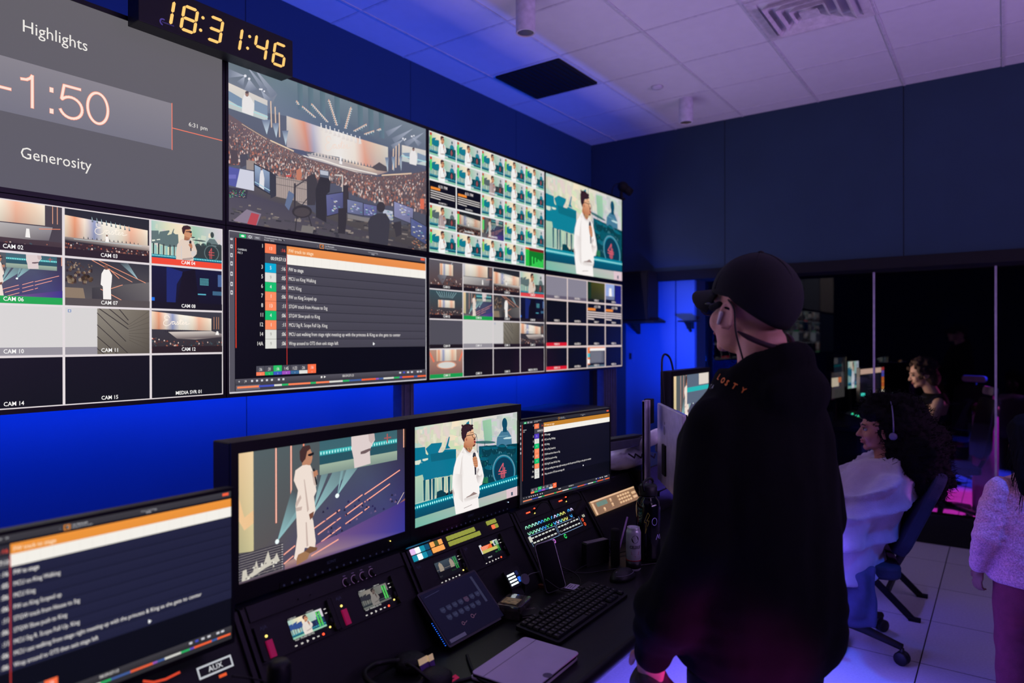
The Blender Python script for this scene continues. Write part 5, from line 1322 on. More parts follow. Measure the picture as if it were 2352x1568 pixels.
for k in range(2): ringkey(.755 + .052 * k, .10, [(60, 170, 250), (226, 210, 250)][k])
cw.rect(.89, .05, .965, .20, (170, 190, 230)); cw.rect(.895, .07, .96, .18, (10, 12, 20)); cw.text('12', .927, .16, .08, (200, 210, 230), 'c')
for x0, x1 in ((.02, .44), (.455, .86)):
    for a, b_, c_, d_ in ((x0, .40, x1, .415), (x0, .78, x1, .795), (x1 - .004, .40, x1, .795), (x0, .40, x0 + .004, .795)): cw.rect(a, b_, c_, d_, (140, 176, 220))
    n = 7
    for r in range(2):
        for k in range(n): cw.rect(x0 + .02 + (x1 - x0 - .03) * k / n, .48 + .17 * r, x0 + .02 + (x1 - x0 - .03) * (k + .72) / n, .53 + .17 * r, (206, 210, 204), same=k > 0)
cw.rect(.005, .42, .045, .62, (206, 208, 196))
cw.ring(.33, .90, .08, .04, (220, 120, 230), 16); cw.ring(.52, .90, .085, .04, (50, 220, 110), 16, 20, 340); cw.ring(.90, .60, .07, .035, (250, 90, 50), 16); cw.ring(.905, .78, .07, .035, (250, 90, 50), 16)
cw.ell(.93, .28, .007, .03, (250, 100, 50), 10); cw.rect(.925, .42, .94, .52, (200, 200, 180)); cw.rect(.95, .42, .965, .52, (200, 200, 180))
cw.build('key_lights', t, (0, -.0012, 0))
M['gooseneck'] = mat('gooseneck_metal', (100, 96, 88), 0.4, 0.6)
t = thing('gooseneck_microphone', 'thin gooseneck microphone rising from the ringed intercom keys towards the right', 'microphone', (2.03, 1.30, .865))
MB().tube(curve_pts([(-.06, .005, .0), (-.02, -.015, .015), (.04, -.03, .035), (.12, -.03, .070)], 16), .0018).build('neck', M['gooseneck'], t, smooth=True)
b = MB(); cap(b, (.12, -.03, .07), (.17, -.03, .095), .013, .016); b.build('foam_tip', M['blackmatte'], t, smooth=True)

# beige keypad
M['beige'] = mat('warm_backlit_fascia', (150, 128, 100), 0.5, emit=(150, 116, 84), es=.75)
M['beigekey'] = mat('pale_keypad_key', (220, 196, 160), 0.5, emit=(226, 186, 140), es=.9)
M['beigeleg'] = mat('dark_keypad_legend', (60, 48, 40), 0.5)
M['lcd'] = mat('green_grey_lcd', (110, 136, 122), 0.3, emit=(112, 142, 124), es=.8)
t = on_slope('keypad_unit', 'lit beige keypad unit with a grey-green display beyond the list monitor', 'keypad', 2.383, .935, .078, .004)
t.rotation_euler = (-SLA, 0, radians(-2))
W, H = .365, .060
MB().rslab(0, 0, W, H, -.006, .0035, .003, 3, 'y').build('fascia', M['beige'], t)
MB().box((0, -.008, H - .007), (W, -.006, H - .001)).build('top_band', M['beigekey'], t)
MB().box((0.003, -.008, .002), (.014, -.006, H - .010)).build('end_band', M['beigekey'], t)
MB().box((.035, -.0075, .030), (.115, -.006, .048)).build('lcd', M['lcd'], t)
for x, z in ((.075, .012), (.145, .018), (.145, .038)):
    MB().lathe([(.0055, 0), (.0055, .003)], (x, -.006, z + .003), 12, (0, -1, 0)).build('knob', M['beigekey'], t)
    MB().box((x - .008, -.0065, z - .006), (x + .008, -.006, z - .004)).build('legend', M['beigekey'], t)
for i in range(5):
    for j in range(3): MB().rslab(.205 + .022 * i, .010 + .014 * j, .217 + .022 * i, .018 + .014 * j, -.009, -.006, .002, 2, 'y').build('key', M['beigekey'], t)
for j in range(2): MB().rslab(.325, .012 + .018 * j, .355, .022 + .018 * j, -.009, -.006, .002, 2, 'y').build('function_key', M['beigekey'], t)

# gear in the first turret behind the near left monitor (two boxed labels, orange glow)
t = on_slope('labelled_panel', 'dark panel with white boxed legends under the near left monitor', 'control panel', .56, .955, .15)
MB().box((0, 0, 0), (.28, .0035, .15)).build('faceplate', M['faceplate'], t)
c = Canvas(.28, .15, 5e-6)
c.rect(0, 0, 1, 1, (5, 5, 8))
for x0, y0, x1, y1, tx in ((.10, .52, .52, .70, 'MIX   KEY'), (.66, .42, .93, .58, 'AUX')):
    c.rect(x0, y0, x1, y1, (196, 200, 206)); c.rect(x0 + .012, y0 + .024, x1 - .012, y1 - .024, (12, 12, 18)); c.text(tx, (x0 + x1) / 2, y1 - .05, .07, (226, 228, 232), 'c')
c.rect(.80, .62, .86, .66, (230, 90, 40)); c.ell(.72, .08, .008, .014, (210, 210, 214)); c.ell(.86, .04, .02, .014, (230, 180, 60)); c.line([(.30, .32), (.36, .38), (.44, .40), (.54, .385)], .03, (216, 70, 44))
c.build('key_lights', t, (0, -.001, 0))

# ---------------------------------------------------------------- things on the desk
# tilted touch panel
t = thing('touch_panel', 'dark tilted touch panel with rows of dim icons in front of the recorders', 'touch panel', (1.349, 1.180, DZ + .014), rot=(radians(-46), 0, 0))
W, H = .250, .165
MB().rslab(0, 0, W, H, 0, .016, .006, 4, 'y').build('casing', M['glassy'], t)
c = Canvas(W - .012, H - .012, 5e-6)
c.rect(0, 0, 1, 1, (7, 9, 32), (5, 7, 26))
for j in range(2):
    for i in range(6 if j else 7):
        x = .15 + .105 * i + .03 * j; y = .42 + .16 * j
        q = (34, 38, 62) if i != 4 or j else (58, 40, 62)
        c.poly([(x, y - .055), (x + .075, y - .055), (x + .08, y + .02), (x + .05, y + .05), (x + .03, y + .05), (x, y + .02)], q)
        c.text('CAM', x + .04, y + .005, .03, (64, 66, 92), 'c')
c.rect(.865, .06, .905, .62, (44, 46, 70)); c.rect(.03, .92, .30, .985, (62, 56, 86)); c.ring(.35, .78, .035, .012, (90, 60, 84)); c.ring(.54, .74, .04, .012, (90, 60, 84))
for x, y in ((.38, .79), (.57, .75)): c.line([(x, y), (x + .04, y - .02)], .012, (80, 56, 80))
c.line([(.05, .08), (.30, .06)], .012, (40, 40, 70))
c.build('screen', t, (.006, -.001, .006))
for k in range(12): MB().sph((-.002, .006, .012 + .006 * k), .0013, 6, 4).build('edge_light', M['blueled'] if 'blueled' in M else M.setdefault('blueled', mat('blue_led', (10, 20, 60), .4, emit=(40, 110, 255), es=1.5)), t)
b = MB(); b.prism([(.016, .025), (.016, .14), (.070, .085)], 'x', .03, .22); b.build('stand', M['black'], t)
# grey tablet in its folio
M['folio'] = mat('grey_mauve_folio', (214, 200, 222), 0.75, var=0.05, scale=14, bump=0.12, bscale=500)
M['folioseam'] = mat('folio_fold_line', (110, 100, 120), 0.8)
ang = math.atan2(.889 - 1.062, 1.521 - 1.509)
t = thing('tablet', 'closed tablet in a pale grey folio cover lying near the desk edge', 'tablet', (1.395, .965, DZ + .001), rz=radians(2))
b = MB(); b.rslab(-.118, -.083, .118, .090, 0, .006, .010, 6, 'z'); b.build('back_cover', M['folio'], t, bevel=.0015)
b = MB(); b.rslab(-.116, -.081, .116, .086, .0065, .0145, .010, 6, 'z'); b.build('slate', M['gunmetal'], t, bevel=.001)
b = MB(); b.rslab(-.120, -.085, .120, .085, .0150, .0185, .012, 6, 'z'); b.build('front_cover', M['folio'], t, bevel=.0012)
b = MB(); b.box((-.119, .046, .0183), (.119, .0475, .0188)); b.build('fold_line', M['folioseam'], t)
b = MB(); b.lathe([(.012, .0182), (.012, .0187), (.010, .0187)], (-.03, -.078, 0), 20); b.build('magnet_mark', M['folioseam'], t)
# keyboard
M['keycap'] = mat('black_keycap', (26, 26, 32), 0.35)
M['legend'] = mat('pale_key_legend', (140, 130, 140), 0.5)
t = thing('keyboard', 'black full-size keyboard beside the grey tablet', 'keyboard', (1.765, 1.045, DZ + .002), rot=(radians(5), 0, radians(1)))
KW, KD = .43, .145
MB().rslab(-KW / 2, -KD / 2, KW / 2, KD / 2, .0, .014, .008, 4, 'z').build('base', M['black'], t, bevel=.002)
random.seed(3)
for r in range(6):
    cols = 21 if r else 18
    y = KD / 2 - .018 - r * .0215
    for k in range(cols):
        if r == 5 and 4 <= k <= 8:
            if k > 4: continue
            x0 = -KW / 2 + .012 + k * .0195; x1 = x0 + .095
        else:
            x0 = -KW / 2 + .012 + k * .0195; x1 = x0 + .0165
        if r > 4 and k in (15, 19) or r == 0 and k in (4, 9): continue
        b = MB(); b.prism([(x0, y - .009), (x1, y - .009), (x1, y + .009), (x0, y + .009)], 'z', .0142, .0175)
        b.add([(x0, y - .009, .0175), (x1, y - .009, .0175), (x1, y + .009, .0175), (x0, y + .009, .0175), (x0 + .002, y - .007, .022), (x1 - .002, y - .007, .022), (x1 - .002, y + .0075, .022), (x0 + .002, y + .0075, .022)],
              [(0, 1, 5, 4), (1, 2, 6, 5), (2, 3, 7, 6), (3, 0, 4, 7), (4, 5, 6, 7)])
        b.mi(1); b.box((x0 + .005, y + .0005, .02205), (x0 + .0085, y + .004, .02215))
        KEYS = globals().setdefault('KEYS', [])
        KEYS.append((r, b))
front = [kb for kb in KEYS][-98:]
for _, kb in front: kb.build('key', [M['keycap'], M['legend']], t)
rest = MB(); rest.v = []; 
for _, kb in KEYS[:-98]:
    n = len(rest.v); rest.v += kb.v; rest.f += [tuple(i + n for i in f) for f in kb.f]; rest.m += kb.m
if rest.v: tag(rest.build('key', [M['keycap'], M['legend']], t), kind='stuff')
MB().sph((.06, .063, .0145), .0016, 8, 5).build('indicator_light', M['yeldot'], t)
# phone leaning on its stand, with a charging puck beside
M['phoneedge'] = mat('silver_phone_edge', (150, 146, 152), 0.3, 0.8)
M['phoneglass'] = mat('dark_phone_glass', (5, 6, 14), .35, spec=.12)
lean = math.atan2(1.196 - 1.14, .24)
t = thing('phone', 'upright smartphone with a dark screen and pale metal edge, leaning on a stand', 'phone', (1.838, 1.192, DZ + .004), rot=(radians(-18), radians(-7), radians(-24)))
PW, PH = .0765, .158
MB().rslab(-.0, 0, PW, PH, 0, .009, .011, 6, 'y').build('body', M['phoneedge'], t)
MB().rslab(.0025, .0025, PW - .0025, PH - .0025, -.0008, .0, .009, 6, 'y').build('screen', M['phoneglass'], t)
for z in (.095, .11, .125): MB().box((-.0008, .003, z), (0, .006, z + .009)).build('side_button', M['gunmetal'], t)
b = MB(); b.prism([(.0095, .01), (.0095, .09), (.055, .008)], 'x', .022, .054); b.build('rest', M['blackmatte'], t)
t = thing('charging_puck', 'small round pale charging puck on a thin cable left of the phone', 'charger', (1.775, 1.235, DZ + .062))
MB().lathe([(.0, -.003), (.0165, -.003), (.0165, .003), (.0, .003)], (0, 0, 0), 28, (-.2, -1, .5)).build('disc', M['grey'], t, smooth=False)
MB().tube(curve_pts([(.014, -.0, .0), (.03, .005, .004), (.06, .0, .004), (.10, -.01, .0)], 16), .0016).build('cable', M['grey'], t, smooth=True)
b = MB(); b.cyl((0, .006, -.058), (0, .006, -.01), .006); b.build('rest', M['blackmatte'], t)
# lit number pad
t = thing('number_pad', 'tiny keypad with a block of glowing white keys and one blue key', 'keypad', (1.705, 1.235, DZ + .05), rot=(radians(-35), 0, 0))
MB().rslab(0, 0, .075, .058, 0, .012, .004, 3, 'y').build('casing', M['black'], t)
for i in range(4):
    for j in range(4): MB().rslab(.006 + .0095 * i, .008 + .010 * j, .013 + .0095 * i, .014 + .010 * j, -.002, 0, .001, 2, 'y').build('key', M['key_white'], t)
keymat('key_blue', (40, 110, 240)); keymat('key_navy', (14, 26, 70))
MB().rslab(.048, .010, .060, .026, -.002, 0, .002, 2, 'y').build('enter_key', M['key_blue'], t)
MB().rslab(.048, .032, .060, .046, -.002, 0, .002, 2, 'y').build('clear_key', M['key_navy'], t)
b = MB(); b.prism([(.012, .055), (.05, -.02), (.012, -.03)], 'x', .01, .06); b.build('stand', M['black'], t)
# clear plastic case
M['clear'] = mat('clear_smoked_plastic', (150, 140, 130), 0.12, var=0.3, scale=60, coat=1.0)
M['clear'].node_tree.nodes['Principled BSDF'].inputs['Transmission Weight'].default_value = .8
M['card'] = mat('printed_card', (190, 170, 100), 0.5, var=0.5, scale=90)
t = thing('plastic_case', 'clear plastic case with a patterned yellow card behind the touch panel', 'case', (1.655, 1.19, DZ + .001), rz=radians(12))
MB().rslab(-.045, -.035, .045, .035, .0, .026, .008, 5, 'z').build('box', M['clear'], t, bevel=.002)
MB().rslab(-.048, -.038, .048, .038, .0265, .042, .008, 5, 'z').build('lid', M['clear'], t, bevel=.002)
MB().box((-.035, -.02, .0425), (.01, .03, .0435)).build('card', M['card'], t)
# black box with lettering
t = thing('small_black_box', 'small flat black box with faint pale lettering, left of the keyboard', 'box', (1.672, 1.178 - .03, DZ + .001), rz=radians(-35))
MB().rslab(-.035, -.038, .035, .038, 0, .018, .004, 3, 'z').build('body', M['black'], t, bevel=.001)
M['palelegend'] = mat('pale_print', (150, 140, 140), .5)
flat_text('STARTEC', .008, 'lettering', M['palelegend'], t, (-.026, .0, .0183), (0, 0, 0), .01)
MB().box((-.035, -.0385, .012), (.035, -.038, .014)).build('edge_stripe', M['palelegend'], t)
# battery packs / hub, cans, bottles
t = thing('dark_device_box', 'dark upright device box between the intercom keys and the can', 'box', (2.20, 1.215, DZ), rz=radians(-20))
MB().rslab(-.055, 0, .055, .085, -.014, .014, .005, 4, 'y').build('body', M['black'], t, bevel=.0015)
MB().box((-.05, -.013, .0855), (.05, .013, .0865)).build('top_plate', M['grey'], t)
M['canbody'] = mat('white_silver_can', (200, 198, 206), 0.28, 0.4)
M['canred'] = mat('red_can_print', (150, 20, 34), 0.35)
M['candark'] = mat('dark_can_print', (30, 26, 32), 0.35)
t = thing('drink_can', 'slim white energy drink can with a red mark and blue reflections', 'can', (2.225, 1.075, DZ))
b = MB(); b.lathe([(.022, 0), (.0265, .006), (.0265, .134), (.025, .142), (.022, .150), (.0225, .153), (.020, .153), (.019, .149), (0.001, .149)], n=40); b.build('can_body', M['canbody'], t, smooth=True)
MB().lathe([(.0267, .010), (.0267, .036)], n=40).build('base_band', M['candark'], t, smooth=True)
MB().lathe([(.0268, .0362), (.0268, .040)], n=40).build('stripe', M['canred'], t, smooth=True)
def wrap(fn, r, parent, name, m, a0, w, h, z0):
    # a drawing wrapped round a cylinder: fn yields polygons in 0..1 coordinates
    b = MB()
    for P in fn:
        b.add([(r * cos(a0 + (x - .5) * w / r), r * sin(a0 + (x - .5) * w / r), z0 + y * h) for x, y in P], [tuple(range(len(P)))])
    return b.build(name, m, parent)
A0 = math.atan2(-1.075, -2.225) + .25
wrap([[(.5 + .22 * cos(t_ * pi / 8), .7 + .14 * sin(t_ * pi / 8)) for t_ in range(16)]], .0269, t, 'logo_disc', M['candark'], A0, .06, .10, .045)
wrap([[(.25, .28), (.75, .28), (.70, .16), (.5, .08), (.3, .16)]], .0269, t, 'fruit_mark', M['canred'], A0, .06, .10, .045)
vs, fs, w_ = text_tris('CELSIUS', .02)
b = MB(); b.add([(.027 * cos(A0 + (x / w_ - .5) * 1.5), .027 * sin(A0 + (x / w_ - .5) * 1.5), .082 + y * .015) for x, y in vs], [tuple(f) for f in fs]); b.build('lettering', M['candark'], t)
t = thing('thermos_bottle', 'black insulated bottle with outlined stickers behind the drink can', 'bottle', (2.36, 1.08, DZ))
b = MB(); b.lathe([(.034, 0), (.044, .006), (.045, .02), (.045, .20), (.040, .222), (.030, .235), (.030, .242)], n=36); b.build('flask', M['glassy'], t, smooth=True)
b = MB(); b.lathe([(.033, .242), (.034, .246), (.034, .275), (.030, .280), (.001, .280)], n=32); b.build('lid', M['black'], t, smooth=True)
MB().tube(curve_pts([(-.033, 0, .262), (-.045, 0, .285), (-.02, 0, .30), (.02, 0, .30), (.045, 0, .285), (.033, 0, .262)], 20), .005).build('handle', M['black'], t, smooth=True)
M['stick1'] = mat('yellow_sticker_outline', (150, 140, 50), .5); M['stick2'] = mat('pale_sticker_outline', (170, 160, 220), .5)
B0 = math.atan2(-1.08, -2.36)
def outline(P, wd):
    out = []
    for (x0, y0), (x1, y1) in zip(P, P[1:] + P[:1]):
        dx, dy = x1 - x0, y1 - y0; L = math.hypot(dx, dy); nx, ny = -dy / L * wd, dx / L * wd
        out.append([(x0 + nx, y0 + ny), (x1 + nx, y1 + ny), (x1 - nx, y1 - ny), (x0 - nx, y0 - ny)])
    return out
wrap(outline([(.62, .95), (.35, .55), (.52, .55), (.42, .1), (.72, .62), (.55, .62), (.75, .85)], .018), .0456, t, 'bolt_sticker', M['stick1'], B0 - .15, .05, .09, .10)
wrap(outline([(.5 + .3 * cos(k * pi / 6), .5 + .3 * sin(k * pi / 6)) for k in range(12)], .03), .0456, t, 'round_sticker', M['stick2'], B0 + .55, .035, .045, .13)
wrap(outline([(.2, .2), (.4, .8), (.5, .3), (.7, .8), (.8, .2)], .04), .0456, t, 'script_sticker', M['stick2'], B0 + .95, .04, .03, .08)
t = thing('black_tube', 'narrow upright black cylinder standing left of the drink can', 'tube', (2.24, 1.155, DZ))
MB().lathe([(.016, 0), (.017, .003), (.017, .125), (.014, .130), (.001, .130)], n=24).build('body', M['blackmatte'], t, smooth=True)
MB().lathe([(.0172, .09), (.0172, .093)], n=24).build('ring', M['gunmetal'], t, smooth=True)
M['lilacpen'] = mat('lilac_pen', (180, 140, 200), .4)
t = thing('pen', 'lilac pen leaning over the black cylinder', 'pen', (2.30, 1.18, DZ))
MB().cyl((0, 0, .0), (.03, -.03, .155), .0035, .0035).build('barrel', M['lilacpen'], t, smooth=True)
# mouse
t = thing('computer_mouse', 'dark computer mouse with a pale rim beyond the keyboard', 'mouse', (2.12, 1.065, DZ), rz=radians(-10))
b = MB(); b.sph((0, 0, .0), (.058, .034, .038), 24, 12); 
o = b.build('shell', M['black'], t, smooth=True)
for v in o.data.vertices: v.co.z = max(v.co.z, .001)
b = MB(); b.tube([(.050 * cos(a / 10 * pi), -.031 * sin(a / 10 * pi) * .9, .020) for a in range(1, 10)], .0012, 6); b.build('rim', M['grey'], t, smooth=True)
MB().sph((-.035, .0, .027), (.006, .002, .006), 10, 6).build('scroll_wheel', M['grey'], t)
# notes and cards
M['paper'] = mat('note_paper', (205, 200, 215), .8)
t = thing('paper_note', 'small white note with handwriting between phone and keyboard', 'note', (1.950, 1.165, DZ + .001), rz=radians(8))
MB().box((-.025, -.018, 0), (.025, .018, .0006)).build('sheet', M['paper'], t)
M['ink'] = mat('dark_ink', (40, 34, 60), .8)
b = MB()
for k in range(3): b.box((-.018, .010 - .009 * k, .0007), (.016 - .008 * (k % 2), .012 - .009 * k, .0009))
b.build('writing', M['ink'], t)
M['orange_wood'] = mat('reddish_box_lid', (110, 46, 24), .6)
t = MB().rslab(-.05, -.035, .05, .035, 0, .012, .004, 3, 'z').build('reddish_box', M['orange_wood'], bevel=.001); t.location = (1.925, 1.255, DZ); t.rotation_euler = (0, 0, .3)
tag(t, 'flat reddish-brown box behind the phone on the desk', 'box')
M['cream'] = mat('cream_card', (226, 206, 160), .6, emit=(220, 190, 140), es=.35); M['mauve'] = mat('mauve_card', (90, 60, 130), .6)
for i, (x, y, w) in enumerate(((1.187, 1.118, .030), (1.216, 1.114, .016))):
    t = thing('badge_card', ('purple card with a cream top edge standing at the bottom of the photo, wider one', 'purple card with a cream top edge at the bottom of the photo, narrower one')[i], 'card', (x, y, DZ + .004), rot=(radians(-20), 0, 0), group='purple cards')
    MB().box((0, 0, 0), (w, .002, .042)).build('card_face', M['mauve'], t)
    MB().box((0, -.0006, .042), (w, .002, .056)).build('cream_edge', M['cream'], t)
M['pinktag'] = mat('pink_label', (214, 40, 90), .6, emit=(200, 30, 80), es=.25)
t = thing('pink_label', 'small bright pink label with a dark mark beside the cable at the bottom', 'label', (1.248, 1.083, DZ + .001))
MB().prism([(-.022, -.009), (.016, -.009), (.022, .009), (-.012, .009)], 'z', 0, .001).build('tag', M['pinktag'], t)
MB().box((-.008, -.002, .0011), (.006, .002, .0014)).build('dark_mark', M['ink'], t)
# near bottle
M['bottleglow'] = mat('translucent_pink_bottle', (170, 90, 170), .35, var=.4, scale=18)
t = thing('squeeze_bottle', 'tapered pinkish bottle with a dark cap at the bottom of the photo', 'bottle', (.775, 1.10, DZ))
b = MB(); b.lathe([(.036, 0), (.040, .006), (.040, .08), (.036, .12), (.024, .155), (.017, .175), (.017, .182)], n=32); b.build('flask', M['bottleglow'], t, smooth=True)
b = MB(); b.lathe([(.021, .182), (.022, .186), (.021, .215), (.017, .222), (.001, .222)], n=28); b.build('screw_cap', M['black'], t, smooth=True)
# headphones left of the touch panel
M['leather'] = mat('black_ear_pad', (16, 16, 20), .55, bump=.3)
t = thing('headphones', 'black headphones lying folded at the bottom of the photo near the cards', 'headphones', (1.215, 1.15, DZ), rz=1.35)
for sx in (-1, 1):
    b = MB(); b.lathe([(.001, 0), (.034, .002), (.040, .012), (.040, .026), (.030, .034), (.014, .036), (.001, .036)], (.055 * sx, 0, .0), 28); b.build('ear_cup', M['leather'], t, smooth=True)
MB().tube(curve_pts([(-.055, .03, .03), (-.08, .08, .03), (-.05, .13, .035), (.0, .145, .036), (.05, .13, .035), (.08, .08, .03), (.055, .03, .03)], 30), .007).build('headband', M['black'], t, smooth=True)
# loose cables
def cable(pts, label, r=.0025, m='cable'):
    o = MB().tube(curve_pts(pts, 40), r, 8).build('cable', M[m], smooth=True)
    return tag(o, label, 'cable', group='loose cables on the desk')
cable([(1.17, 1.16, DZ + .045), (1.15, 1.12, DZ + .06), (1.19, 1.07, DZ + .012), (1.25, 1.06, DZ + .004), (1.29, 1.03, DZ + .004), (1.25, .97, DZ + .004)], 'black cable curling past the purple cards to the tablet', .004)
cable([(1.30, .93, DZ + .004), (1.27, 1.0, DZ + .01), (1.30, 1.06, DZ + .006), (1.36, 1.13, DZ + .004)], 'black cable running under the touch panel from the tablet corner', .004)
cable([(1.90, 1.22, DZ + .07), (1.97, 1.22, DZ + .05), (2.00, 1.17, DZ + .02), (1.93, 1.13, DZ + .006), (1.86, 1.15, DZ + .02), (1.84, 1.20, DZ + .05)], 'black cable looped around the foot of the phone')
cable([(1.95, 1.23, DZ + .05), (2.05, 1.18, DZ + .015), (2.20, 1.12, DZ + .003), (2.35, 1.02, DZ + .003)], 'black cable running from the phone towards the mouse')
cable([(2.00, 1.20, DZ + .01), (2.10, 1.22, DZ + .012), (2.30, 1.20, DZ + .01), (2.42, 1.16, DZ + .01)], 'thin black cable passing in front of the dark device box', .002)
cable([(.74, 1.20, .93), (.80, 1.17, .90), (.83, 1.20, .84), (.80, 1.235, .78)], 'thin reddish cable hanging under the near left monitor', .002)

# ---------------------------------------------------------------- far end of the desk
M['bag'] = mat('white_crinkled_plastic', (215, 212, 225), .3, var=.1, scale=20, bump=.9, bscale=26)
t = thing('plastic_bag', 'crumpled white plastic bag with dark writing behind the beige keypad', 'bag', (2.86, 1.46, DZ + .234))
b = MB(); b.sph((0, 0, .045), (.20, .12, .058), 40, 24)
def crease(co): return .022 * noise.noise(co * 14) + .014 * noise.noise(co * 31) + .018 * abs(noise.noise(co * 9 + Vector((3, 1, 2))))
o = b.build('bag_body', M['bag'], t, smooth=True)
for v in o.data.vertices:
    v.co += v.co.normalized() * crease(v.co); v.co.z = max(v.co.z, .004)
b = MB()
for k in range(4): b.tube([(-.13 + .07 * k, -.118, .085 - .01 * k), (-.10 + .07 * k, -.132, .065 - .01 * k), (-.08 + .07 * k, -.128, .08 - .01 * k)], .004, 5)
b.build('writing', M['ink'], t)
t = thing('equipment_case', 'black case under the crumpled white bag at the far end of the desk', 'case', (3.07, 1.46, DZ))
MB().rslab(-.24, -.13, .26, .16, 0, .232, .01, 3, 'z').build('shell', M['black'], t, bevel=.004)
MB().box((-.05, -.137, .08), (.07, -.13, .10)).build('latch', M['gunmetal'], t)
# silver all-in-one computer seen from behind on an arm
M['silver'] = mat('satin_aluminium', (188, 184, 192), .42, .55)
t = thing('silver_computer', 'silver all-in-one computer seen from behind, left of the standing man', 'computer', (2.90, 1.27, .94), rz=radians(-145.6))
MB().rslab(0, 0, .50, .345, -.010, .006, .008, 4, 'y').build('back_shell', M['silver'], t, bevel=.003)
MB().rslab(.002, .002, .498, .343, .0065, .012, .006, 4, 'y').build('front_glass', M['glassy'], t)
MB().box((.14, -.018, .05), (.20, -.0101, .18)).build('vent_plate', M['blackmatte'], t)
c = Canvas(.05, .06); c.st = (0, 0, 1, 1)
b = MB(); b.lathe([(.019, 0), (.019, .0008)], (.16, -.010, .24), 24, (0, -1, 0)); b.lathe([(.007, 0), (.007, .0008)], (.168, -.010, .272), 14, (0, -1, 0)); b.build('logo', M['grey'], t)
t = thing('monitor_arm', 'pale jointed arm holding the silver computer from behind', 'monitor arm', (2.60, 1.42, DZ))
b = MB(); b.cyl((-.10, 0, .2335), (-.10, 0, .385), .028); b.build('column', M['post'], t, smooth=True)
b = MB(); b.add([(-.14, -.035, .345), (.36, -.085, .335), (.36, -.03, .335), (-.14, .02, .345), (-.14, -.035, .388), (.36, -.085, .375), (.36, -.03, .375), (-.14, .02, .388)], [(0, 3, 2, 1), (4, 5, 6, 7), (0, 1, 5, 4), (1, 2, 6, 5), (2, 3, 7, 6), (3, 0, 4, 7)]); b.build('boom', M['post'], t, bevel=.006)
b = MB(); b.add([(-.14, -.036, .3885), (.28, -.075, .380), (.28, -.03, .380), (-.14, .02, .3885), (-.14, -.036, .397), (.28, -.075, .388), (.28, -.03, .388), (-.14, .02, .397)], [(0, 3, 2, 1), (4, 5, 6, 7), (0, 1, 5, 4), (1, 2, 6, 5), (2, 3, 7, 6), (3, 0, 4, 7)]); b.build('cable_cover', M['black'], t)
b = MB(); cap(b, (.28, -.06, .345), (.38, -.11, .375), .032, .034); b.build('elbow', M['white'], t, smooth=True)
b = MB(); b.cyl((.38, -.13, .30), (.38, -.13, .385), .034); b.box((.38, -.16, .28), (.46, -.13, .36)); b.build('wrist', M['post'], t, bevel=.004)
MB().lathe([(.012, 0), (.012, .004)], (.372, -.164, .345), 16, (-.1, -1, 0)).build('bolt', M['blackmatte'], t)
# slotted aluminium post on the desk
t = thing('aluminium_post', 'slim slotted aluminium post between the list monitor and the silver computer', 'post', (2.79, 1.28, DZ))
b = MB()
for x in (-.032, -.002): b.box((x, -.01, 0), (x + .014, .01, .555))
b.box((-.032, -.002, 0), (.012, .01, .552)); M['postlilac'] = mat('pale_extrusion', (165, 155, 180), .5)
b.build('extrusion', M['postlilac'], t, bevel=.001)
MB().box((.012, -.01, .45), (.05, .02, .558)).build('end_bracket', M['blackmatte'], t)
# black framed monitor with pictures, partly behind the standing man
t = thing('broadcast_monitor', 'black monitor with a cropped stage picture between silver computer and standing man', 'monitor', (3.62, 1.50, 1.02), radians(2))
W, H = .62, .345
b = MB(); b.box((-.025, .004, -.03), (W + .025, .07, H + .03)); b.build('casing', M['montop'], t, bevel=.003)
b = MB()
for q in (((-.025, 0, -.03), (0, .004, H + .03)), ((W, 0, -.03), (W + .025, .004, H + .03)), ((0, 0, H), (W, .004, H + .03)), ((0, 0, -.03), (W, .004, 0))): b.box(*q)
b.build('bezel', M['monbez'], t)
c = Canvas(W, H, 1e-5); pic_singer(c, False); c.over(); c.rect(.36, 0, 1, .5, (90, 104, 124)); c.rect(.36, .22, 1, .30, (40, 180, 180)); c.rect(.7, 0, 1, .2, (220, 210, 200)); c.build('screen', t, (0, .003, 0))
b = MB(); b.box((W * .4, .02, -.31), (W * .6, .06, -.03)); b.box((W * .3, -.05, -.318), (W * .7, .12, -.308)); b.build('stand', M['monbez'], t)
MB().tube(curve_pts([(-.02, .04, .10), (-.05, .05, H + .03), (.0, .06, H + .12), (.10, .06, H + .10), (.14, .05, H)], 24), .006).build('power_cable', M['cable'], t, smooth=True)
t = thing('desk', 'second black desk section beyond the aluminium post, by the silver computer', 'desk', (3.36, 0, 0))
MB().box((0, 1.22, .675), (1.6, 2.1, .71)).build('desktop', M['desk'], t, bevel=.003)
for x in (.1, 1.4): MB().box((x, 1.4, 0), (x + .05, 2.0, .674)).build('leg', M['turret'], t)
t = thing('equipment_rack', 'dark equipment rack standing behind the far desk by the wall', 'rack', (3.9, 2.35, 0))
b = MB(); b.box((0, 0, 0), (.6, .5, 1.08)); b.build('cabinet', M['black'], t, bevel=.004)
for k in range(6): MB().box((.03, -.012, .12 + .15 * k), (.57, -.0005, .24 + .15 * k)).build('rack_panel', M['faceplate'], t)
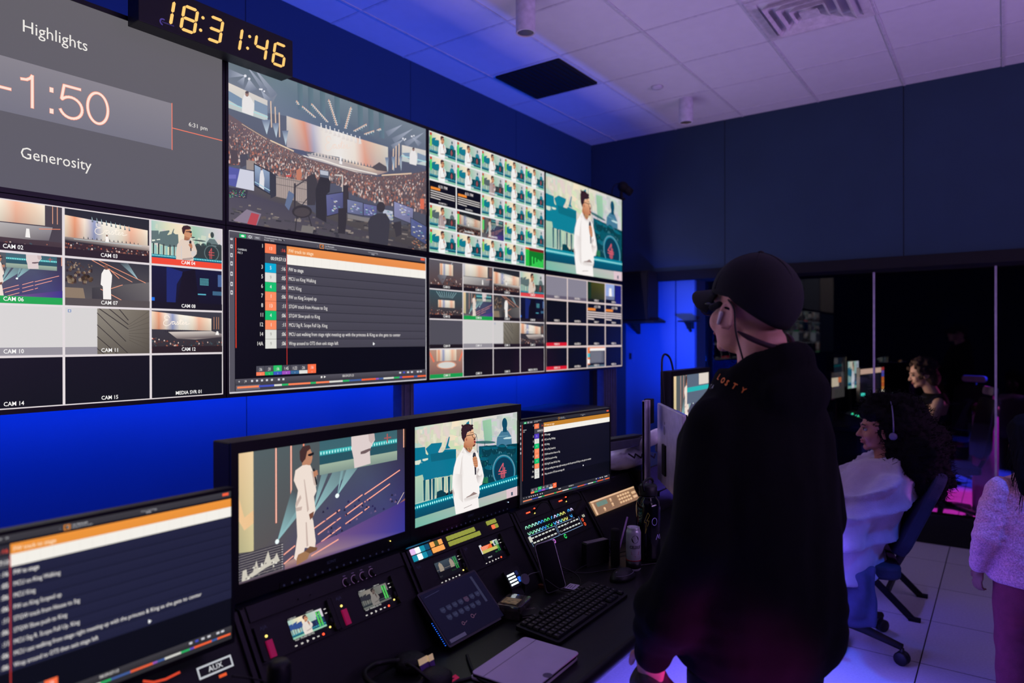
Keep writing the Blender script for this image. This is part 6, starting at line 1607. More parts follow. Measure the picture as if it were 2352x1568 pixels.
# ---------------------------------------------------------------- people
M['skin'] = mat('light_skin', (196, 142, 122), .55, var=.05, scale=25)
M['skin2'] = mat('brown_skin', (150, 98, 76), .5, var=.05, scale=25)
M['skin3'] = mat('fair_skin', (206, 160, 140), .55, var=.05, scale=25)
M['skin4'] = mat('child_brown_skin', (128, 84, 74), .55, var=.05, scale=25)
M['lip'] = mat('lip', (140, 70, 66), .45); M['brow'] = mat('brow_hair', (30, 20, 18), .8); M['eyew'] = mat('eye_white', (130, 124, 120), .3); M['iris'] = mat('dark_iris', (24, 16, 14), .2)
M['hoodie'] = mat('black_hoodie_fleece', (8, 8, 10), .95, var=.15, scale=40, bump=.25, bscale=350, spec=.15)
M['capcloth'] = mat('black_cap_cloth', (12, 10, 12), .85, var=.15, scale=60, bump=.2, bscale=600)
M['pants'] = mat('black_trousers', (8, 8, 12), .9, bump=.1)
M['camo'] = mat('mottled_dark_cloth', (66, 60, 58), .85, var=.85, scale=30)
M['hair'] = mat('dark_hair', (9, 7, 8), .85, var=.3, scale=80, spec=.12)
M['hairbrown'] = mat('curly_brown_hair', (66, 44, 34), .8, var=.4, scale=80)
M['shoe'] = mat('dark_shoe', (20, 20, 24), .6)

def head(b, X):
    # facing +y, origin between the ears
    b.xf(X)
    b.sph((0, -.012, .035), (.077, .097, .086), 24, 16); b.sph((0, .030, -.025), (.061, .060, .082), 20, 14); b.sph((0, .028, -.072), (.052, .052, .034), 18, 10)
    b.sph((0, .071, -.092), (.021, .018, .018), 12, 8); b.sph((0, .078, .024), (.050, .018, .016), 16, 8)
    for s in (-1, 1):
        b.sph((.034 * s, .062, -.030), (.026, .026, .030), 12, 8)
        b.sph((.080 * s, -.008, -.012), (.007, .020, .033), 12, 10)
        b.tube([(.082 * s + .006 * s, -.008 + .021 * cos(a), -.010 + .034 * sin(a)) for a in [radians(q) for q in range(-70, 221, 24)]], .0048, 6)
        b.sph((.010 * s, .098, -.030), (.009, .010, .008), 10, 6)
    cap(b, (0, .086, .012), (0, .110, -.026), .0085, .0115)
    b.sph((0, .088, -.054), (.024, .011, .0065), 12, 6); b.sph((0, .086, -.066), (.021, .011, .007), 12, 6)
    b.xf(Matrix.Identity(4))
def face_details(X, parent, skin_lip=True):
    for s in (-1, 1):
        b = MB().xf(X); b.sph((.031 * s, .078, .004), (.0125, .0105, .0085), 14, 10); b.build('eyeball', M['eyew'], parent, smooth=True)
        b = MB().xf(X); b.sph((.032 * s, .0875, .004), (.0055, .0025, .0058), 12, 8); b.build('iris', M['iris'], parent, smooth=True)
        b = MB().xf(X); b.tube([(.016 * s, .094, .024), (.030 * s, .092, .030), (.048 * s, .080, .026)], [.003, .0035, .002], 6); b.build('eyebrow', M['brow'], parent, smooth=True)
        b = MB().xf(X); b.tube([(.019 * s, .087, .009), (.031 * s, .0905, .0135), (.044 * s, .082, .009)], .0017, 6); b.build('eyelash', M['brow'], parent, smooth=True)
    b = MB().xf(X); b.sph((0, .0925, -.054), (.023, .008, .0052), 14, 8); b.sph((0, .0905, -.0645), (.020, .009, .0062), 14, 8); b.build('lips', M['lip'], parent, smooth=True)

def hand(b, P, d, n, s, k=1.0, curl=.35):
    P, d, n, s = Vector(P), Vector(d).normalized(), Vector(n).normalized(), Vector(s).normalized()
    X = Matrix((( s.x, d.x, n.x, P.x), (s.y, d.y, n.y, P.y), (s.z, d.z, n.z, P.z), (0, 0, 0, 1)))
    old = b.X; b.xf(X)
    b.sph((0, .048 * k, 0), (.040 * k, .050 * k, .015 * k), 16, 10); cap(b, (0, -.02 * k, 0), (0, .03 * k, 0), .026 * k, .030 * k)
    for i, (o, L) in enumerate(((.029, .070), (.010, .078), (-.010, .072), (-.028, .057))):
        p = Vector((o * k, .086 * k, 0)); a = curl * (1 + .15 * i)
        for q, f in enumerate((.45, .30, .25)):
            a2 = a * (q + .6); e = p + Vector((o * .12, cos(a2), sin(a2))) * L * f * k
            cap(b, p, e, (.0092 - .0008 * q) * k, (.0086 - .0009 * q) * k, 8); p = e
    p = Vector((.030 * k, .020 * k, .004)); q = p + Vector((.026, .026, .008)) * k; r = q + Vector((.010, .030, .012)) * k
    cap(b, p, q, .0125 * k, .0105 * k, 8); cap(b, q, r, .0102 * k, .0085 * k, 8)
    b.xf(old)

def stack(b, rings, n=28, p=2.3):
    # vertical loft of super-ellipse rings (z, half-width, half-depth, y-offset, x-offset)
    vs = []
    for r in rings:
        z, a, d = r[:3]; yo = r[3] if len(r) > 3 else 0; xo = r[4] if len(r) > 4 else 0
        for k in range(n):
            t = 2 * pi * k / n; c, s = cos(t), sin(t)
            vs.append((xo + a * abs(c) ** (2 / p) * (1 if c >= 0 else -1), yo + d * abs(s) ** (2 / p) * (1 if s >= 0 else -1), z))
    m = len(rings); fs = [(i * n + k, i * n + (k + 1) % n, (i + 1) * n + (k + 1) % n, (i + 1) * n + k) for i in range(m - 1) for k in range(n)]
    fs.append(tuple(range(n))[::-1]); fs.append(tuple(range((m - 1) * n, m * n)))
    return b.add(vs, fs)

# ---- the standing man in black
MAN = (1.690, .490); MRZ = radians(-22)
t = thing('person', 'standing man in black hoodie and black cap seen from behind', 'person', (MAN[0], MAN[1], 0), rz=MRZ)
HX = Matrix.Translation((-.010, .008, 1.638)) @ Matrix.Rotation(radians(-3), 4, 'Z') @ Matrix.Rotation(radians(9), 4, 'X')
b = MB(); head(b, HX)
cap(b, (0, -.018, 1.56), (0, -.030, 1.42), .058, .066); b.sph((0, -.05, 1.50), (.06, .045, .06))
stack(b, [(.86, .15, .11), (1.0, .15, .11), (1.2, .16, .12), (1.33, .15, .10), (1.40, .10, .08), (1.45, .06, .06, -.02)])
cap(b, (-.13, 0, 1.345), (.13, 0, 1.345), .045)
for s in (-1, 1):
    cap(b, (.145 * s, 0, 1.345), (.218 * s, -.01, 1.12), .040, .040); cap(b, (.218 * s, -.01, 1.12), (.250 * s, .09, .86), .040, .028)
    hand(b, (.250 * s, .097, .845), (0, .12, -1), (-s, .35, 0), (.25 * s, 1, .1), 1.0, .42)
    cap(b, (.09 * s, 0, .88), (.10 * s, .01, .48), .085, .055); cap(b, (.10 * s, .01, .48), (.11 * s, -.02, .10), .052, .038); cap(b, (.11 * s, -.02, .06), (.12 * s, .12, .045), .04, .035)
body = dup_mesh(b, 'body', .0055, [M['skin'], M['lip']], t, 4)
face_details(HX, t)
# hoodie
b = MB()
stack(b, [(.795, .185, .150), (.82, .205, .165, 0), (.86, .225, .180, .0), (.95, .228, .182), (1.08, .218, .176), (1.22, .208, .168), (1.33, .200, .152), (1.40, .170, .130, -.01), (1.45, .125, .112, -.015), (1.50, .100, .100, -.02)])
for s in (-1, 1):
    cap(b, (.150 * s, -.005, 1.372), (.212 * s, -.015, 1.12), .070, .076); cap(b, (.212 * s, -.015, 1.12), (.248 * s, .075, .90), .078, .066); b.sph((.242 * s, .05, .945), (.080, .088, .085)); cap(b, (.248 * s, .085, .875), (.250 * s, .095, .835), .045, .043)
for k in range(22):
    a = 2 * pi * k / 22; bk = max(0, -sin(a))
    b.sph((.076 * cos(a), -.022 + .072 * sin(a) - .012 * bk, 1.484 + .040 * bk - .026 * max(0, sin(a))), (.036, .036, .034 + .012 * bk), 12, 8)
b.sph((0, -.110, 1.445), (.115, .050, .075)); b.sph((0, -.080, 1.495), (.082, .045, .050))
def fold1(c):
    return .010 * noise.noise(Vector((c.x * 7, c.y * 7, c.z * 3.2))) + .006 * noise.noise(Vector((c.x * 18, c.y * 18, c.z * 9))) + .007 * max(0, 1 - abs(c.z - .93) / .12) * noise.noise(Vector((c.x * 9, c.y * 9, c.z * 30)))
hood = dup_mesh(b, 'hoodie', .010, M['hoodie'], t, 5, fold1)
# trousers and shoes
b = MB(); stack(b, [(.72, .16, .13), (.80, .17, .14), (.90, .165, .13), (.95, .16, .125)])
for s in (-1, 1): cap(b, (.09 * s, 0, .78), (.105 * s, .01, .47), .105, .078); cap(b, (.105 * s, .01, .47), (.115 * s, -.02, .10), .078, .066)
dup_mesh(b, 'trousers', .012, M['pants'], t, 5)
for s in (-1, 1):
    b = MB(); cap(b, (.115 * s, -.03, .045), (.125 * s, .13, .038), .048, .042); b.sph((.115 * s, -.02, .075), (.045, .055, .045)); o = dup_mesh(b, 'shoe', .010, M['shoe'], t, 3)
# patch of mottled cloth held at the hip below the near cuff
b = MB(); b.sph((-.235, .115, .74), (.045, .06, .055)); b.sph((-.22, .08, .70), (.05, .06, .06)); dup_mesh(b, 'pocket_cloth', .008, M['camo'], t, 3, lambda c: .006 * noise.noise(c * 40))
# lettering round the hood, projected onto the cloth
from mathutils.bvhtree import BVHTree
M['oranget'] = mat('orange_print', (220, 120, 40), .7); M['palet'] = mat('grey_print', (120, 130, 130), .7)
bv = BVHTree.FromPolygons([v.co for v in hood.data.vertices], [tuple(p.vertices) for p in hood.data.polygons])
def stick(ch, p, size, m, tilt, parent, bvh, name='lettering'):
    c0 = Vector((0, -.02, p[2])); d = (Vector(p) - c0).normalized()
    hit = bvh.ray_cast(c0 + d * .6, -d)
    if hit[0] is None: return
    n = hit[1]; up = Vector((0, 0, 1)); x = up.cross(n).normalized(); y = n.cross(x)
    x2 = x * cos(tilt) + y * sin(tilt); y2 = n.cross(x2)
    vs, fs, w = text_tris(ch, .02); k = size / .7
    P0 = hit[0] + n * .0025
    me = bpy.data.meshes.new(name); me.from_pydata([tuple(P0 + x2 * (q[0] * k) + y2 * (q[1] * k)) for q in vs], [], fs); me.materials.append(m)
    o = bpy.data.objects.new(name, me); COL.objects.link(o); o.parent = parent
for i, ch in enumerate('LOST'):
    a = radians(186 - 10 * (3 - i) - 4)
    stick(ch, (.2 * cos(a) , .2 * sin(a) - .02, 1.478 - .006 * i), .014, M['oranget'], radians(-20), t, bv)
stick('Y', (.2 * cos(radians(194)), .2 * sin(radians(194)) - .02, 1.452), .013, M['oranget'], radians(-20), t, bv)
for i, ch in enumerate('TA'): stick(ch, (.2 * cos(radians(148 + 7 * i)), .2 * sin(radians(148 + 7 * i)), 1.452), .012, M['palet'], radians(15), t, bv)
# cap
def capshell(X, parent, m, rx=.088, ry=.109, rz=.105, c0=(0, -.010, .036), front=.044, back=-.026, brim=True, name='cap'):
    N, K = 36, 16
    vs = []; 
    for i in range(K + 1):
        for k in range(N):
            a = 2 * pi * k / N; ca, sa = cos(a), sin(a)
            zb = c0[2] + (front if sa > 0 else back) * abs(sa) ** 1.0 - c0[2] if False else (front - c0[2]) * max(0, sa) + (back - c0[2]) * max(0, -sa)
            t0 = math.asin(max(-.95, min(.95, zb / rz)))
            t1 = t0 + (pi / 2 - t0) * (i / K) if i < K else pi / 2 - .002
            puff = 1 + .03 * sin(2 * (t1 - t0))
            vs.append((c0[0] + rx * cos(t1) * ca * puff, c0[1] + ry * cos(t1) * sa * puff, c0[2] + rz * sin(t1)))
    fs = [(i * N + k, i * N + (k + 1) % N, (i + 1) * N + (k + 1) % N, (i + 1) * N + k) for i in range(K) for k in range(N)] + [tuple(range(K * N, (K + 1) * N))]
    b = MB().xf(X).add(vs, fs); o = b.build('cap', m, parent, smooth=True)
    q = o.modifiers.new('s', 'SOLIDIFY'); q.thickness = .004; q.offset = 1
    for j in range(3):
        a = j * pi / 3 + pi / 6; pts = []
        for i in range(25):
            th = pi * i / 24; pts.append((c0[0] + (rx + .005) * cos(th) * cos(a), c0[1] + (ry + .005) * cos(th) * sin(a), c0[2] + (rz + .004) * sin(th)))
        pts = [p for p in pts if p[2] > c0[2] + .005]
        MB().xf(X).tube(pts, .0012, 5).build('seam', m, o)
    MB().xf(X).lathe([(.008, 0), (.007, .004), (.002, .006)], (c0[0], c0[1], c0[2] + rz + .003), 14).build('top_button', m, o)
    if brim:
        vs = []; R, C = 8, 17
        for i in range(R + 1):
            for k in range(C):
                u = -1 + 2 * k / (C - 1); f = i / R
                x = u * .080; yb = ry * math.sqrt(max(0, 1 - (x / (rx + .004)) ** 2)) + c0[1] - .004
                yo = .020 + .158 * math.sqrt(max(0, 1 - (u * .97) ** 2)) ** .9
                y = yb + (max(yo, yb + .002) - yb) * f
                vs.append((x, y, c0[2] + (front - c0[2]) * 1.0 + .004 - .012 * u * u - .034 * u * u * f - .014 * f))
        fs = [(i * C + k, i * C + k + 1, (i + 1) * C + k + 1, (i + 1) * C + k) for i in range(R) for k in range(C - 1)]
        o2 = MB().xf(X).add(vs, fs).build('brim', m, o, smooth=True); q = o2.modifiers.new('s', 'SOLIDIFY'); q.thickness = .004; q.offset = 0
    return o
cp = capshell(HX, t, M['capcloth'])
M['band'] = mat('maroon_black_strap', (48, 26, 34), .8, bump=.1)
pts = [(.083 * cos(a), -.012 + .102 * sin(a), -.030 - .040 * max(0, -sin(a))) for a in [radians(q) for q in range(196, 348, 8)]]
MB().xf(HX).tube(pts, [.002, .005] + [.0065] * (len(pts) - 4) + [.005, .002], 8).build('headset_strap', M['band'], t, smooth=True)
MB().xf(HX).sph((.0, -.13, -.066), (.012, .008, .010), 10, 8).build('strap_knot', M['blackmatte'], t, smooth=True)
M['frames'] = mat('black_glasses_frame', (14, 14, 16), .25)
b = MB().xf(HX)
for s in (-1, 1):
    b.tube([(.086 * s, -.015, .008), (.084 * s, .02, .014), (.076 * s, .065, .012), (.066 * s, .098, .008)], [.003, .0045, .0045, .003], 6)
    b.tube([(.034 * s + .027 * cos(a), .106 - .012 * abs(cos(a) * s + s) * .5, .001 + .021 * sin(a)) for a in [radians(q) for q in range(0, 361, 20)]], .0020, 6)
b.tube([(-.010, .108, .004), (.010, .108, .004)], .002, 6); b.build('glasses', M['frames'], t, smooth=True)
M['earwhite'] = mat('white_earpiece', (206, 196, 190), .3)
b = MB().xf(HX); cap(b, (-.090, .006, -.004), (-.092, .010, -.028), .0055, .0040); b.build('earpiece', M['earwhite'], t, smooth=True)
b = MB().xf(HX); cap(b, (-.088, .018, .016), (-.084, .042, .006), .008, .009); b.build('earpiece_body', M['blackmatte'], t, smooth=True)
MB().xf(HX).tube(curve_pts([(-.090, -.01, .03), (-.093, -.034, .01), (-.088, -.042, -.04), (-.070, -.055, -.10), (-.055, -.065, -.15)], 20), .0022).build('earpiece_cord', M['cable'], t, smooth=True)

# ---- office chair under the blanket
M['chairblue'] = mat('dark_blue_chair_cloth', (30, 34, 52), .9, bump=.2)
M['chairplast'] = mat('black_chair_plastic', (16, 17, 24), .55)
def star_base(t, hub, R, rot, zc=.05):
    for k in range(5):
        a = rot + 2 * pi * k / 5; e = Vector((R * cos(a), R * sin(a), .085)); 
        b = MB(); b.tube([(.03 * cos(a), .03 * sin(a), .125), (R * .5 * cos(a), R * .5 * sin(a), .112), (e.x, e.y, .085)], [.026, .023, .017], 8); leg = b.build('base_leg', M['chairplast'], t, smooth=True)
        b = MB()
        for s in (-1, 1): b.lathe([(.030, 0), (.032, .004), (.032, .018), (.028, .022)], (e.x + s * .003 * sin(a) , e.y - s * .003 * cos(a), .032), 18, (s * sin(a), -s * cos(a), 0))
        b.cyl((e.x, e.y, .03), (e.x, e.y, .08), .010); b.build('caster', M['chairplast'], leg, smooth=True)
    MB().cyl((0, 0, .10), (0, 0, .42), .030, .022).build('gas_lift', M['chairplast'], t)
HUB = (3.857, .727); WH = radians(104 - 90)
t = thing('office_chair', 'dark swivel chair on a five-star base under the woman wrapped in a blanket', 'chair', (HUB[0], HUB[1], 0), rz=WH)
a0 = math.atan2(.715 - HUB[1], 3.516 - HUB[0]) - WH
star_base(t, HUB, .34, a0)
MB().rslab(-.25, -.29, .25, .20, .42, .485, .07, 6, 'z').build('seat', M['chairblue'], t, bevel=.015)
b = MB(); b.X = Matrix.Translation((0, -.27, .50)) @ Matrix.Rotation(radians(24), 4, 'X'); b.rslab(-.22, .02, .22, .50, -.025, .03, .09, 8, 'y'); b.build('backrest', M['chairblue'], t, bevel=.012)
MB().tube([(0, -.10, .43), (0, -.30, .45), (0, -.37, .60)], .022, 8).build('back_stem', M['chairplast'], t, smooth=True)
for s in (-1, 1):
    MB().tube([(.20 * s, -.05, .45), (.22 * s, -.05, .48), (.22 * s, -.05, .60)], .014, 8).build('armrest_post', M['chairplast'], t, smooth=True)
    MB().rslab(.22 * s - .03, -.12, .22 * s + .03, .07, .60, .62, .03, 5, 'z').build('armrest', M['chairplast'], t, bevel=.005)

# ---- seated woman with curly hair, wrapped in a blanket
WR = Vector((3.80, .60, 0))
hw = Vector((3.835, .498, 1.122)) - WR
c_, s_ = cos(-WH), sin(-WH); hl = Vector((hw.x * c_ - hw.y * s_, hw.x * s_ + hw.y * c_, hw.z))
t = thing('person', 'seated woman with big dark curly hair and headphones wrapped in a pale grey blanket', 'person', WR, rz=WH)
HX = Matrix.Translation(hl) @ Matrix.Rotation(radians(-2), 4, 'X') @ Matrix.Rotation(radians(4), 4, 'Z') @ Matrix.Scale(.96, 4)
hx, hy, hz = hl
b = MB(); head(b, HX); cap(b, (hx, hy - .01, hz - .07), (hx, hy - .03, hz - .19), .048, .055)
stack(b, [(.49, .15, .11, .07, hx), (.60, .13, .10, .05, hx), (.80, .13, .10, -.03, hx), (.92, .15, .09, hy, hx), (.97, .07, .06, hy, hx)])
for s in (-1, 1):
    cap(b, (hx + .09 * s, .06, .53), (hx + .11 * s, .42, .53), .080, .06); cap(b, (hx + .11 * s, .42, .53), (hx + .11 * s, .46, .12), .055, .038); cap(b, (hx + .11 * s, .44, .06), (hx + .12 * s, .58, .045), .036, .034)
    cap(b, (hx + .14 * s, hy, .875), (hx + .20 * s, .05, .66), .036, .036); cap(b, (hx + .20 * s, .05, .66), (hx + .06 * s, .24, .66), .036, .026)
    hand(b, (hx + .05 * s, .25, .66), (-s * .5, .85, 0), (0, 0, -1), (-s * .8, -.5, 0), .92, .3)
dup_mesh(b, 'body', .0055, M['skin2'], t, 3); face_details(HX, t)
b = MB().xf(Matrix.Translation(hl))
rn = random.Random(4)
b.sph((0, -.10, .03), (.135, .125, .125), 24, 16); b.sph((0, -.15, -.10), (.165, .14, .18), 24, 16); b.sph((0, -.19, -.20), (.13, .11, .13), 20, 14); b.sph((0, .005, .085), (.10, .10, .055), 20, 12)
for k in range(220):
    th, ph = rn.random() * 2 * pi, rn.random() * pi
    d = Vector((sin(ph) * cos(th), sin(ph) * sin(th), cos(ph)))
    c = rn.choice([(Vector((0, -.10, .03)), .125), (Vector((0, -.15, -.10)), .155), (Vector((0, -.19, -.20)), .118), (Vector((0, .0, .075)), .085)])
    p = c[0] + Vector((d.x * c[1], d.y * c[1] * .95, d.z * c[1] * 1.05))
    if p.y > .055 and p.z < .085: continue
    if p.y > .0 and p.z < .06 and abs(p.x) < .10: continue
    b.sph(tuple(p), .014 + .016 * rn.random(), 8, 6)
hairm = dup_mesh(b, 'curly_hair', .009, M['hair'], t, 1, lambda c: .010 * noise.noise(c * 55) + .006 * noise.noise(c * 110))
rn = random.Random(9); b = MB(); nv = len(hairm.data.vertices)
for k in range(1400):
    v = hairm.data.vertices[rn.randrange(nv)]; p = v.co.copy(); n = v.normal
    if (p - hl).y > .06 and (p - hl).z < .07: continue
    L = .014 + .022 * rn.random(); q = Vector((rn.uniform(-1, 1), rn.uniform(-1, 1), rn.uniform(-1, 1))) * .012
    b.tube([p - n * .004, p + n * L * .5 + q, p + n * L - q * .5], [.0018, .0015, .0006], 3)
b.build('loose_curls', M['hair'], hairm)
M['lilac'] = mat('pale_lilac_plastic', (84, 80, 112), .4)
b = MB().xf(Matrix.Translation(hl)); b.tube([(.150 * cos(a), -.035, .005 + .155 * sin(a)) for a in [radians(q) for q in range(0, 181, 10)]], .0032, 6); b.build('headphone_band', M['lilac'], t, smooth=True)
for s in (-1, 1):
    b = MB().xf(Matrix.Translation(hl)); b.lathe([(.001, 0), (.017, .002), (.018, .010), (.012, .016), (.001, .016)], (.142 * s - .006 * s, -.034, -.015), 18, (s, 0, 0)); b.build('headphone_cup', M['lilac'], t, smooth=True)
M['blanket'] = mat('pale_grey_fleece_blanket', (150, 136, 156), .95, var=.1, scale=14, bump=.3, bscale=180, sheen=.3)
b = MB()
stack(b, [(.36, .23, .20, .13, hx), (.42, .27, .22, .12, hx), (.50, .28, .22, .104, hx), (.60, .265, .22, .086, hx), (.70, .25, .22, .02, hx), (.82, .235, .20, -.05, hx), (.90, .19, .175, -.10, hx), (.95, .13, .13, -.085, hx), (.985, .085, .085, hy, hx)])
for s in (-1, 1):
    cap(b, (hx + .10 * s, .0, .57), (hx + .12 * s, .44, .57), .12, .095); cap(b, (hx + .12 * s, .44, .57), (hx + .13 * s, .50, .36), .095, .08); cap(b, (hx + .17 * s, hy, .87), (hx + .23 * s, .06, .66), .075, .085); cap(b, (hx + .23 * s, .06, .66), (hx + .1 * s, .28, .64), .08, .07)
def fold2(c):
    u = c.y * .62 + c.z
    w = 1 - abs(sin(u * 21 + 3.4 * noise.noise(c * 2.6)))
    return .060 * w ** 2 * (.35 + abs(noise.noise(c * 2.5 + Vector((5, 0, 0)))) * 1.5) - .012 + .010 * noise.noise(c * 9)
dup_mesh(b, 'blanket', .011, M['blanket'], t, 6, fold2)
# blue garment hanging below the blanket
M['bluecloth'] = mat('blue_grey_denim', (50, 54, 84), .9, bump=.2)
b = MB(); b.box((hx - .23, -.06, .20), (hx - .18, .10, .50)); b.box((hx - .25, -.02, .26), (hx - .20, .20, .46))
dup_mesh(b, 'hanging_garment', .012, M['bluecloth'], t, 8, lambda c: .006 * sin(c.y * 60 + 3 * noise.noise(c * 6)) + .006 * noise.noise(c * 12))
for s in (-1, 1):
    b = MB(); cap(b, (hx + .11 * s, .43, .045), (hx + .12 * s, .60, .04), .045, .040); dup_mesh(b, 'shoe', .010, M['shoe'], t, 3)
    b = MB(); cap(b, (hx + .12 * s, .47, .45), (hx + .11 * s, .46, .12), .075, .062); dup_mesh(b, 'trouser_leg', .012, M['pants'], t, 3)

# ---- folding chair behind her
t = thing('folding_chair', 'black folding chair with slanted ladder-like legs behind the blanketed woman', 'chair', (4.60, .72, 0))
b = MB(); M['foldmetal'] = mat('black_tube_frame', (16, 16, 20), .45, .3)
for x in (-.218, .218):
    b = MB(); b.X = Matrix.Identity(4)
    b.add([(x - .010, .30, .62), (x + .010, .30, .62), (x + .010, -.325, .014), (x - .010, -.325, .014), (x - .010, .33, .59), (x + .010, .33, .59), (x + .010, -.285, .004), (x - .010, -.285, .004)], [(0, 1, 2, 3), (7, 6, 5, 4), (0, 4, 5, 1), (1, 5, 6, 2), (2, 6, 7, 3), (3, 7, 4, 0)])
    leg = b.build('rear_leg', M['foldmetal'], t, bevel=.003)
    MB().box((x - .014, -.345, 0), (x + .014, -.285, .022)).build('rubber_foot', M['blackmatte'], leg, bevel=.003)
    MB().tube([(x * .92, .30, .012), (x * .92, .02, .46), (x * .92, -.15, .86)], .011, 8).build('front_leg', M['foldmetal'], t, smooth=True)
for y, z in ((-.18, .14), (-.06, .255)): MB().box((-.21, y - .012, z - .020), (.21, y + .010, z + .018)).build('crossbar', M['foldmetal'], t, bevel=.003)
MB().rslab(-.21, -.20, .21, .20, .44, .475, .04, 5, 'z').build('seat', M['chairblue'], t, bevel=.008)
b = MB(); b.X = Matrix.Translation((0, -.12, .68)) @ Matrix.Rotation(radians(16), 4, 'X'); b.rslab(-.21, 0, .21, .22, -.012, .012, .04, 5, 'y'); b.build('backrest', M['chairblue'], t, bevel=.005)

# ---- child at the right edge
CRZ = radians(34 - 90); t = thing('person', 'child in a speckled pink sweater and maroon trousers at the right edge', 'person', (3.605, -.095, 0), rz=CRZ)
HX = Matrix.Translation((0, .0, 1.135)) @ Matrix.Scale(.92, 4)
b = MB(); head(b, HX); cap(b, (0, -.01, 1.07), (0, -.015, .97), .042, .045)
stack(b, [(.50, .12, .09), (.65, .115, .085), (.85, .125, .085), (.96, .13, .07), (.99, .06, .05)])
for s in (-1, 1):
    cap(b, (.13 * s, 0, .95), (.19 * s, -.01, .74), .034, .030); cap(b, (.19 * s, -.01, .74), (.185 * s, .05, .59), .028, .020)
    hand(b, (.185 * s, .055, .585), (0, .15, -1), (-s, .2, 0), (.2 * s, 1, .1), .72, .4)
    cap(b, (.07 * s, 0, .52), (.08 * s, 0, .30), .06, .042); cap(b, (.08 * s, 0, .30), (.085 * s, -.01, .07), .040, .028); cap(b, (.085 * s, -.01, .045), (.09 * s, .10, .035), .028, .026)
dup_mesh(b, 'body', .005, M['skin4'], t, 3); face_details(HX, t)
M['sweater'] = mat('speckled_pink_knit', (196, 140, 158), .95, var=.35, scale=160, bump=.5, bscale=120, sheen=.2)
b = MB(); stack(b, [(.545, .155, .125), (.57, .165, .135), (.70, .165, .13), (.85, .165, .12), (.94, .155, .105), (.98, .10, .08), (1.00, .06, .06)])
for s in (-1, 1): cap(b, (.130 * s, -.002, .935), (.195 * s, -.012, .74), .060, .055); cap(b, (.195 * s, -.012, .74), (.188 * s, .048, .615), .053, .040)
dup_mesh(b, 'sweater', .008, M['sweater'], t, 4, lambda c: .008 * noise.noise(c * 11) + .005 * noise.noise(Vector((c.x * 20, c.y * 20, c.z * 45))))
M['maroon'] = mat('maroon_trousers', (112, 40, 62), .9, bump=.2)
b = MB(); stack(b, [(.46, .135, .105), (.56, .14, .11), (.60, .135, .105)])
for s in (-1, 1): cap(b, (.068 * s, 0, .50), (.078 * s, 0, .28), .080, .068); cap(b, (.078 * s, 0, .28), (.084 * s, -.01, .07), .068, .058)
dup_mesh(b, 'trousers', .009, M['maroon'], t, 4, lambda c: .006 * noise.noise(c * 14))
for s in (-1, 1):
    b = MB(); cap(b, (.085 * s, -.015, .035), (.09 * s, .11, .030), .037, .033); dup_mesh(b, 'shoe', .008, M['shoe'], t, 3)
b = MB(); b.sph((0, -.015, 1.18), (.092, .105, .085), 20, 14); stack(b, [(.93, .10, .035, -.085), (1.0, .115, .05, -.075), (1.1, .105, .075, -.045), (1.18, .095, .09, -.02)])
hm = dup_mesh(b, 'long_hair', .008, M['hair'], t, 3, lambda c: .005 * noise.noise(Vector((c.x * 60, c.y * 60, c.z * 8))))
b = MB(); rn = random.Random(2); nv = len(hm.data.vertices)
for k in range(420):
    v = hm.data.vertices[rn.randrange(nv)]; p = v.co; 
    if p.z > 1.15: continue
    b.tube([p, p + v.normal * .006 + Vector((rn.uniform(-.01, .01), 0, -.04)), p + v.normal * .008 + Vector((rn.uniform(-.02, .02), rn.uniform(-.01, .01), -.09))], [.0015, .0013, .0005], 3)
b.build('loose_strands', M['hair'], hm)

# ---------------------------------------------------------------- room beyond the glass
t = thing('desk', 'dark desk beyond the glass partition carrying small bright screens', 'desk', (6.55, .70, 0))
MB().box((0, .05, .76), (1.3, .95, .80)).build('desktop', M['desk'], t, bevel=.003)
for x in (.05, 1.2): MB().box((x, .1, 0), (x + .04, .9, .759)).build('leg', M['turret'], t)
def small_monitor(label, loc, W, H, rz, fn, z0=.80):
    t = thing('small_monitor', label, 'monitor', loc, rz, group='screens beyond the glass')
    MB().rslab(-.01, -.012, W + .01, H + .01, .002, .03, .006, 3, 'y').build('casing', M['monbez'], t)
    c = Canvas(W, H, 2e-5); fn(c); c.build('screen', t, (0, .0, 0))
    h = loc[2] - z0
    b = MB(); b.box((W / 2 - .02, .02, -h + .006), (W / 2 + .02, .04, .03)); b.box((W / 2 - .07, .0, -h + .001), (W / 2 + .07, .07, -h + .008)); b.build('stand', M['monbez'], t)
def far_a(c): c.rect(0, 0, 1, 1, (60, 54, 50), (40, 36, 36)); c.rect(0, .2, .55, .55, (236, 210, 170)); c.rect(.5, .2, .75, .4, (230, 120, 60)); c.rect(0, .6, 1, 1, (70, 64, 60))
def far_b(c): pic_speaker(c, False, (40, 110, 130))
def far_c(c):
    c.rect(0, 0, 1, 1, (18, 18, 26)); c.rect(0, .02, .86, .18, (240, 190, 160)); 
    for k in range(9): c.rect(.88, .02 + .105 * k, .985, .115 + .105 * k, [(200, 60, 50), (120, 90, 190), (80, 90, 190), (230, 110, 50), (240, 130, 50), (230, 100, 50), (240, 150, 60), (220, 200, 170), (200, 190, 180)][k])
    for k in range(6): c.rect(.3, .30 + .09 * k, .8, .31 + .09 * k, (60, 50, 60), same=k > 0)
small_monitor('brownish small screen beyond the glass, leftmost of the three', (6.74, 1.275, 1.03), .34, .235, radians(-8), far_a)
small_monitor('small screen with a figure in white beyond the glass', (6.92, 1.170, 1.115), .30, .25, radians(-8), far_b)
small_monitor('wide dark screen with a pale top bar and orange column beyond the glass', (6.97, 1.075, 1.00), .74, .30, radians(-8), far_c)
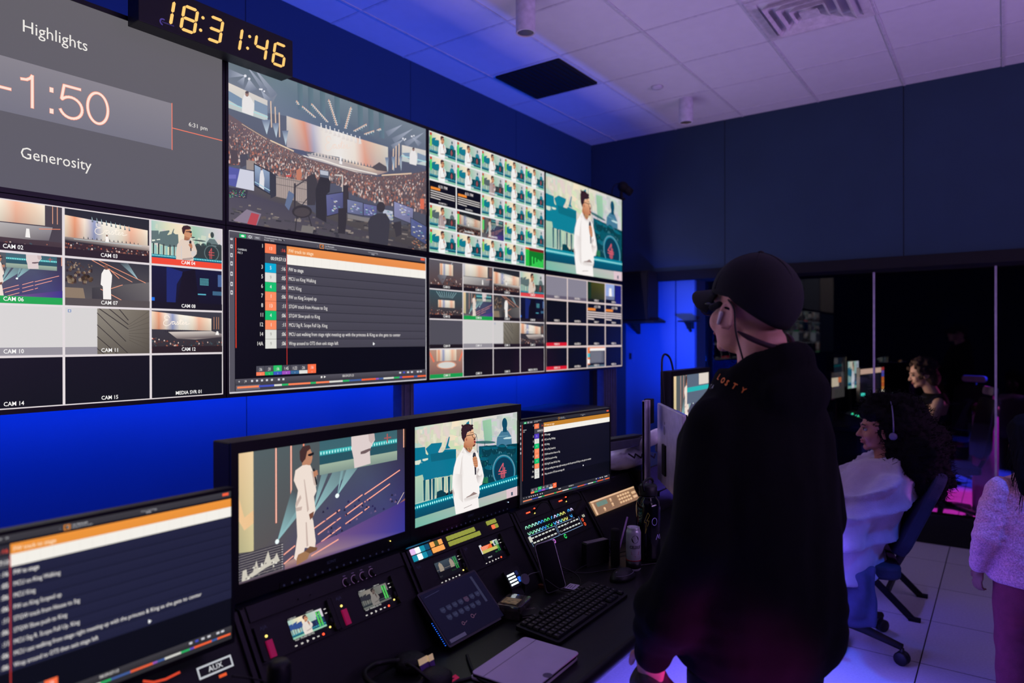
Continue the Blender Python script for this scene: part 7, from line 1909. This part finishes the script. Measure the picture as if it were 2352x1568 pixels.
t = thing('mixing_console', 'control surface with green and red lights beyond the glass by the small screens', 'mixing console', (6.60, .84, .801), rz=0)
b = MB(); b.prism([(0, 0), (.30, 0), (.30, .12), (0, .03)], 'x', 0, .36); b.build('body', M['black'], t, bevel=.004)
M['gl_green'] = mat('green_light', (10, 60, 30), .4, emit=(60, 240, 140), es=1.6); M['gl_teal'] = mat('teal_light', (10, 60, 60), .4, emit=(60, 220, 190), es=1.6); M['gl_blue'] = mat('blue_light', (10, 40, 90), .4, emit=(60, 170, 255), es=1.8)
rn = random.Random(6)
for k in range(12):
    x, y = .02 + .10 * rn.random(), .14 + .14 * rn.random(); z = .03 + (y / .30) * .09
    MB().sph((x, y, z + .004), (.007, .007, .004), 8, 6).build('key_light', M[rn.choice(['gl_green', 'gl_green', 'gl_teal'])], t)
for k, (x, y) in enumerate(((.06, .03), (.12, .05))): MB().sph((x, y, .045), .010, 8, 6).build('key_light', M['reddot'], t)
t = thing('tablet', 'small bright tablet propped up beyond the glass beside the console', 'tablet', (7.02, .98, .802), rz=radians(-50))
b = MB(); b.X = Matrix.Translation((0, 0, .045)) @ Matrix.Rotation(radians(-14), 4, 'X'); b.rslab(-.035, 0, .035, .14, 0, .008, .008, 4, 'y'); b.build('lit_face', M['key_white'], t)
MB().box((-.03, .0, 0), (.03, .05, .046)).build('stand', M['black'], t)
for nm, p, m, lb in (('gl', (7.02, 1.06, 1.06), 'gl_teal', 'oblong teal light above the bright tablet beyond the glass'), ('gb', (7.08, .98, 1.03), 'gl_blue', 'oblong blue light right of the glass joint, above the console')):
    t = thing('indicator_box', lb, 'indicator', p)
    MB().rslab(-.03, -.012, .03, .012, -.012, .012, .010, 5, 'y').build('lamp', M[m], t)
    b = MB(); b.box((-.035, .012, -.017), (.035, .03, .017)); b.box((-.008, .014, -(p[2] - .81)), (.008, .028, -.016)); b.build('holder', M['black'], t)
# person beyond the glass
t = thing('person', 'person with curly hair and a sleeveless black top seated beyond the glass', 'person', (7.02, .50, 0), rz=radians(108 - 90))
HX = Matrix.Translation((0, .09, 1.265)) @ Matrix.Rotation(radians(-14), 4, 'X')
b = MB(); head(b, HX); cap(b, (0, .06, 1.20), (0, .0, 1.08), .052, .056)
stack(b, [(.50, .17, .13), (.65, .15, .11), (.85, .16, .11, .0), (1.0, .18, .11, 0), (1.06, .12, .08, 0), (1.09, .06, .06, 0)])
for s in (-1, 1):
    cap(b, (.185 * s, .01, 1.02), (.23 * s, .10, .80), .050, .042); cap(b, (.23 * s, .10, .80), (.16 * s, .36, .84), .040, .026)
    hand(b, (.155 * s, .37, .842), (-.1 * s, 1, 0), (0, 0, -1), (-s, .1, 0), 1, .35)
    cap(b, (.09 * s, 0, .54), (.12 * s, .42, .54), .085, .06); cap(b, (.12 * s, .42, .54), (.12 * s, .44, .10), .055, .04); cap(b, (.12 * s, .42, .05), (.12 * s, .56, .045), .038, .036)
dup_mesh(b, 'body', .006, M['skin3'], t, 3); face_details(HX, t)
b = MB(); stack(b, [(.48, .185, .15), (.65, .165, .13), (.85, .172, .125), (.99, .165, .122), (1.06, .14, .10), (1.10, .075, .075)]); 
for s in (-1, 1): cap(b, (.10 * s, 0, .56), (.125 * s, .43, .55), .095, .072); cap(b, (.125 * s, .43, .55), (.12 * s, .45, .10), .07, .055)
dup_mesh(b, 'black_outfit', .010, M['hoodie'], t, 4, lambda c: .006 * noise.noise(c * 12))
b = MB().xf(HX); rn = random.Random(14); b.sph((0, -.03, .05), (.092, .10, .085), 20, 14); b.sph((0, -.06, -.04), (.088, .07, .09), 20, 14)
for k in range(130):
    th, ph = rn.random() * 2 * pi, rn.random() * pi * .75; p = Vector((.098 * sin(ph) * cos(th), -.02 + .112 * sin(ph) * sin(th), .04 + .095 * cos(ph)))
    if p.y > .05 and p.z < .065: continue
    b.sph(tuple(p), .012 + .012 * rn.random(), 8, 6)
b.xf(Matrix.Identity(4)); dup_mesh(b, 'curly_hair', .007, M['hairbrown'], t, 1, lambda c: .006 * noise.noise(c * 70))
M['palemesh'] = mat('pale_mauve_mesh', (150, 130, 160), .8)
def far_chair(loc, rz, label):
    t = thing('mesh_chair', label, 'chair', loc, rz, group='swivel chairs beyond the glass')
    star_base(t, loc, .32, .3)
    MB().rslab(-.24, -.24, .24, .24, .43, .49, .06, 5, 'z').build('seat', M['chairplast'], t, bevel=.012)
    b = MB(); b.X = Matrix.Translation((0, -.26, .55)) @ Matrix.Rotation(radians(10), 4, 'X'); b.rslab(-.21, 0, .21, .52, -.015, .015, .08, 6, 'y'); b.build('backrest', M['chairplast'], t, bevel=.006)
    b = MB(); b.X = Matrix.Translation((0, -.26, .55)) @ Matrix.Rotation(radians(10), 4, 'X'); b.rslab(-.13, .55, .13, .62, -.02, .02, .03, 5, 'y'); b.build('headrest', M['palemesh'], t, bevel=.006)
    MB().tube([(0, -.08, .44), (0, -.28, .46), (0, -.36, .62), (0, -.38, 1.10)], .018, 8).build('back_stem', M['chairplast'], t, smooth=True)
far_chair((7.03, .44, 0), radians(108 - 90), 'mesh swivel chair with a pale headrest behind the seated person beyond the glass')
far_chair((8.9, .45, 0), radians(60), 'empty swivel chair farther back beyond the glass, standing in magenta light')
M['violet'] = mat('violet_plastic', (120, 80, 150), .5)
t = thing('tall_bin', 'tall narrow violet bin with a round pale lid knob beyond the glass', 'bin', (7.6, .14, 0))
MB().lathe([(.09, 0), (.10, .01), (.10, .86), (.09, .88)], n=24).build('body', M['violet'], t, smooth=True)
MB().lathe([(.105, .88), (.105, .95), (.08, .98), (.001, .98)], n=24).build('lid', M['black'], t, smooth=True)
MB().sph((-.09, .03, .93), .035, 12, 8).build('knob', M['palemesh'], t, smooth=True)
